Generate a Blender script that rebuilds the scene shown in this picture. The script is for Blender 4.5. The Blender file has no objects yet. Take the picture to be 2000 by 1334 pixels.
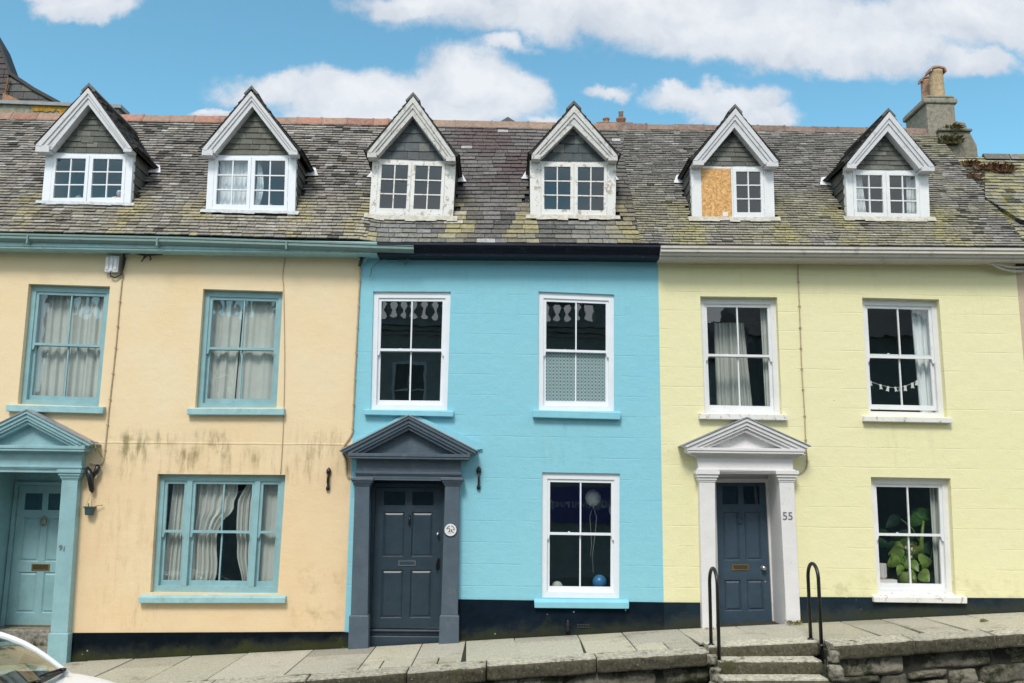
import bpy, bmesh, math, random
from mathutils import Vector, Matrix, noise as mnoise
from mathutils.geometry import tessellate_polygon
R = math.radians
PI = math.pi
scene = bpy.context.scene
COL = scene.collection

# ------------------------------------------------------------------ camera
F_PX = 1750.0
PITCH, YAW, ROLL = 0.17323, 0.012264, 0.012383
CAM = Vector((0.0, -13.0, 1.75))
_fw = Vector((math.sin(YAW) * math.cos(PITCH), math.cos(YAW) * math.cos(PITCH), math.sin(PITCH)))
_rt0 = Vector((math.cos(YAW), -math.sin(YAW), 0.0))
_up0 = _rt0.cross(_fw)
_rt = math.cos(ROLL) * _rt0 + math.sin(ROLL) * _up0
_up = -math.sin(ROLL) * _rt0 + math.cos(ROLL) * _up0
cam_data = bpy.data.cameras.new("camera")
cam_data.sensor_width = 36.0
cam_data.lens = 36.0 * F_PX / 2000.0
cam_data.clip_start = 0.1
cam_data.clip_end = 2000.0
cam = bpy.data.objects.new("camera", cam_data)
COL.objects.link(cam)
M3 = Matrix((_rt, _up, -_fw)).transposed()
cam.matrix_world = Matrix.Translation(CAM) @ M3.to_4x4()
scene.camera = cam


def ray(px, py):
    return _rt * ((px - 1000.0) / F_PX) - _up * ((py - 667.0) / F_PX) + _fw


def at(px, py, Y=0.0):
    """point of the plane y = Y that a measured photo point stands for"""
    d = ray(px, py)
    return CAM + d * ((Y - CAM.y) / d.y)


# ------------------------------------------------------------------ light
SUN_EL, SUN_AZ = R(50), R(195)        # azimuth clockwise from +Y: behind the photographer, a little left
sun_dir = Vector((math.sin(SUN_AZ) * math.cos(SUN_EL), math.cos(SUN_AZ) * math.cos(SUN_EL), math.sin(SUN_EL)))
sd = bpy.data.lights.new("sun", 'SUN')
sd.energy = 1.5
sd.angle = R(16)
sd.color = (1.0, 0.95, 0.88)
so = bpy.data.objects.new("sun", sd)
COL.objects.link(so)
so.location = sun_dir * 60
so.rotation_euler = sun_dir.to_track_quat('Z', 'Y').to_euler()

scene.view_settings.view_transform = 'Standard'
scene.view_settings.look = 'None'
scene.view_settings.gamma = 1.0
scene.view_settings.exposure = 0.90
SKY_STRENGTH = 0.1

world = bpy.data.worlds.new("World")
scene.world = world
world.use_nodes = True
wn = world.node_tree
wn.nodes.clear()


class NG:
    """tiny helper to chain shader nodes"""
    def __init__(self, tree):
        self.t = tree

    def new(self, typ, **kw):
        n = self.t.nodes.new(typ)
        for k, v in kw.items():
            setattr(n, k, v)
        return n

    def link(self, a, b):
        self.t.links.new(a, b)

    def _in(self, sock, v):
        if hasattr(v, 'is_linked') or isinstance(v, bpy.types.NodeSocket):
            self.t.links.new(v, sock)
        elif v is not None:
            try:
                sock.default_value = v
            except Exception:
                sock.default_value = (*v, 1.0)

    def math(self, op, a, b=None, c=None, clamp=False):
        n = self.new('ShaderNodeMath', operation=op, use_clamp=clamp)
        self._in(n.inputs[0], a)
        if b is not None:
            self._in(n.inputs[1], b)
        if c is not None:
            self._in(n.inputs[2], c)
        return n.outputs[0]

    def vmath(self, op, a, b=None):
        n = self.new('ShaderNodeVectorMath', operation=op)
        self._in(n.inputs[0], a)
        if b is not None:
            self._in(n.inputs[1], b)
        return n.outputs['Value'] if op in ('LENGTH', 'DOT_PRODUCT', 'DISTANCE') else n.outputs[0]

    def mix(self, fac, a, b, blend='MIX'):
        n = self.new('ShaderNodeMix', data_type='RGBA', blend_type=blend)
        n.clamp_factor = True
        self._in(n.inputs[0], fac)
        self._in(n.inputs[6], a)
        self._in(n.inputs[7], b)
        return n.outputs[2]

    def noise(self, vec, scale=1.0, detail=4.0, rough=0.5, out=0):
        n = self.new('ShaderNodeTexNoise')
        if vec is not None:
            self.link(vec, n.inputs['Vector'])
        n.inputs['Scale'].default_value = scale
        n.inputs['Detail'].default_value = detail
        n.inputs['Roughness'].default_value = rough
        return n.outputs[out]

    def smooth(self, v, a, b):
        n = self.new('ShaderNodeMapRange', interpolation_type='SMOOTHSTEP')
        self._in(n.inputs[0], v)
        n.inputs[1].default_value = a
        n.inputs[2].default_value = b
        n.inputs[3].default_value = 0.0
        n.inputs[4].default_value = 1.0
        return n.outputs[0]

    def lin(self, v, a, b, c, d):
        n = self.new('ShaderNodeMapRange')
        self._in(n.inputs[0], v)
        for i, x in enumerate((a, b, c, d)):
            n.inputs[i + 1].default_value = x
        return n.outputs[0]

    def scale(self, vec, s):
        n = self.new('ShaderNodeVectorMath', operation='MULTIPLY')
        self.link(vec, n.inputs[0])
        n.inputs[1].default_value = s
        return n.outputs[0]


g = NG(wn)
sky = g.new('ShaderNodeTexSky', sky_type='NISHITA')
sky.sun_disc = False
sky.sun_elevation = SUN_EL
sky.sun_rotation = SUN_AZ
sky.air_density = 1.0
sky.dust_density = 0.4
sky.ozone_density = 1.6
tc = g.new('ShaderNodeTexCoord')
sep = g.new('ShaderNodeSeparateXYZ')
g.link(tc.outputs['Generated'], sep.inputs[0])
dx, dy, dz = sep.outputs
ysafe = g.math('MAXIMUM', dy, 0.05)
comb = g.new('ShaderNodeCombineXYZ')
g._in(comb.inputs[0], g.math('DIVIDE', dx, ysafe))
g._in(comb.inputs[1], g.math('DIVIDE', dz, ysafe))
uv = comb.outputs[0]
# puffy edges: the lookup is pushed about by three sizes of noise
w1 = g.vmath('SUBTRACT', g.noise(uv, 9.0, 2.0, 0.5, 1), (0.5, 0.5, 0.5))
w2 = g.vmath('SUBTRACT', g.noise(uv, 26.0, 6.0, 0.6, 1), (0.5, 0.5, 0.5))
uvw = g.vmath('ADD', uv, g.scale(w1, (0.10, 0.06, 0)))
uvw = g.vmath('ADD', uvw, g.scale(w2, (0.05, 0.04, 0)))
# cloud banks: centre, half width, half height (as measured on the sky), weight
CLOUDS = [(1300, 20, 520, 62, 1.0), (1640, 92, 250, 50, .95), (1930, 35, 300, 62, .95), (860, 8, 190, 30, .9),
          (985, 88, 60, 20, .8), (1905, 124, 120, 30, .85), (1500, 60, 340, 60, 1.0),
          (905, 165, 118, 70, 1.05), (985, 195, 90, 55, 1.0), (700, 185, 190, 52, .95), (560, 175, 150, 36, .8), (800, 235, 260, 40, .9),
          (1440, 196, 108, 42, 1.0), (1350, 190, 80, 26, .9), (1490, 222, 90, 20, .9),
          (160, 16, 105, 34, .95), (100, 0, 60, 14, .8), (1204, 172, 46, 16, .62), (410, 214, 46, 12, .9), (1060, 246, 60, 12, .5)]
dens = None
top = None
for (cx, cy, rx, ry, wgt) in CLOUDS:
    d0 = ray(cx, cy)
    d1 = ray(cx + rx, cy)
    d2 = ray(cx, cy + ry)
    c = Vector((d0.x / d0.y, d0.z / d0.y, 0))
    ru = abs(d1.x / d1.y - c.x) * 1.25
    rv = abs(d2.z / d2.y - c.y) * 1.25
    v = g.vmath('MULTIPLY', g.vmath('SUBTRACT', uvw, c), (1.0 / ru, 1.0 / rv, 0.0))
    e = g.math('MULTIPLY', g.math('SUBTRACT', 1.0, g.vmath('LENGTH', v)), wgt)
    # billowing tops are lit, flat undersides are grey
    sv = g.new('ShaderNodeSeparateXYZ')
    g.link(v, sv.inputs[0])
    t = g.math('ADD', g.math('MULTIPLY', sv.outputs[1], 0.5), 0.5)
    dens = e if dens is None else g.math('SMOOTH_MAX', dens, e, 0.08)
    tt = g.math('MULTIPLY', g.math('MAXIMUM', e, 0.0), t)
    top = tt if top is None else g.math('MAXIMUM', top, tt)
fb = g.noise(uv, 40.0, 8.0, 0.62)
dens_front = g.math('ADD', dens, g.math('MULTIPLY', g.math('SUBTRACT', fb, 0.5), 0.42))
mask_front = g.smooth(dens_front, -0.02, 0.42)
# unseen half of the sky: cloud cover added behind the photographer to light the fronts
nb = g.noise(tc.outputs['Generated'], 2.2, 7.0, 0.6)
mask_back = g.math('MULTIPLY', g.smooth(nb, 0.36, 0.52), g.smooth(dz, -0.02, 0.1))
frontness = g.smooth(dy, 0.02, 0.22)
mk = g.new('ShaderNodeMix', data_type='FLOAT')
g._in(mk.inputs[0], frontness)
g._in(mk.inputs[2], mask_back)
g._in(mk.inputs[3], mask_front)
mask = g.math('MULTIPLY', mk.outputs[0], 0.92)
lit = g.math('ADD', g.math('MULTIPLY', top, 1.5), g.math('MULTIPLY', g.math('SUBTRACT', g.noise(uvw, 14.0, 7.0, 0.6), 0.42), 2.0), clamp=True)
CL_GREY = (3.35, 3.6, 4.05, 1)
CL_LIT = (4.85, 4.95, 5.1, 1)
cloudcol = g.mix(lit, CL_GREY, CL_LIT)
cloudcol = g.mix(frontness, (6.6, 6.7, 6.9, 1), cloudcol)      # unseen clouds behind the photographer, set brighter to light the fronts
skycol = g.mix(1.0, sky.outputs[0], (0.82, 1.24, 1.10, 1), 'MULTIPLY')
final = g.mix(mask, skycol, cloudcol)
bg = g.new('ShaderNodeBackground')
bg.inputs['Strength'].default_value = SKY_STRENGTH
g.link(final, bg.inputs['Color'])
wo = g.new('ShaderNodeOutputWorld')
g.link(bg.outputs[0], wo.inputs[0])


# ------------------------------------------------------------------ small tools
def srgb(r, gg, b, k=1.0):
    out = []
    for c in (r, gg, b):
        c = c / 255.0
        c = c / 12.92 if c <= 0.04045 else ((c + 0.055) / 1.055) ** 2.4
        out.append(c * k)
    return tuple(out)


def lerp(a, b, t):
    return a + (b - a) * t


def clamp(x, a=0.0, b=1.0):
    return max(a, min(b, x))


def sstep(x, a, b):
    t = clamp((x - a) / (b - a))
    return t * t * (3 - 2 * t)


def interp(x, pts):
    if x <= pts[0][0]:
        (x0, y0), (x1, y1) = pts[0], pts[1]
    elif x >= pts[-1][0]:
        (x0, y0), (x1, y1) = pts[-2], pts[-1]
    else:
        for (x0, y0), (x1, y1) in zip(pts, pts[1:]):
            if x0 <= x <= x1:
                break
    return y0 + (y1 - y0) * (x - x0) / (x1 - x0)


ORIGIN = {}


class MB:
    """collects faces (world coordinates), then links them as ONE mesh object"""
    def __init__(self):
        self.v = []
        self.f = []
        self.c = []
        self.has_col = False
        self.uv = {}

    def face(self, pts, col=None):
        n = len(self.v)
        self.v.extend([Vector(p) for p in pts])
        self.f.append(list(range(n, n + len(pts))))
        self.c.append(col)
        if col is not None:
            self.has_col = True

    def hexa(self, p, col=None):
        """8 corners: 0-3 front (TL,TR,BR,BL), 4-7 back"""
        n = len(self.v)
        self.v.extend([Vector(q) for q in p])
        for q in ((3, 2, 1, 0), (4, 5, 6, 7), (0, 1, 5, 4), (1, 2, 6, 5), (2, 3, 7, 6), (3, 0, 4, 7)):
            self.f.append([n + i for i in q])
            self.c.append(col)
        if col is not None:
            self.has_col = True

    def box(self, x0, x1, y0, y1, z0, z1, col=None):
        self.hexa([(x0, y0, z1), (x1, y0, z1), (x1, y0, z0), (x0, y0, z0),
                   (x0, y1, z1), (x1, y1, z1), (x1, y1, z0), (x0, y1, z0)], col)

    def prism(self, pts, y0, y1, col=None):
        """polygon of points (x, z) extruded from y0 (front) to y1"""
        a = [Vector((p[0], y0, p[1])) for p in pts]
        b = [Vector((p[0], y1, p[1])) for p in pts]
        self.loft(a, b, col)

    def loft(self, a, b, col=None, caps=True):
        n = len(self.v)
        k = len(a)
        self.v.extend([Vector(p) for p in a])
        self.v.extend([Vector(p) for p in b])
        for i in range(k):
            j = (i + 1) % k
            self.f.append([n + i, n + j, n + k + j, n + k + i])
            self.c.append(col)
        if caps:
            self.f.append([n + i for i in range(k)][::-1])
            self.f.append([n + k + i for i in range(k)])
            self.c.extend([col, col])
        if col is not None:
            self.has_col = True

    def sweep_x(self, prof, ends, col=None):
        """profile of (y, dz) pairs swept between stations (x, z)"""
        rings = [[Vector((x, y, z + dz)) for (y, dz) in prof] for (x, z) in ends]
        for a, b in zip(rings, rings[1:]):
            self.loft(a, b, col, caps=False)
        self.face(rings[0], col)
        self.face(rings[-1][::-1], col)

    def tube(self, pts, r, seg=8, col=None, closed_ends=True):
        pts = [Vector(p) for p in pts]
        rs = r if isinstance(r, (list, tuple)) else [r] * len(pts)
        rings = []
        prev = None
        for i, p in enumerate(pts):
            t = (pts[min(i + 1, len(pts) - 1)] - pts[max(i - 1, 0)])
            if t.length < 1e-9:
                t = Vector((0, 0, 1))
            t.normalize()
            ref = prev if prev is not None else (Vector((0, 1, 0)) if abs(t.y) < 0.9 else Vector((1, 0, 0)))
            a = t.cross(ref)
            if a.length < 1e-6:
                a = t.cross(Vector((1, 0, 0)))
            a.normalize()
            b = a.cross(t)
            b.normalize()
            prev = b
            rings.append([p + (a * math.cos(2 * PI * k / seg) + b * math.sin(2 * PI * k / seg)) * rs[i] for k in range(seg)])
        n = len(self.v)
        for rg in rings:
            self.v.extend(rg)
        for i in range(len(rings) - 1):
            for k in range(seg):
                j = (k + 1) % seg
                self.f.append([n + i * seg + k, n + i * seg + j, n + (i + 1) * seg + j, n + (i + 1) * seg + k])
                self.c.append(col)
        if closed_ends:
            self.f.append([n + k for k in range(seg)][::-1])
            self.f.append([n + (len(rings) - 1) * seg + k for k in range(seg)])
            self.c.extend([col, col])
        if col is not None:
            self.has_col = True

    def lathe(self, base, prof, seg=20, axis='Z', col=None):
        """profile of (radius, height) turned about an axis through base"""
        base = Vector(base)
        rings = []
        for (r, h) in prof:
            ring = []
            for k in range(seg):
                a = 2 * PI * k / seg
                if axis == 'Z':
                    ring.append(base + Vector((r * math.cos(a), r * math.sin(a), h)))
                elif axis == 'Y':
                    ring.append(base + Vector((r * math.cos(a), h, r * math.sin(a))))
                else:
                    ring.append(base + Vector((h, r * math.cos(a), r * math.sin(a))))
            rings.append(ring)
        n = len(self.v)
        for rg in rings:
            self.v.extend(rg)
        for i in range(len(rings) - 1):
            for k in range(seg):
                j = (k + 1) % seg
                self.f.append([n + i * seg + k, n + i * seg + j, n + (i + 1) * seg + j, n + (i + 1) * seg + k])
                self.c.append(col)
        self.f.append([n + k for k in range(seg)][::-1])
        self.f.append([n + (len(rings) - 1) * seg + k for k in range(seg)])
        self.c.extend([col, col])
        if col is not None:
            self.has_col = True

    def build(self, name, mat, parent=None, smooth=False, fix=True, loc=None):
        L = Vector((0, 0, 0))
        if parent is not None:
            L = ORIGIN.get(parent.name, L)
        elif loc is not None:
            L = Vector(loc)
        me = bpy.data.meshes.new(name)
        me.from_pydata([tuple(p - L) for p in self.v], [], self.f)
        if self.has_col:
            ca = me.attributes.new("col", 'FLOAT_COLOR', 'CORNER')
            vals = []
            for p, c in zip(me.polygons, self.c):
                c = c or (0.5, 0.5, 0.5)
                vals.extend([c[0], c[1], c[2], 1.0] * p.loop_total)
            ca.data.foreach_set("color", vals)
        if fix:
            bm = bmesh.new()
            bm.from_mesh(me)
            bmesh.ops.recalc_face_normals(bm, faces=bm.faces)
            bm.to_mesh(me)
            bm.free()
        if smooth:
            me.polygons.foreach_set("use_smooth", [True] * len(me.polygons))
        me.update()
        if mat is not None:
            me.materials.append(mat)
        o = bpy.data.objects.new(name, me)
        COL.objects.link(o)
        if parent is not None:
            o.parent = parent
        else:
            o.location = L
        ORIGIN[o.name] = L
        return o


def tag(o, label=None, cat=None, group=None, kind=None):
    if label:
        o["label"] = label
    if cat:
        o["category"] = cat
    if group:
        o["group"] = group
    if kind:
        o["kind"] = kind
    return o


def thing(name, loc, label, cat, group=None):
    o = bpy.data.objects.new(name, None)
    o.empty_display_size = 0.2
    COL.objects.link(o)
    o.location = loc
    ORIGIN[o.name] = Vector(loc)
    return tag(o, label, cat, group)


def bevel(o, w=0.006, seg=2, angle=35):
    m = o.modifiers.new("bevel", 'BEVEL')
    m.width = w
    m.segments = seg
    m.limit_method = 'ANGLE'
    m.angle_limit = R(angle)
    return o


def text_obj(name, body, size, loc, mat, parent=None, rot=(PI / 2, 0, 0), extrude=0.004, align='CENTER'):
    cu = bpy.data.curves.new(name, 'FONT')
    cu.body = body
    cu.size = size
    cu.extrude = extrude
    cu.align_x = align
    cu.align_y = 'CENTER'
    o = bpy.data.objects.new(name, cu)
    cu.materials.append(mat)
    COL.objects.link(o)
    L = Vector((0, 0, 0))
    if parent is not None:
        o.parent = parent
        L = ORIGIN.get(parent.name, L)
    me = bpy.data.meshes.new_from_object(o)
    bpy.data.objects.remove(o)
    o = bpy.data.objects.new(name, me)
    COL.objects.link(o)
    if parent is not None:
        o.parent = parent
    o.location = Vector(loc) - L
    o.rotation_euler = rot
    return o


# ------------------------------------------------------------------ materials
def base_mat(name):
    m = bpy.data.materials.new(name)
    m.use_nodes = True
    nt = m.node_tree
    gg = NG(nt)
    b = nt.nodes['Principled BSDF']
    geo = gg.new('ShaderNodeNewGeometry')
    return m, gg, b, geo.outputs['Position']


def bump(gg, b, height, strength=0.3, dist=0.01):
    n = gg.new('ShaderNodeBump')
    n.inputs['Strength'].default_value = strength
    n.inputs['Distance'].default_value = dist
    gg.link(height, n.inputs['Height'])
    gg.link(n.outputs[0], b.inputs['Normal'])
    return n


def simple(name, col, rough=0.5, var=0.12, scale=6.0, bump_s=0.15, bump_scale=60.0, metallic=0.0, dirt=None, dirt_amt=0.0, dirt_scale=8.0, spec=0.5):
    """a painted or plain surface: slightly uneven colour, fine bump, optional dirt patches"""
    m, gg, b, pos = base_mat(name)
    n1 = gg.noise(pos, scale, 5.0, 0.6)
    fac = gg.lin(n1, 0.3, 0.7, 0.0, 1.0)
    c0 = tuple(c * (1 - var) for c in col)
    c1 = tuple(min(1, c * (1 + var)) for c in col)
    c = gg.mix(fac, (*c0, 1), (*c1, 1))
    if dirt is not None:
        dn = gg.noise(pos, dirt_scale, 8.0, 0.7)
        c = gg.mix(gg.math('MULTIPLY', gg.smooth(dn, 0.52, 0.68), dirt_amt), c, (*dirt, 1))
    gg.link(c, b.inputs['Base Color'])
    b.inputs['Roughness'].default_value = rough
    b.inputs['Metallic'].default_value = metallic
    b.inputs['Specular IOR Level'].default_value = spec
    if bump_s:
        bump(gg, b, gg.noise(pos, bump_scale, 4.0, 0.6), bump_s, 0.01)
    return m


def attr_mat(name, rough=0.8, fine=25.0, amt=0.35, bump_s=0.4, bump_scale=50.0, lichen=None, lichen_lo=0.6, lichen_hi=0.72, spec=0.3,
             moss=None, moss_lo=0.6, moss_hi=0.7, moss_scale=3.0):
    """colour from the mesh's own 'col' (each slate or stone has its own), mottled by fine noise"""
    m, gg, b, pos = base_mat(name)
    at_ = gg.new('ShaderNodeAttribute')
    at_.attribute_name = "col"
    n1 = gg.noise(pos, fine, 6.0, 0.7)
    k = gg.lin(n1, 0.25, 0.75, 1.0 - amt, 1.0 + amt)
    cc = gg.new('ShaderNodeVectorMath', operation='SCALE')
    gg.link(at_.outputs['Color'], cc.inputs[0])
    gg.link(k, cc.inputs['Scale'])
    c = cc.outputs[0]
    if lichen is not None:
        ln = gg.noise(pos, fine * 1.3, 6.0, 0.75)
        c = gg.mix(gg.smooth(ln, lichen_lo, lichen_hi), c, (*lichen, 1))
    if moss is not None:
        ln = gg.noise(pos, moss_scale, 9.0, 0.72)
        c = gg.mix(gg.smooth(ln, moss_lo, moss_hi), c, (*moss, 1))
    gg.link(c, b.inputs['Base Color'])
    b.inputs['Roughness'].default_value = rough
    b.inputs['Specular IOR Level'].default_value = spec
    bump(gg, b, gg.noise(pos, bump_scale, 6.0, 0.7), bump_s, 0.01)
    return m


def render_wall(name, col, var, course=None, z_off=0.0, stain=None, mottle=0.06):
    """painted stucco: trowelled unevenness, hairlines, scored courses, stains with a place of their own"""
    m, gg, b, pos = base_mat(name)
    sx = gg.new('ShaderNodeSeparateXYZ')
    gg.link(pos, sx.inputs[0])
    X, Y, Z = sx.outputs
    big = gg.noise(pos, 0.9, 5.0, 0.55)
    c = gg.mix(gg.lin(big, 0.3, 0.7, 0, 1), (*col, 1), (*var, 1))
    mid = gg.noise(pos, 7.0, 6.0, 0.65)
    c = gg.mix(gg.math('MULTIPLY', gg.smooth(mid, 0.5, 0.75), mottle * 4), c, tuple(x * 0.86 for x in col) + (1,))
    h = gg.math('ADD', gg.math('MULTIPLY', gg.noise(pos, 5.0, 5.0, 0.6), 0.9), gg.math('MULTIPLY', gg.noise(pos, 45.0, 4.0, 0.6), 0.22))
    # trowel ridges: stretched noise
    h = gg.math('ADD', h, gg.math('MULTIPLY', gg.noise(gg.scale(pos, (3.0, 1.0, 14.0)), 1.0, 5.0, 0.6), 0.22))
    if course:
        wob = gg.math('MULTIPLY', gg.math('SUBTRACT', gg.noise(pos, 2.5, 3.0, 0.5), 0.5), 0.022)
        zz = gg.math('ADD', gg.math('ADD', Z, wob), z_off)
        fr = gg.math('PINGPONG', zz, course / 2.0)
        ln = gg.math('SUBTRACT', 1.0, gg.smooth(fr, 0.002, 0.011))
        brk = gg.smooth(gg.noise(gg.scale(pos, (1.6, 1.0, 4.0)), 1.0, 4.0, 0.6), 0.42, 0.58)
        ln = gg.math('MULTIPLY', ln, brk)
        h = gg.math('SUBTRACT', h, gg.math('MULTIPLY', ln, 0.30))
        c = gg.mix(gg.math('MULTIPLY', ln, 0.16), c, tuple(x * 0.72 for x in col) + (1,))
    # small knocks and specks
    sp = gg.new('ShaderNodeTexVoronoi')
    gg.link(pos, sp.inputs['Vector'])
    sp.inputs['Scale'].default_value = 1.9
    spm = gg.math('SUBTRACT', 1.0, gg.smooth(sp.outputs['Distance'], 0.012, 0.03))
    c = gg.mix(gg.math('MULTIPLY', spm, 0.75), c, (0.12, 0.11, 0.09, 1))
    if stain:
        for (x0, x1, z0, z1, colr, amt, kind) in stain:
            fx = gg.math('MULTIPLY', gg.smooth(X, x0 - 0.25, x0 + 0.25), gg.math('SUBTRACT', 1.0, gg.smooth(X, x1 - 0.25, x1 + 0.25)))
            fz = gg.math('MULTIPLY', gg.smooth(Z, z0 - 0.12, z0 + 0.1), gg.math('SUBTRACT', 1.0, gg.smooth(Z, z1 - 0.1, z1 + 0.12)))
            st = gg.noise(gg.scale(pos, (9.0, 1.0, 1.5) if kind == 'run' else (4.0, 4.0, 4.0)), 1.0, 7.0, 0.68)
            mk_ = gg.math('MULTIPLY', gg.math('MULTIPLY', fx, fz), gg.smooth(st, 0.45, 0.68))
            mk_ = gg.math('MULTIPLY', mk_, gg.lin(gg.noise(pos, 2.3, 4.0, 0.6), 0.38, 0.6, 0.15, 1.0))
            if kind == 'wash':
                mk_ = gg.math('MULTIPLY', gg.math('MULTIPLY', fx, gg.math('SUBTRACT', 1.0, gg.smooth(Z, z1 - 0.9, z1 + 0.5))), gg.lin(gg.noise(pos, 1.3, 5.0, 0.6), 0.3, 0.65, 0.25, 1.0))
            c = gg.mix(gg.math('MULTIPLY', mk_, amt), c, (*colr, 1))
    gg.link(c, b.inputs['Base Color'])
    b.inputs['Roughness'].default_value = 0.72
    b.inputs['Specular IOR Level'].default_value = 0.25
    bump(gg, b, h, 0.34, 0.03)
    return m


def weathered_paint(name, col, under, amt=0.5, scale=9.0, rough=0.5, lo=0.55, hi=0.62):
    """paint that has flaked in patches, showing what lies under it"""
    m, gg, b, pos = base_mat(name)
    n1 = gg.noise(pos, 3.0, 5.0, 0.6)
    c = gg.mix(gg.lin(n1, 0.3, 0.7, 0, 1), tuple(x * 0.9 for x in col) + (1,), (*col, 1))
    fl = gg.noise(gg.scale(pos, (1.0, 1.0, 0.7)), scale, 9.0, 0.75)
    mk_ = gg.math('MULTIPLY', gg.smooth(fl, lo, hi), amt)
    c = gg.mix(mk_, c, (*under, 1))
    gg.link(c, b.inputs['Base Color'])
    b.inputs['Roughness'].default_value = rough
    b.inputs['Specular IOR Level'].default_value = 0.35
    bump(gg, b, gg.math('SUBTRACT', gg.noise(pos, 30.0, 4.0, 0.6), mk_), 0.3, 0.01)
    return m


def glass_mat(name, tint=(0.93, 0.97, 0.96), ior=2.0, wav=0.04):
    """old window glass: lets the room show, mirrors the street, slightly wavy"""
    m = bpy.data.materials.new(name)
    m.use_nodes = True
    nt = m.node_tree
    nt.nodes.clear()
    gg = NG(nt)
    out = gg.new('ShaderNodeOutputMaterial')
    mixs = gg.new('ShaderNodeMixShader')
    tr = gg.new('ShaderNodeBsdfTransparent')
    tr.inputs[0].default_value = (*tint, 1)
    gl = gg.new('ShaderNodeBsdfGlossy')
    gl.inputs['Roughness'].default_value = 0.0
    gl.inputs['Color'].default_value = (0.95, 0.98, 1.0, 1)
    lw = gg.new('ShaderNodeLayerWeight')
    f0 = ((ior - 1) / (ior + 1)) ** 2
    frv = gg.math('ADD', gg.math('MULTIPLY', gg.math('POWER', lw.outputs['Facing'], 5.0), 1 - f0), f0)
    geo = gg.new('ShaderNodeNewGeometry')
    bn = gg.new('ShaderNodeBump')
    bn.inputs['Strength'].default_value = wav
    bn.inputs['Distance'].default_value = 0.05
    gg.link(gg.noise(geo.outputs['Position'], 2.6, 2.0, 0.5), bn.inputs['Height'])
    gg.link(bn.outputs[0], gl.inputs['Normal'])
    gg.link(frv, mixs.inputs[0])
    gg.link(tr.outputs[0], mixs.inputs[1])
    gg.link(gl.outputs[0], mixs.inputs[2])
    gg.link(mixs.outputs[0], out.inputs[0])
    return m


M = {}
MOSS_GREEN = (0.10, 0.11, 0.03)
ORANGE = (0.765, 0.645, 0.44)
XLEFT = -10.5
_s1, _s2 = at(235, 848), at(555, 925)
_s3, _s4 = at(570, 835), at(668, 885)
M['orange_wall'] = render_wall('orange_render', ORANGE, (0.77, 0.59, 0.355), None, 0, [
    (XLEFT, -1.9, -1.2, 2.45, (0.735, 0.54, 0.33), 0.9, 'wash'), (_s1.x - .1, _s2.x - 0.6, _s2.z + 0.22, _s1.z + .02, (0.33, 0.28, 0.13), 0.75, 'blot'), (_s1.x, _s2.x - 0.7, _s2.z + 0.2, _s1.z + .03, (0.14, 0.13, 0.055), 0.95, 'run'), (_s3.x + 0.1, _s4.x - 0.1, _s4.z, _s3.z, (0.17, 0.15, 0.06), 0.95, 'run'),
    (_s1.x, _s4.x, _s2.z - 0.1, _s1.z - 0.2, (0.34, 0.25, 0.12), 0.8, 'run'),
    (-2.85, -2.2, -0.1, 0.75, (0.30, 0.23, 0.10), 0.6, 'blot'), (-5.6, -4.6, -0.1, 1.7, (0.46, 0.31, 0.15), 0.5, 'run')])
BLUE = (0.235, 0.545, 0.66)
def under_sill(px0, px1, py, drop, col, amt):
    a, b = at(px0, py), at(px1, py)
    return (a.x + .15, b.x - .15, a.z - drop, a.z - .02, col, amt, 'run')


BLUE_ST = [under_sill(712, 884, 812, .5, (0.17, 0.40, 0.46), .35), under_sill(1042, 1212, 818, .7, (0.17, 0.40, 0.46), .4),
           under_sill(700, 1290, 515, .9, (0.19, 0.45, 0.52), .25), under_sill(900, 1296, 930, 1.9, (0.30, 0.60, 0.68), .3)]
YEL_ST = [under_sill(1690, 1860, 825, .7, (0.60, 0.56, 0.34), .5), under_sill(1290, 1995, 520, .8, (0.66, 0.62, 0.37), .35), under_sill(1300, 1370, 1050, .8, (0.6, 0.55, 0.33), .4)]
M['blue_wall'] = render_wall('blue_render', BLUE, (0.255, 0.56, 0.65), 0.30, 0.07, BLUE_ST, 0.05)
YELLOW = (0.76, 0.725, 0.43)
M['yellow_wall'] = render_wall('yellow_render', YELLOW, (0.77, 0.725, 0.455), 0.285, 0.03, YEL_ST + [
    (4.4, 7.5, 0.3, 0.75, (0.42, 0.37, 0.2), 0.55, 'blot')], 0.05)
M['buff_wall'] = render_wall('buff_render', (0.55, 0.42, 0.30), (0.5, 0.4, 0.3))
M['teal'] = simple('teal_paint', (0.245, 0.42, 0.455), 0.42, 0.10, 5.0, 0.12, 60, dirt=(0.22, 0.3, 0.27), dirt_amt=0.35)
M['teal_light'] = simple('teal_sill_paint', (0.30, 0.50, 0.53), 0.5, 0.12, 6.0, 0.2, 60, dirt=(0.2, 0.28, 0.25), dirt_amt=0.5)
M['sky_paint'] = simple('sky_blue_paint', (0.23, 0.54, 0.65), 0.5, 0.05, 5.0, 0.12, 50)
M['slate_blue'] = simple('slate_blue_paint', (0.078, 0.108, 0.14), 0.42, 0.12, 5.0, 0.15, 60, dirt=(0.14, 0.15, 0.155), dirt_amt=0.5, dirt_scale=7.0)
M['door_slate'] = simple('dark_slate_blue_door_paint', (0.024, 0.044, 0.063), 0.4, 0.14, 5.0, 0.12, 60, dirt=(0.05, 0.06, 0.065), dirt_amt=0.5, dirt_scale=6.0)
M['door_blue'] = simple('blue_grey_door_paint', (0.036, 0.066, 0.098), 0.45, 0.14, 5.0, 0.12, 60, dirt=(0.06, 0.085, 0.11), dirt_amt=0.5, dirt_scale=6.0)
M['white'] = simple('white_gloss_paint', (0.76, 0.79, 0.83), 0.35, 0.03, 5.0, 0.05, 60)
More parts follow.
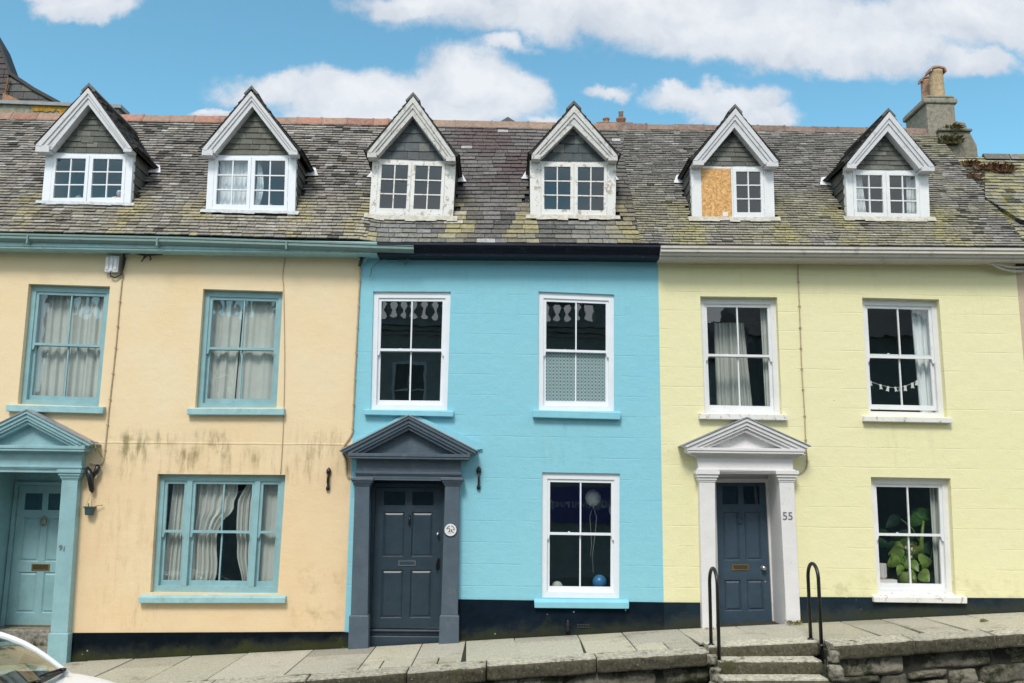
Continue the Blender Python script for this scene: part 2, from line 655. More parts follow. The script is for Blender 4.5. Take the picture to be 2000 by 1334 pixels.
M['white_old'] = weathered_paint('old_white_paint', (0.76, 0.77, 0.78), (0.42, 0.38, 0.31), 0.55, 10.0, 0.5, 0.60, 0.66)
M['white_flaking'] = weathered_paint('flaking_white_paint', (0.76, 0.75, 0.72), (0.33, 0.27, 0.2), 0.8, 12.0, 0.55, 0.545, 0.60)
M['barge'] = weathered_paint('grey_white_board_paint', (0.60, 0.60, 0.62), (0.36, 0.34, 0.33), 0.6, 9.0, 0.55, 0.57, 0.64)
M['barge_old'] = weathered_paint('worn_board_paint', (0.58, 0.57, 0.55), (0.28, 0.25, 0.22), 0.85, 16.0, 0.6, 0.54, 0.60)
M['cream_case'] = weathered_paint('off_white_doorcase_paint', (0.72, 0.705, 0.705), (0.42, 0.38, 0.33), 0.5, 7.0, 0.5, 0.60, 0.68)
M['cornice'] = weathered_paint('grey_cream_cornice_paint', (0.56, 0.53, 0.47), (0.30, 0.27, 0.23), 0.6, 6.0, 0.6, 0.54, 0.66)
M['gutter_green'] = weathered_paint('sage_gutter_paint', (0.175, 0.275, 0.26), (0.16, 0.17, 0.13), 0.6, 5.0, 0.5, 0.52, 0.66)
M['navy'] = weathered_paint('navy_fascia_paint', (0.006, 0.009, 0.022), (0.05, 0.055, 0.07), 0.7, 14.0, 0.45, 0.58, 0.64)
M['black_iron'] = simple('black_painted_iron', (0.008, 0.009, 0.01), 0.35, 0.2, 20.0, 0.2, 50)
M['terracotta'] = attr_mat('terracotta', 0.8, 14.0, 0.4, 0.3, 60.0, lichen=(0.25, 0.23, 0.20), lichen_lo=0.48, lichen_hi=0.68)
M['slate'] = attr_mat('roof_slate', 0.75, 20.0, 0.55, 0.6, 40.0, lichen=(0.36, 0.35, 0.31), lichen_lo=0.585, lichen_hi=0.68, spec=0.3)
M['slate_hung'] = attr_mat('hung_slate', 0.6, 12.0, 0.3, 0.3, 40.0, lichen=(0.22, 0.22, 0.17), lichen_lo=0.62, lichen_hi=0.78, spec=0.4)
M['slate_mossy'] = attr_mat('mossy_slate', 0.85, 16.0, 0.45, 0.6, 40.0, lichen=(0.45, 0.43, 0.30), lichen_lo=0.55, lichen_hi=0.7,
                            moss=(0.22, 0.20, 0.045), moss_lo=0.52, moss_hi=0.66, moss_scale=2.6)
M['deck'] = simple('roof_underlay', (0.02, 0.02, 0.02), 0.9, 0.2, 8, 0)
M['lead'] = simple('white_lead', (0.62, 0.63, 0.64), 0.5, 0.2, 14.0, 0.4, 25.0, dirt=(0.3, 0.28, 0.22), dirt_amt=0.7)
M['lead_pale'] = simple('pale_lead', (0.42, 0.45, 0.47), 0.5, 0.25, 14.0, 0.4, 25.0, dirt=(0.25, 0.24, 0.2), dirt_amt=0.8)
M['lead_grey'] = simple('grey_lead', (0.24, 0.26, 0.28), 0.5, 0.2, 10.0, 0.3, 25.0)
M['mortar_white'] = simple('lime_mortar', (0.46, 0.44, 0.38), 0.9, 0.3, 16.0, 0.8, 30.0, dirt=(0.3, 0.27, 0.18), dirt_amt=0.7)
M['granite_slab'] = attr_mat('granite_paving', 0.82, 45.0, 0.5, 0.5, 60.0, lichen=(0.66, 0.61, 0.50), lichen_lo=0.60, lichen_hi=0.75,
                             moss=(0.22, 0.20, 0.13), moss_lo=0.52, moss_hi=0.72, moss_scale=1.6)
M['granite_kerb'] = attr_mat('granite_kerb', 0.85, 24.0, 0.75, 0.8, 45.0, lichen=(0.44, 0.40, 0.29), lichen_lo=0.60, lichen_hi=0.70,
                             moss=(0.05, 0.052, 0.02), moss_lo=0.54, moss_hi=0.66, moss_scale=4.0)
M['rubble'] = attr_mat('rubble_stone', 0.9, 22.0, 0.5, 1.0, 26.0, lichen=(0.42, 0.40, 0.30), lichen_lo=0.60, lichen_hi=0.70,
                       moss=(0.028, 0.034, 0.014), moss_lo=0.47, moss_hi=0.60, moss_scale=3.2)
M['mortar_dark'] = simple('dark_mortar', (0.03, 0.03, 0.022), 0.95, 0.4, 10, 1.0, 30.0, dirt=(0.05, 0.06, 0.02), dirt_amt=0.8)
M['stack'] = attr_mat('chimney_render', 0.9, 14.0, 0.5, 0.7, 30.0, lichen=(0.30, 0.29, 0.22), lichen_lo=0.56, lichen_hi=0.7,
                      moss=(0.12, 0.11, 0.05), moss_lo=0.58, moss_hi=0.7, moss_scale=4.5)
M['asphalt'] = simple('asphalt', (0.055, 0.054, 0.052), 0.9, 0.25, 30.0, 0.6, 90.0)
M['earth'] = simple('town_ground', (0.16, 0.15, 0.12), 0.95, 0.3, 1.0, 0.3, 5.0)
M['glass'] = glass_mat('window_glass')
M['glass_flat'] = glass_mat('new_window_glass', (0.88, 0.94, 0.93), 2.1, 0.016)
M['glass_dormer'] = glass_mat('dormer_glass', (0.82, 0.85, 0.85), 1.8, 0.012)
M['glass_dark'] = glass_mat('door_glass', (0.35, 0.45, 0.5), 1.5, 0.05)
M['glass_car'] = glass_mat('car_glass', (0.6, 0.66, 0.58), 2.6, 0.0)
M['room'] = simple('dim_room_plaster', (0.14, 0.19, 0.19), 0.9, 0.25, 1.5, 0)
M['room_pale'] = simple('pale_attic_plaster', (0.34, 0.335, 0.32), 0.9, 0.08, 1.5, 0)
M['curtain'] = simple('grey_white_curtain_cloth', (0.55, 0.55, 0.52), 0.9, 0.06, 4.0, 0.1, 200.0)
M['net'] = simple('white_net_cloth', (0.88, 0.89, 0.90), 0.9, 0.03, 4.0, 0.05, 200.0)
M['brass'] = simple('aged_brass', (0.36, 0.26, 0.12), 0.4, 0.25, 30.0, 0.2, 60.0, metallic=0.85)
M['brass_dark'] = simple('dark_brass', (0.10, 0.075, 0.04), 0.5, 0.25, 30.0, 0.2, 60.0, metallic=0.6)
M['steel'] = simple('satin_steel', (0.6, 0.62, 0.64), 0.28, 0.08, 20.0, 0.0, 60.0, metallic=0.95)
M['white_plastic'] = simple('white_plastic', (0.72, 0.72, 0.73), 0.35, 0.04, 6.0, 0.0)
M['ink'] = simple('dark_lettering', (0.03, 0.035, 0.04), 0.5, 0.1, 20, 0)
M['grey_ink'] = simple('worn_grey_lettering', (0.13, 0.14, 0.15), 0.5, 0.1, 20, 0)
M['cable_buff'] = simple('painted_cable', (0.42, 0.33, 0.21), 0.6, 0.2, 20, 0)
M['cable_dark'] = simple('black_cable', (0.02, 0.022, 0.024), 0.55, 0.2, 20, 0)
M['cable_pale'] = simple('pale_cable', (0.55, 0.56, 0.55), 0.55, 0.1, 20, 0)
M['cable_teal'] = simple('teal_painted_cable', (0.12, 0.26, 0.27), 0.5, 0.1, 20, 0)
M['pot_green'] = simple('dark_teal_plastic', (0.028, 0.07, 0.078), 0.45, 0.1, 20, 0)
M['leaf'] = simple('green_leaf', (0.04, 0.12, 0.02), 0.4, 0.45, 14.0, 0.2, 30.0)
M['leaf_pale'] = simple('pale_green_leaf', (0.13, 0.20, 0.035), 0.4, 0.35, 14.0, 0.2, 30.0)
M['leaf_dark'] = simple('deep_green_leaf', (0.01, 0.04, 0.018), 0.4, 0.4, 14.0, 0.2, 30.0)
M['fern'] = simple('dry_fern', (0.17, 0.15, 0.06), 0.8, 0.5, 12.0, 0)
M['fern_brown'] = simple('brown_weed', (0.17, 0.085, 0.04), 0.8, 0.5, 12.0, 0)
M['pot_lime'] = simple('mossy_lime_pot', (0.10, 0.14, 0.028), 0.6, 0.3, 10.0, 0.2, 30.0)
M['pink_white'] = simple('pinkish_white_ceramic', (0.66, 0.60, 0.60), 0.4, 0.04, 6.0, 0)
M['paper'] = simple('white_paper', (0.72, 0.71, 0.66), 0.8, 0.06, 8.0, 0)
M['toy_red'] = simple('pink_red_cloth', (0.62, 0.12, 0.17), 0.8, 0.2, 20, 0)
M['toy_green'] = simple('pale_green_cloth', (0.28, 0.40, 0.33), 0.9, 0.2, 20, 0)
M['toy_tan'] = simple('tan_ceramic', (0.50, 0.38, 0.22), 0.6, 0.2, 20, 0)
M['blue_rubber'] = simple('blue_balloon_rubber', (0.05, 0.20, 0.42), 0.3, 0.05, 4, 0)
M['car_paint'] = simple('white_car_paint', (0.80, 0.81, 0.83), 0.18, 0.01, 3.0, 0.0)
M['car_black'] = simple('black_trim_plastic', (0.012, 0.013, 0.014), 0.5, 0.1, 20, 0.1, 60)
M['tyre'] = simple('tyre_rubber', (0.02, 0.02, 0.02), 0.85, 0.2, 20, 0.2, 60)
M['lamp_lens'] = simple('clear_lens', (0.6, 0.62, 0.64), 0.1, 0.02, 6, 0)
M['red_lens'] = simple('red_lens', (0.4, 0.02, 0.02), 0.15, 0.02, 6, 0)
M['seat_cloth'] = simple('dark_seat_cloth', (0.03, 0.032, 0.035), 0.9, 0.2, 20, 0)


def plinth_mat(name, col, green, grey):
    """navy bitumen paint, scuffed, greened where splash water keeps the foot of the wall wet (uv.y = height above the slabs)"""
    m, gg, b, pos = base_mat(name)
    uvn = gg.new('ShaderNodeUVMap')
    su = gg.new('ShaderNodeSeparateXYZ')
    gg.link(uvn.outputs[0], su.inputs[0])
    h = su.outputs[1]
    n1 = gg.noise(pos, 3.0, 6.0, 0.65)
    c = gg.mix(gg.lin(n1, 0.35, 0.7, 0, 1), (*col, 1), tuple(x * 1.7 + 0.001 for x in col) + (1,))
    n2 = gg.noise(pos, 4.5, 8.0, 0.7)
    hh = gg.math('SUBTRACT', h, gg.math('MULTIPLY', gg.math('SUBTRACT', n2, 0.45), 0.55))
    c = gg.mix(gg.math('MULTIPLY', gg.math('SUBTRACT', 1.0, gg.smooth(hh, 0.02, 0.22)), grey), c, (0.045, 0.05, 0.042, 1))
    hg = gg.math('SUBTRACT', h, gg.math('MULTIPLY', gg.math('SUBTRACT', gg.noise(pos, 2.2, 8.0, 0.7), 0.5), 0.7))
    c = gg.mix(gg.math('MULTIPLY', gg.math('SUBTRACT', 1.0, gg.smooth(hg, -0.02, 0.16)), green), c, (0.045, 0.05, 0.018, 1))
    sp = gg.new('ShaderNodeTexVoronoi')
    gg.link(pos, sp.inputs['Vector'])
    sp.inputs['Scale'].default_value = 9.0
    c = gg.mix(gg.math('MULTIPLY', gg.math('SUBTRACT', 1.0, gg.smooth(sp.outputs['Distance'], 0.08, 0.13)),
                       gg.smooth(gg.noise(pos, 1.7, 2.0, 0.5), 0.58, 0.66)), c, (0.5, 0.52, 0.5, 1))
    gg.link(c, b.inputs['Base Color'])
    b.inputs['Roughness'].default_value = 0.6
    b.inputs['Specular IOR Level'].default_value = 0.06
    bump(gg, b, gg.noise(pos, 14.0, 6.0, 0.65), 0.4, 0.02)
    return m


M['plinth_orange'] = plinth_mat('navy_plinth_left', (0.002, 0.005, 0.008), 0.8, 0.35)
M['plinth_blue'] = plinth_mat('navy_plinth_middle', (0.003, 0.008, 0.015), 0.5, 0.3)
M['plinth_yellow'] = plinth_mat('navy_plinth_right', (0.009, 0.018, 0.026), 0.45, 0.6)


def osb_mat():
    m, gg, b, pos = base_mat('chipboard')
    n0 = gg.noise(pos, 6.0, 3.0, 0.6, 1)
    v = gg.new('ShaderNodeTexVoronoi')
    gg.link(gg.vmath('ADD', gg.scale(pos, (34.0, 34.0, 34.0)), gg.scale(n0, (7.0, 7.0, 7.0))), v.inputs['Vector'])
    v.inputs['Scale'].default_value = 1.0
    sp_ = gg.new('ShaderNodeSeparateColor')
    gg.link(v.outputs['Color'], sp_.inputs[0])
    c = gg.mix(sp_.outputs[0], (0.50, 0.25, 0.075, 1), (0.76, 0.47, 0.19, 1))
    c = gg.mix(gg.smooth(v.outputs['Distance'], 0.55, 0.85), c, (0.42, 0.20, 0.06, 1))
    gg.link(c, b.inputs['Base Color'])
    b.inputs['Roughness'].default_value = 0.7
    return m


M['osb'] = osb_mat()


def film_mat():
    """frosted film printed with a small lattice"""
    m, gg, b, pos = base_mat('patterned_frosted_film')
    v = gg.new('ShaderNodeTexVoronoi')
    v.feature = 'DISTANCE_TO_EDGE'
    sw = gg.new('ShaderNodeSeparateXYZ')
    gg.link(pos, sw.inputs[0])
    X, Y, Z = sw.outputs
    a = gg.math('PINGPONG', gg.math('ADD', X, Z), 0.026)
    bb = gg.math('PINGPONG', gg.math('SUBTRACT', X, Z), 0.026)
    cc = gg.math('PINGPONG', Z, 0.026)
    l1 = gg.math('SUBTRACT', 1.0, gg.smooth(a, 0.004, 0.010))
    l2 = gg.math('SUBTRACT', 1.0, gg.smooth(bb, 0.004, 0.010))
    l3 = gg.math('SUBTRACT', 1.0, gg.smooth(cc, 0.002, 0.007))
    ln = gg.math('MAXIMUM', gg.math('MAXIMUM', l1, l2), l3)
    wash = gg.noise(pos, 4.0, 3.0, 0.6)
    c = gg.mix(ln, (0.12, 0.17, 0.19, 1), (0.50, 0.57, 0.59, 1))
    c = gg.mix(gg.math('MULTIPLY', gg.smooth(wash, 0.35, 0.7), 0.3), c, (0.30, 0.36, 0.38, 1))
    gg.link(c, b.inputs['Base Color'])
    b.inputs['Roughness'].default_value = 0.5
    return m


M['film'] = film_mat()


# ------------------------------------------------------------------ building tools
class Quad:
    """a slightly out-of-true rectangle on the facade: local metres (a right, b up, d into the wall)"""
    def __init__(self, tl, tr, br, bl, Y=0.0):
        self.c = [at(*tl, Y), at(*tr, Y), at(*br, Y), at(*bl, Y)] if not isinstance(tl, Vector) else [tl, tr, br, bl]
        TL, TR, BR, BL = self.c
        self.W = ((TR - TL).length + (BR - BL).length) / 2
        self.H = ((TL - BL).length + (TR - BR).length) / 2
        self.Y = TL.y

    def pt(self, a, b, d=0.0):
        TL, TR, BR, BL = self.c
        u, v = a / self.W, b / self.H
        p = BL * ((1 - u) * (1 - v)) + BR * (u * (1 - v)) + TR * (u * v) + TL * ((1 - u) * v)
        return Vector((p.x, p.y + d, p.z))

    def box(self, mb, a0, a1, b0, b1, d0, d1, col=None):
        mb.hexa([self.pt(a0, b1, d0), self.pt(a1, b1, d0), self.pt(a1, b0, d0), self.pt(a0, b0, d0),
                 self.pt(a0, b1, d1), self.pt(a1, b1, d1), self.pt(a1, b0, d1), self.pt(a0, b0, d1)], col)

    def pane(self, mb, a0, a1, b0, b1, d):
        mb.face([self.pt(a0, b0, d), self.pt(a1, b0, d), self.pt(a1, b1, d), self.pt(a0, b1, d)])

    def frame(self, mb, a0, a1, b0, b1, d0, d1, l, r, t, bt):
        """four butted members around a rectangle"""
        self.box(mb, a0, a0 + l, b0, b1, d0, d1)
        self.box(mb, a1 - r, a1, b0, b1, d0, d1)
        self.box(mb, a0 + l, a1 - r, b1 - t, b1, d0, d1)
        self.box(mb, a0 + l, a1 - r, b0, b0 + bt, d0, d1)

    def holes(self):
        return [(p.x, p.z) for p in self.c]


def clip_poly(poly, clip):
    """Sutherland-Hodgman against a convex, counter-clockwise polygon"""
    out = list(poly)
    n = len(clip)
    for i in range(n):
        ax, ay = clip[i]
        bx, by = clip[(i + 1) % n]
        inp, out = out, []
        if not inp:
            return []
        def side(p):
            return (bx - ax) * (p[1] - ay) - (by - ay) * (p[0] - ax)
        for j in range(len(inp)):
            p, q = inp[j], inp[(j + 1) % len(inp)]
            sp_, sq = side(p), side(q)
            if sp_ >= 0:
                out.append(p)
            if (sp_ >= 0) != (sq >= 0):
                t = sp_ / (sp_ - sq)
                out.append((p[0] + (q[0] - p[0]) * t, p[1] + (q[1] - p[1]) * t))
    return out


def ccw(poly):
    a = sum(p[0] * q[1] - q[0] * p[1] for p, q in zip(poly, poly[1:] + poly[:1]))
    return poly if a > 0 else poly[::-1]


def slates(mb, fmap, poly, course, width, thick, lift, colfn, rng, gap=0.006, skip=None, wj=0.25, cj=0.006, v_start=None, course_fn=None):
    """lay overlapping slates over a polygon of (u, v); fmap(u, v, h) gives the place, h is the height off the boards"""
    poly = ccw(poly)
    u0, u1 = min(p[0] for p in poly), max(p[0] for p in poly)
    v0, v1 = min(p[1] for p in poly), max(p[1] for p in poly)
    if v_start is not None:
        v0 = v_start
    row = 0
    v = v0
    while v < v1 - 0.01:
        ch = course
        vt = v + ch
        u = u0 - rng.random() * width
        while u < u1:
            w = width * (1 + wj * (rng.random() * 2 - 1))
            dv = (rng.random() - 0.5) * 2 * cj
            slip = 0.0
            if rng.random() < 0.02:
                slip = -0.02 * rng.random()
            r = [(u + gap / 2, v + dv + slip), (u + w - gap / 2, v + dv + slip + (rng.random() - .5) * cj), (u + w - gap / 2, vt + 0.004), (u + gap / 2, vt + 0.004)]
            uc, vc = u + w / 2, (v + vt) / 2
            if not (skip and skip(uc, vc, w)):
                pc = clip_poly(r, poly)
                if len(pc) >= 3:
                    area = abs(sum(p[0] * q[1] - q[0] * p[1] for p, q in zip(pc, pc[1:] + pc[:1]))) / 2
                    if area > 0.0006:
                        col = colfn(uc, vc, rng)
                        lf = lift * (0.7 + 0.6 * rng.random())
                        tw = (rng.random() - 0.5) * 0.006
                        top = []
                        bot = []
                        for (pu, pv) in pc:
                            k = clamp((vt - pv) / ch, 0, 1.2)
                            h = thick + lf * k + tw * (pu - uc) / width
                            top.append(fmap(pu, pv, h))
                            bot.append(fmap(pu, pv, max(h - thick - 0.004, -0.002)))
                        n = len(mb.v)
                        m = len(top)
                        mb.v.extend(top)
                        mb.v.extend(bot)
                        mb.f.append([n + i for i in range(m)])
                        mb.c.append(col)
                        edge = tuple(c * 0.7 for c in col)
                        for i in range(m):
                            j = (i + 1) % m
                            mb.f.append([n + i, n + m + i, n + m + j, n + j])
                            mb.c.append(edge)
                        mb.has_col = True
            u += w
        v = vt
        row += 1


def nz(x, y, z=0.0, s=1.0):
    return mnoise.noise(Vector((x * s, y * s, z))) * 0.5 + 0.5


def fbm(x, y, z=0.0, s=1.0, o=4):
    return mnoise.fractal(Vector((x * s, y * s, z)), 1.0, 2.0, o) * 0.5 + 0.5


def mixc(a, b, t):
    t = clamp(t)
    return tuple(x + (y - x) * t for x, y in zip(a, b))


# ------------------------------------------------------------------ sash windows
def sash_window(house, name, px, setback, paint, glass, sill_px, sill_paint, label=None, frame=0.075, head=0.09, cill=0.075, stile=0.042,
                rail=0.045, meet=0.036, bar=0.02, bays=None, opened=0.0, meet_frac=0.5, sill_y=-0.085, horns=True, sill_slope=0.012):
    """box frame, two sliding sashes of two lights each, glass, stone sill; parts of the house"""
    q = Quad(*px)
    s = setback
    fr = MB()
    W, H = q.W, q.H
    bays = bays or [(0.0, W, 2)]
    # outer box frame with a thin staff bead standing proud
    q.frame(fr, 0, W, 0, H, s, s + 0.11, frame, frame, head, cill)
    for (a0, a1, n) in bays[1:]:
        q.box(fr, a0 - 0.02, a0 + 0.055, cill, H - head, s - 0.004, s + 0.11)
    fo = fr.build('window', M[paint], house)
    if label:
        fo["label"] = label
    gl = MB()
    zmid = cill + (H - head - cill) * meet_frac
    for bi, (a0, a1, n) in enumerate(bays):
        l = frame if bi == 0 else 0.055
        r = frame if bi == len(bays) - 1 else 0.02
        x0, x1 = a0 + l, a1 - r
        # upper sash, outer track
        up = MB()
        u0, u1 = s + 0.018, s + 0.056
        q.frame(up, x0, x1, zmid, H - head, u0, u1, stile, stile, rail, meet)
        for k in range(1, n):
            xc = x0 + stile + (x1 - x0 - 2 * stile) * k / n
            q.box(up, xc - bar / 2, xc + bar / 2, zmid + meet, H - head - rail, u0 + 0.004, u1 - 0.004)
        if horns:
            for (h0, h1) in ((x0, x0 + stile), (x1 - stile, x1)):
                up.hexa([q.pt(h0, zmid, u0), q.pt(h1, zmid, u0), q.pt(h1 - (0.018 if h0 == x0 else 0), zmid - 0.065, u0), q.pt(h0 + (0.018 if h0 != x0 else 0), zmid - 0.065, u0),
                         q.pt(h0, zmid, u1), q.pt(h1, zmid, u1), q.pt(h1 - (0.018 if h0 == x0 else 0), zmid - 0.065, u1), q.pt(h0 + (0.018 if h0 != x0 else 0), zmid - 0.065, u1)])
        up.build('sash', M[paint], fo)
        # lower sash, inner track
        lo = MB()
        l0, l1 = s + 0.060, s + 0.098
        yb = cill + opened
        yt = zmid + meet * 0.9 + opened
        q.frame(lo, x0, x1, yb, yt, l0, l1, stile, stile, meet, rail * 1.6)
        for k in range(1, n):
            xc = x0 + stile + (x1 - x0 - 2 * stile) * k / n
            q.box(lo, xc - bar / 2, xc + bar / 2, yb + rail * 1.6, yt - meet, l0 + 0.004, l1 - 0.004)
        # sash fastener on the meeting rail
        if n > 1:
            xc = (x0 + x1) / 2 - 0.16
            lo.lathe(q.pt(xc, yt, l0 + 0.012), [(0.02, 0.0), (0.018, 0.012), (0.008, 0.018)], 10)
        lo.build('sash', M[paint], fo)
        for k in range(n):
            w = (x1 - x0 - 2 * stile) / n
            p0, p1 = x0 + stile + w * k, x0 + stile + w * (k + 1)
            q.pane(gl, p0, p1, zmid + meet, H - head - rail, s + 0.037)
            q.pane(gl, p0, p1, yb + rail * 1.6, yt - meet, s + 0.079)
    gl.build('glass', M[glass], fo, fix=False)
    # sill
    if sill_px:
        sq = Quad(*sill_px, Y=sill_y)
        TL, TR, BR, BL = sq.c
        wl, wr = q.c[3], q.c[2]
        m = MB()
        back = s + 0.004
        zb = min(wl.z, TL.z + 0.05) + 0.001
        zr = min(wr.z, TR.z + 0.05) + 0.001
        m.hexa([TL, TR, BR, BL, Vector((TL.x, back, max(zb, TL.z + sill_slope))), Vector((TR.x, back, max(zr, TR.z + sill_slope))),
                Vector((BR.x, back, BR.z)), Vector((BL.x, back, BL.z))])
        so_ = m.build('sill', M[sill_paint], fo)
        bevel(so_, 0.008, 2)
    return q, fo


def room_box(mb, q, depth0, depth, margin=0.28, mt=0.18, mbm=0.3):
    """the room behind a window: five inner faces"""
    a0, a1, b0, b1 = -margin, q.W + margin, -mbm, q.H + mt
    p = lambda a, b, d: q.pt(a, b, d)
    d0, d1 = depth0, depth0 + depth
    mb.face([p(a0, b0, d1), p(a1, b0, d1), p(a1, b1, d1), p(a0, b1, d1)])
    mb.face([p(a0, b0, d0), p(a0, b0, d1), p(a0, b1, d1), p(a0, b1, d0)])
    mb.face([p(a1, b0, d1), p(a1, b0, d0), p(a1, b1, d0), p(a1, b1, d1)])
    mb.face([p(a0, b1, d0), p(a0, b1, d1), p(a1, b1, d1), p(a1, b1, d0)])
    mb.face([p(a0, b0, d1), p(a0, b0, d0), p(a1, b0, d0), p(a1, b0, d1)])


def wall_mesh(house, name, mat, outline, holes, reveal):
    """facade sheet with window and door openings and their reveals; outline and holes are lists of (x, z)"""
    m = MB()
    loops = [[Vector((x, z, 0)) for (x, z) in outline]] + [[Vector((x, z, 0)) for (x, z) in h] for h, _ in holes]
    flat = [p for lp in loops for p in lp]
    for t in tessellate_polygon(loops):
        m.face([(flat[i].x, 0.0, flat[i].y) for i in t])
    for h, d in holes:
        n = len(h)
        for i in range(n):
            (xa, za), (xb, zb) = h[i], h[(i + 1) % n]
            m.face([(xa, 0, za), (xb, 0, zb), (xb, d, zb), (xa, d, za)])
    o = m.build(name, M[mat], house, fix=False)
    bm = bmesh.new()
    bm.from_mesh(o.data)
    bmesh.ops.remove_doubles(bm, verts=bm.verts, dist=0.0005)
    bmesh.ops.recalc_face_normals(bm, faces=bm.faces)
    # front faces towards the street
    fs = [f for f in bm.faces if abs(f.normal.y) > 0.9]
    if fs and sum(f.normal.y * f.calc_area() for f in fs) > 0:
        bmesh.ops.reverse_faces(bm, faces=bm.faces)
    bm.to_mesh(o.data)
    bm.free()
    return o


def curtain(name, q, la, ra, b0, b1, d, folds, amp, mat, label, group=None, seg=60, sway=0.0, rows=10, seed=0):
    """hanging cloth in folds; la and ra give the left and right edge at height fraction t (0 bottom, 1 top)"""
    m = MB()
    rng = random.Random(seed)
    ph = [rng.random() * 6.28 for _ in range(4)]
    grid = []
    for j in range(rows + 1):
        t = j / rows
        b = lerp(b0, b1, t)
        x0, x1 = la(t), ra(t)
        row = []
        for i in range(seg + 1):
            s_ = i / seg
            a = lerp(x0, x1, s_) + 0.006 * math.sin(s_ * 23 + ph[0])
            w = math.sin(2 * PI * folds * s_ + ph[1] + 0.5 * math.sin(3 * s_ + ph[2])) * amp * (1.15 - 0.45 * t)
            w += 0.35 * amp * math.sin(2 * PI * folds * 2.3 * s_ + ph[3] + sway * t)
            row.append(q.pt(a, b, d + w))
        grid.append(row)
    n = len(m.v)
    for row in grid:
        m.v.extend(row)
    for j in range(rows):
        for i in range(seg):
            k = n + j * (seg + 1) + i
            m.f.append([k, k + 1, k + seg + 2, k + seg + 1])
            m.c.append(None)
    o = m.build(name, M[mat], None, smooth=True, fix=False, loc=q.pt((la(0) + ra(0)) / 2, b0, d))
    tag(o, label, 'curtain', group)
    return o


# ------------------------------------------------------------------ doors and doorcases
def panel_door(house, q, d, paint, label, lights=True, panels=None, thick=0.045, glass='glass_dark'):
    """six-part door: slab, stiles and rails proud of it, raised fields; q is the leaf"""
    W, H = q.W, q.H
    m = MB()
    q.box(m, 0, W, 0, H, d + 0.018, d + thick)
    st = W * 0.125
    mid = W * 0.11
    rows = [(0.085, 0.385), (0.455, 0.775), (0.835, 0.945)]
    if panels:
        rows = panels
    # stiles, muntin, rails
    q.box(m, 0, st, 0, H, d, d + 0.018)
    q.box(m, W - st, W, 0, H, d, d + 0.018)
    edges = [0.0] + [v for r in rows for v in r] + [1.0]
    for i in range(0, len(edges), 2):
        q.box(m, st, W - st, H * edges[i], H * edges[i + 1], d, d + 0.018)
    for (r0, r1) in rows:
        q.box(m, W / 2 - mid / 2, W / 2 + mid / 2, H * r0, H * r1, d, d + 0.018)
    gl = MB()
    for ri, (r0, r1) in enumerate(rows):
        for (a0, a1) in ((st, W / 2 - mid / 2), (W / 2 + mid / 2, W - st)):
            b0, b1 = H * r0, H * r1
            if lights and ri == len(rows) - 1:
                q.pane(gl, a0, a1, b0, b1, d + 0.012)
                continue
            # moulded edge then raised field
            e, f = 0.016, 0.042
            o_ = [q.pt(a0, b1, d + 0.002), q.pt(a1, b1, d + 0.002), q.pt(a1, b0, d + 0.002), q.pt(a0, b0, d + 0.002)]
            i1 = [q.pt(a0 + e, b1 - e, d + 0.0175), q.pt(a1 - e, b1 - e, d + 0.0175), q.pt(a1 - e, b0 + e, d + 0.0175), q.pt(a0 + e, b0 + e, d + 0.0175)]
            i2 = [q.pt(a0 + f, b1 - f, d + 0.005), q.pt(a1 - f, b1 - f, d + 0.005), q.pt(a1 - f, b0 + f, d + 0.005), q.pt(a0 + f, b0 + f, d + 0.005)]
            for A, B in ((o_, i1), (i1, i2)):
                for i in range(4):
                    j = (i + 1) % 4
                    m.face([A[i], A[j], B[j], B[i]])
            m.face(i2)
    o = m.build('door', M[paint], house)
    if label:
        o["label"] = label
    if lights:
        gl.build('glass', M[glass], o, fix=False)
    return o


def raking(mb, L, A, Rr, t0, t1, th, y0, y1, total=None):
    """two mitred strips under the slopes L-A-R: from t0 to t1 of a band th deep measured straight down"""
    d0, d1 = Vector((0, 0, -th * t0)), Vector((0, 0, -th * t1))
    for (P0, P1) in ((L, A), (A, Rr)):
        a, b = P0 + d0, P1 + d0
        c, e = P1 + d1, P0 + d1
        f = [Vector((p.x, y0, p.z)) for p in (a, b, c, e)]
        k = [Vector((p.x, y1, p.z)) for p in (a, b, c, e)]
        mb.hexa(f + k)


# ------------------------------------------------------------------ ground, road, pavement
BASE = [(-14.0, -1.06)] + [(at(*p).x, at(*p).z) for p in ((0, 1299), (133, 1292), (675, 1265), (900, 1252), (1360, 1226), (1560, 1216), (1990, 1195))] + [(14.0, 0.66)]
FRONT = [(-14.0, -2.45), (-5.0, -2.32), (-1.7, -2.08), (0.0, -1.86), (2.1, -1.80), (4.0, -1.77), (6.5, -1.56), (14.0, -1.5)]


def gz(x):
    return interp(x, BASE)


def fy(x):
    return interp(x, FRONT)


def road_z(x):
    return -0.62 + 0.064 * (x - 3.0)


def kind(o, k):
    o["kind"] = k
    return o


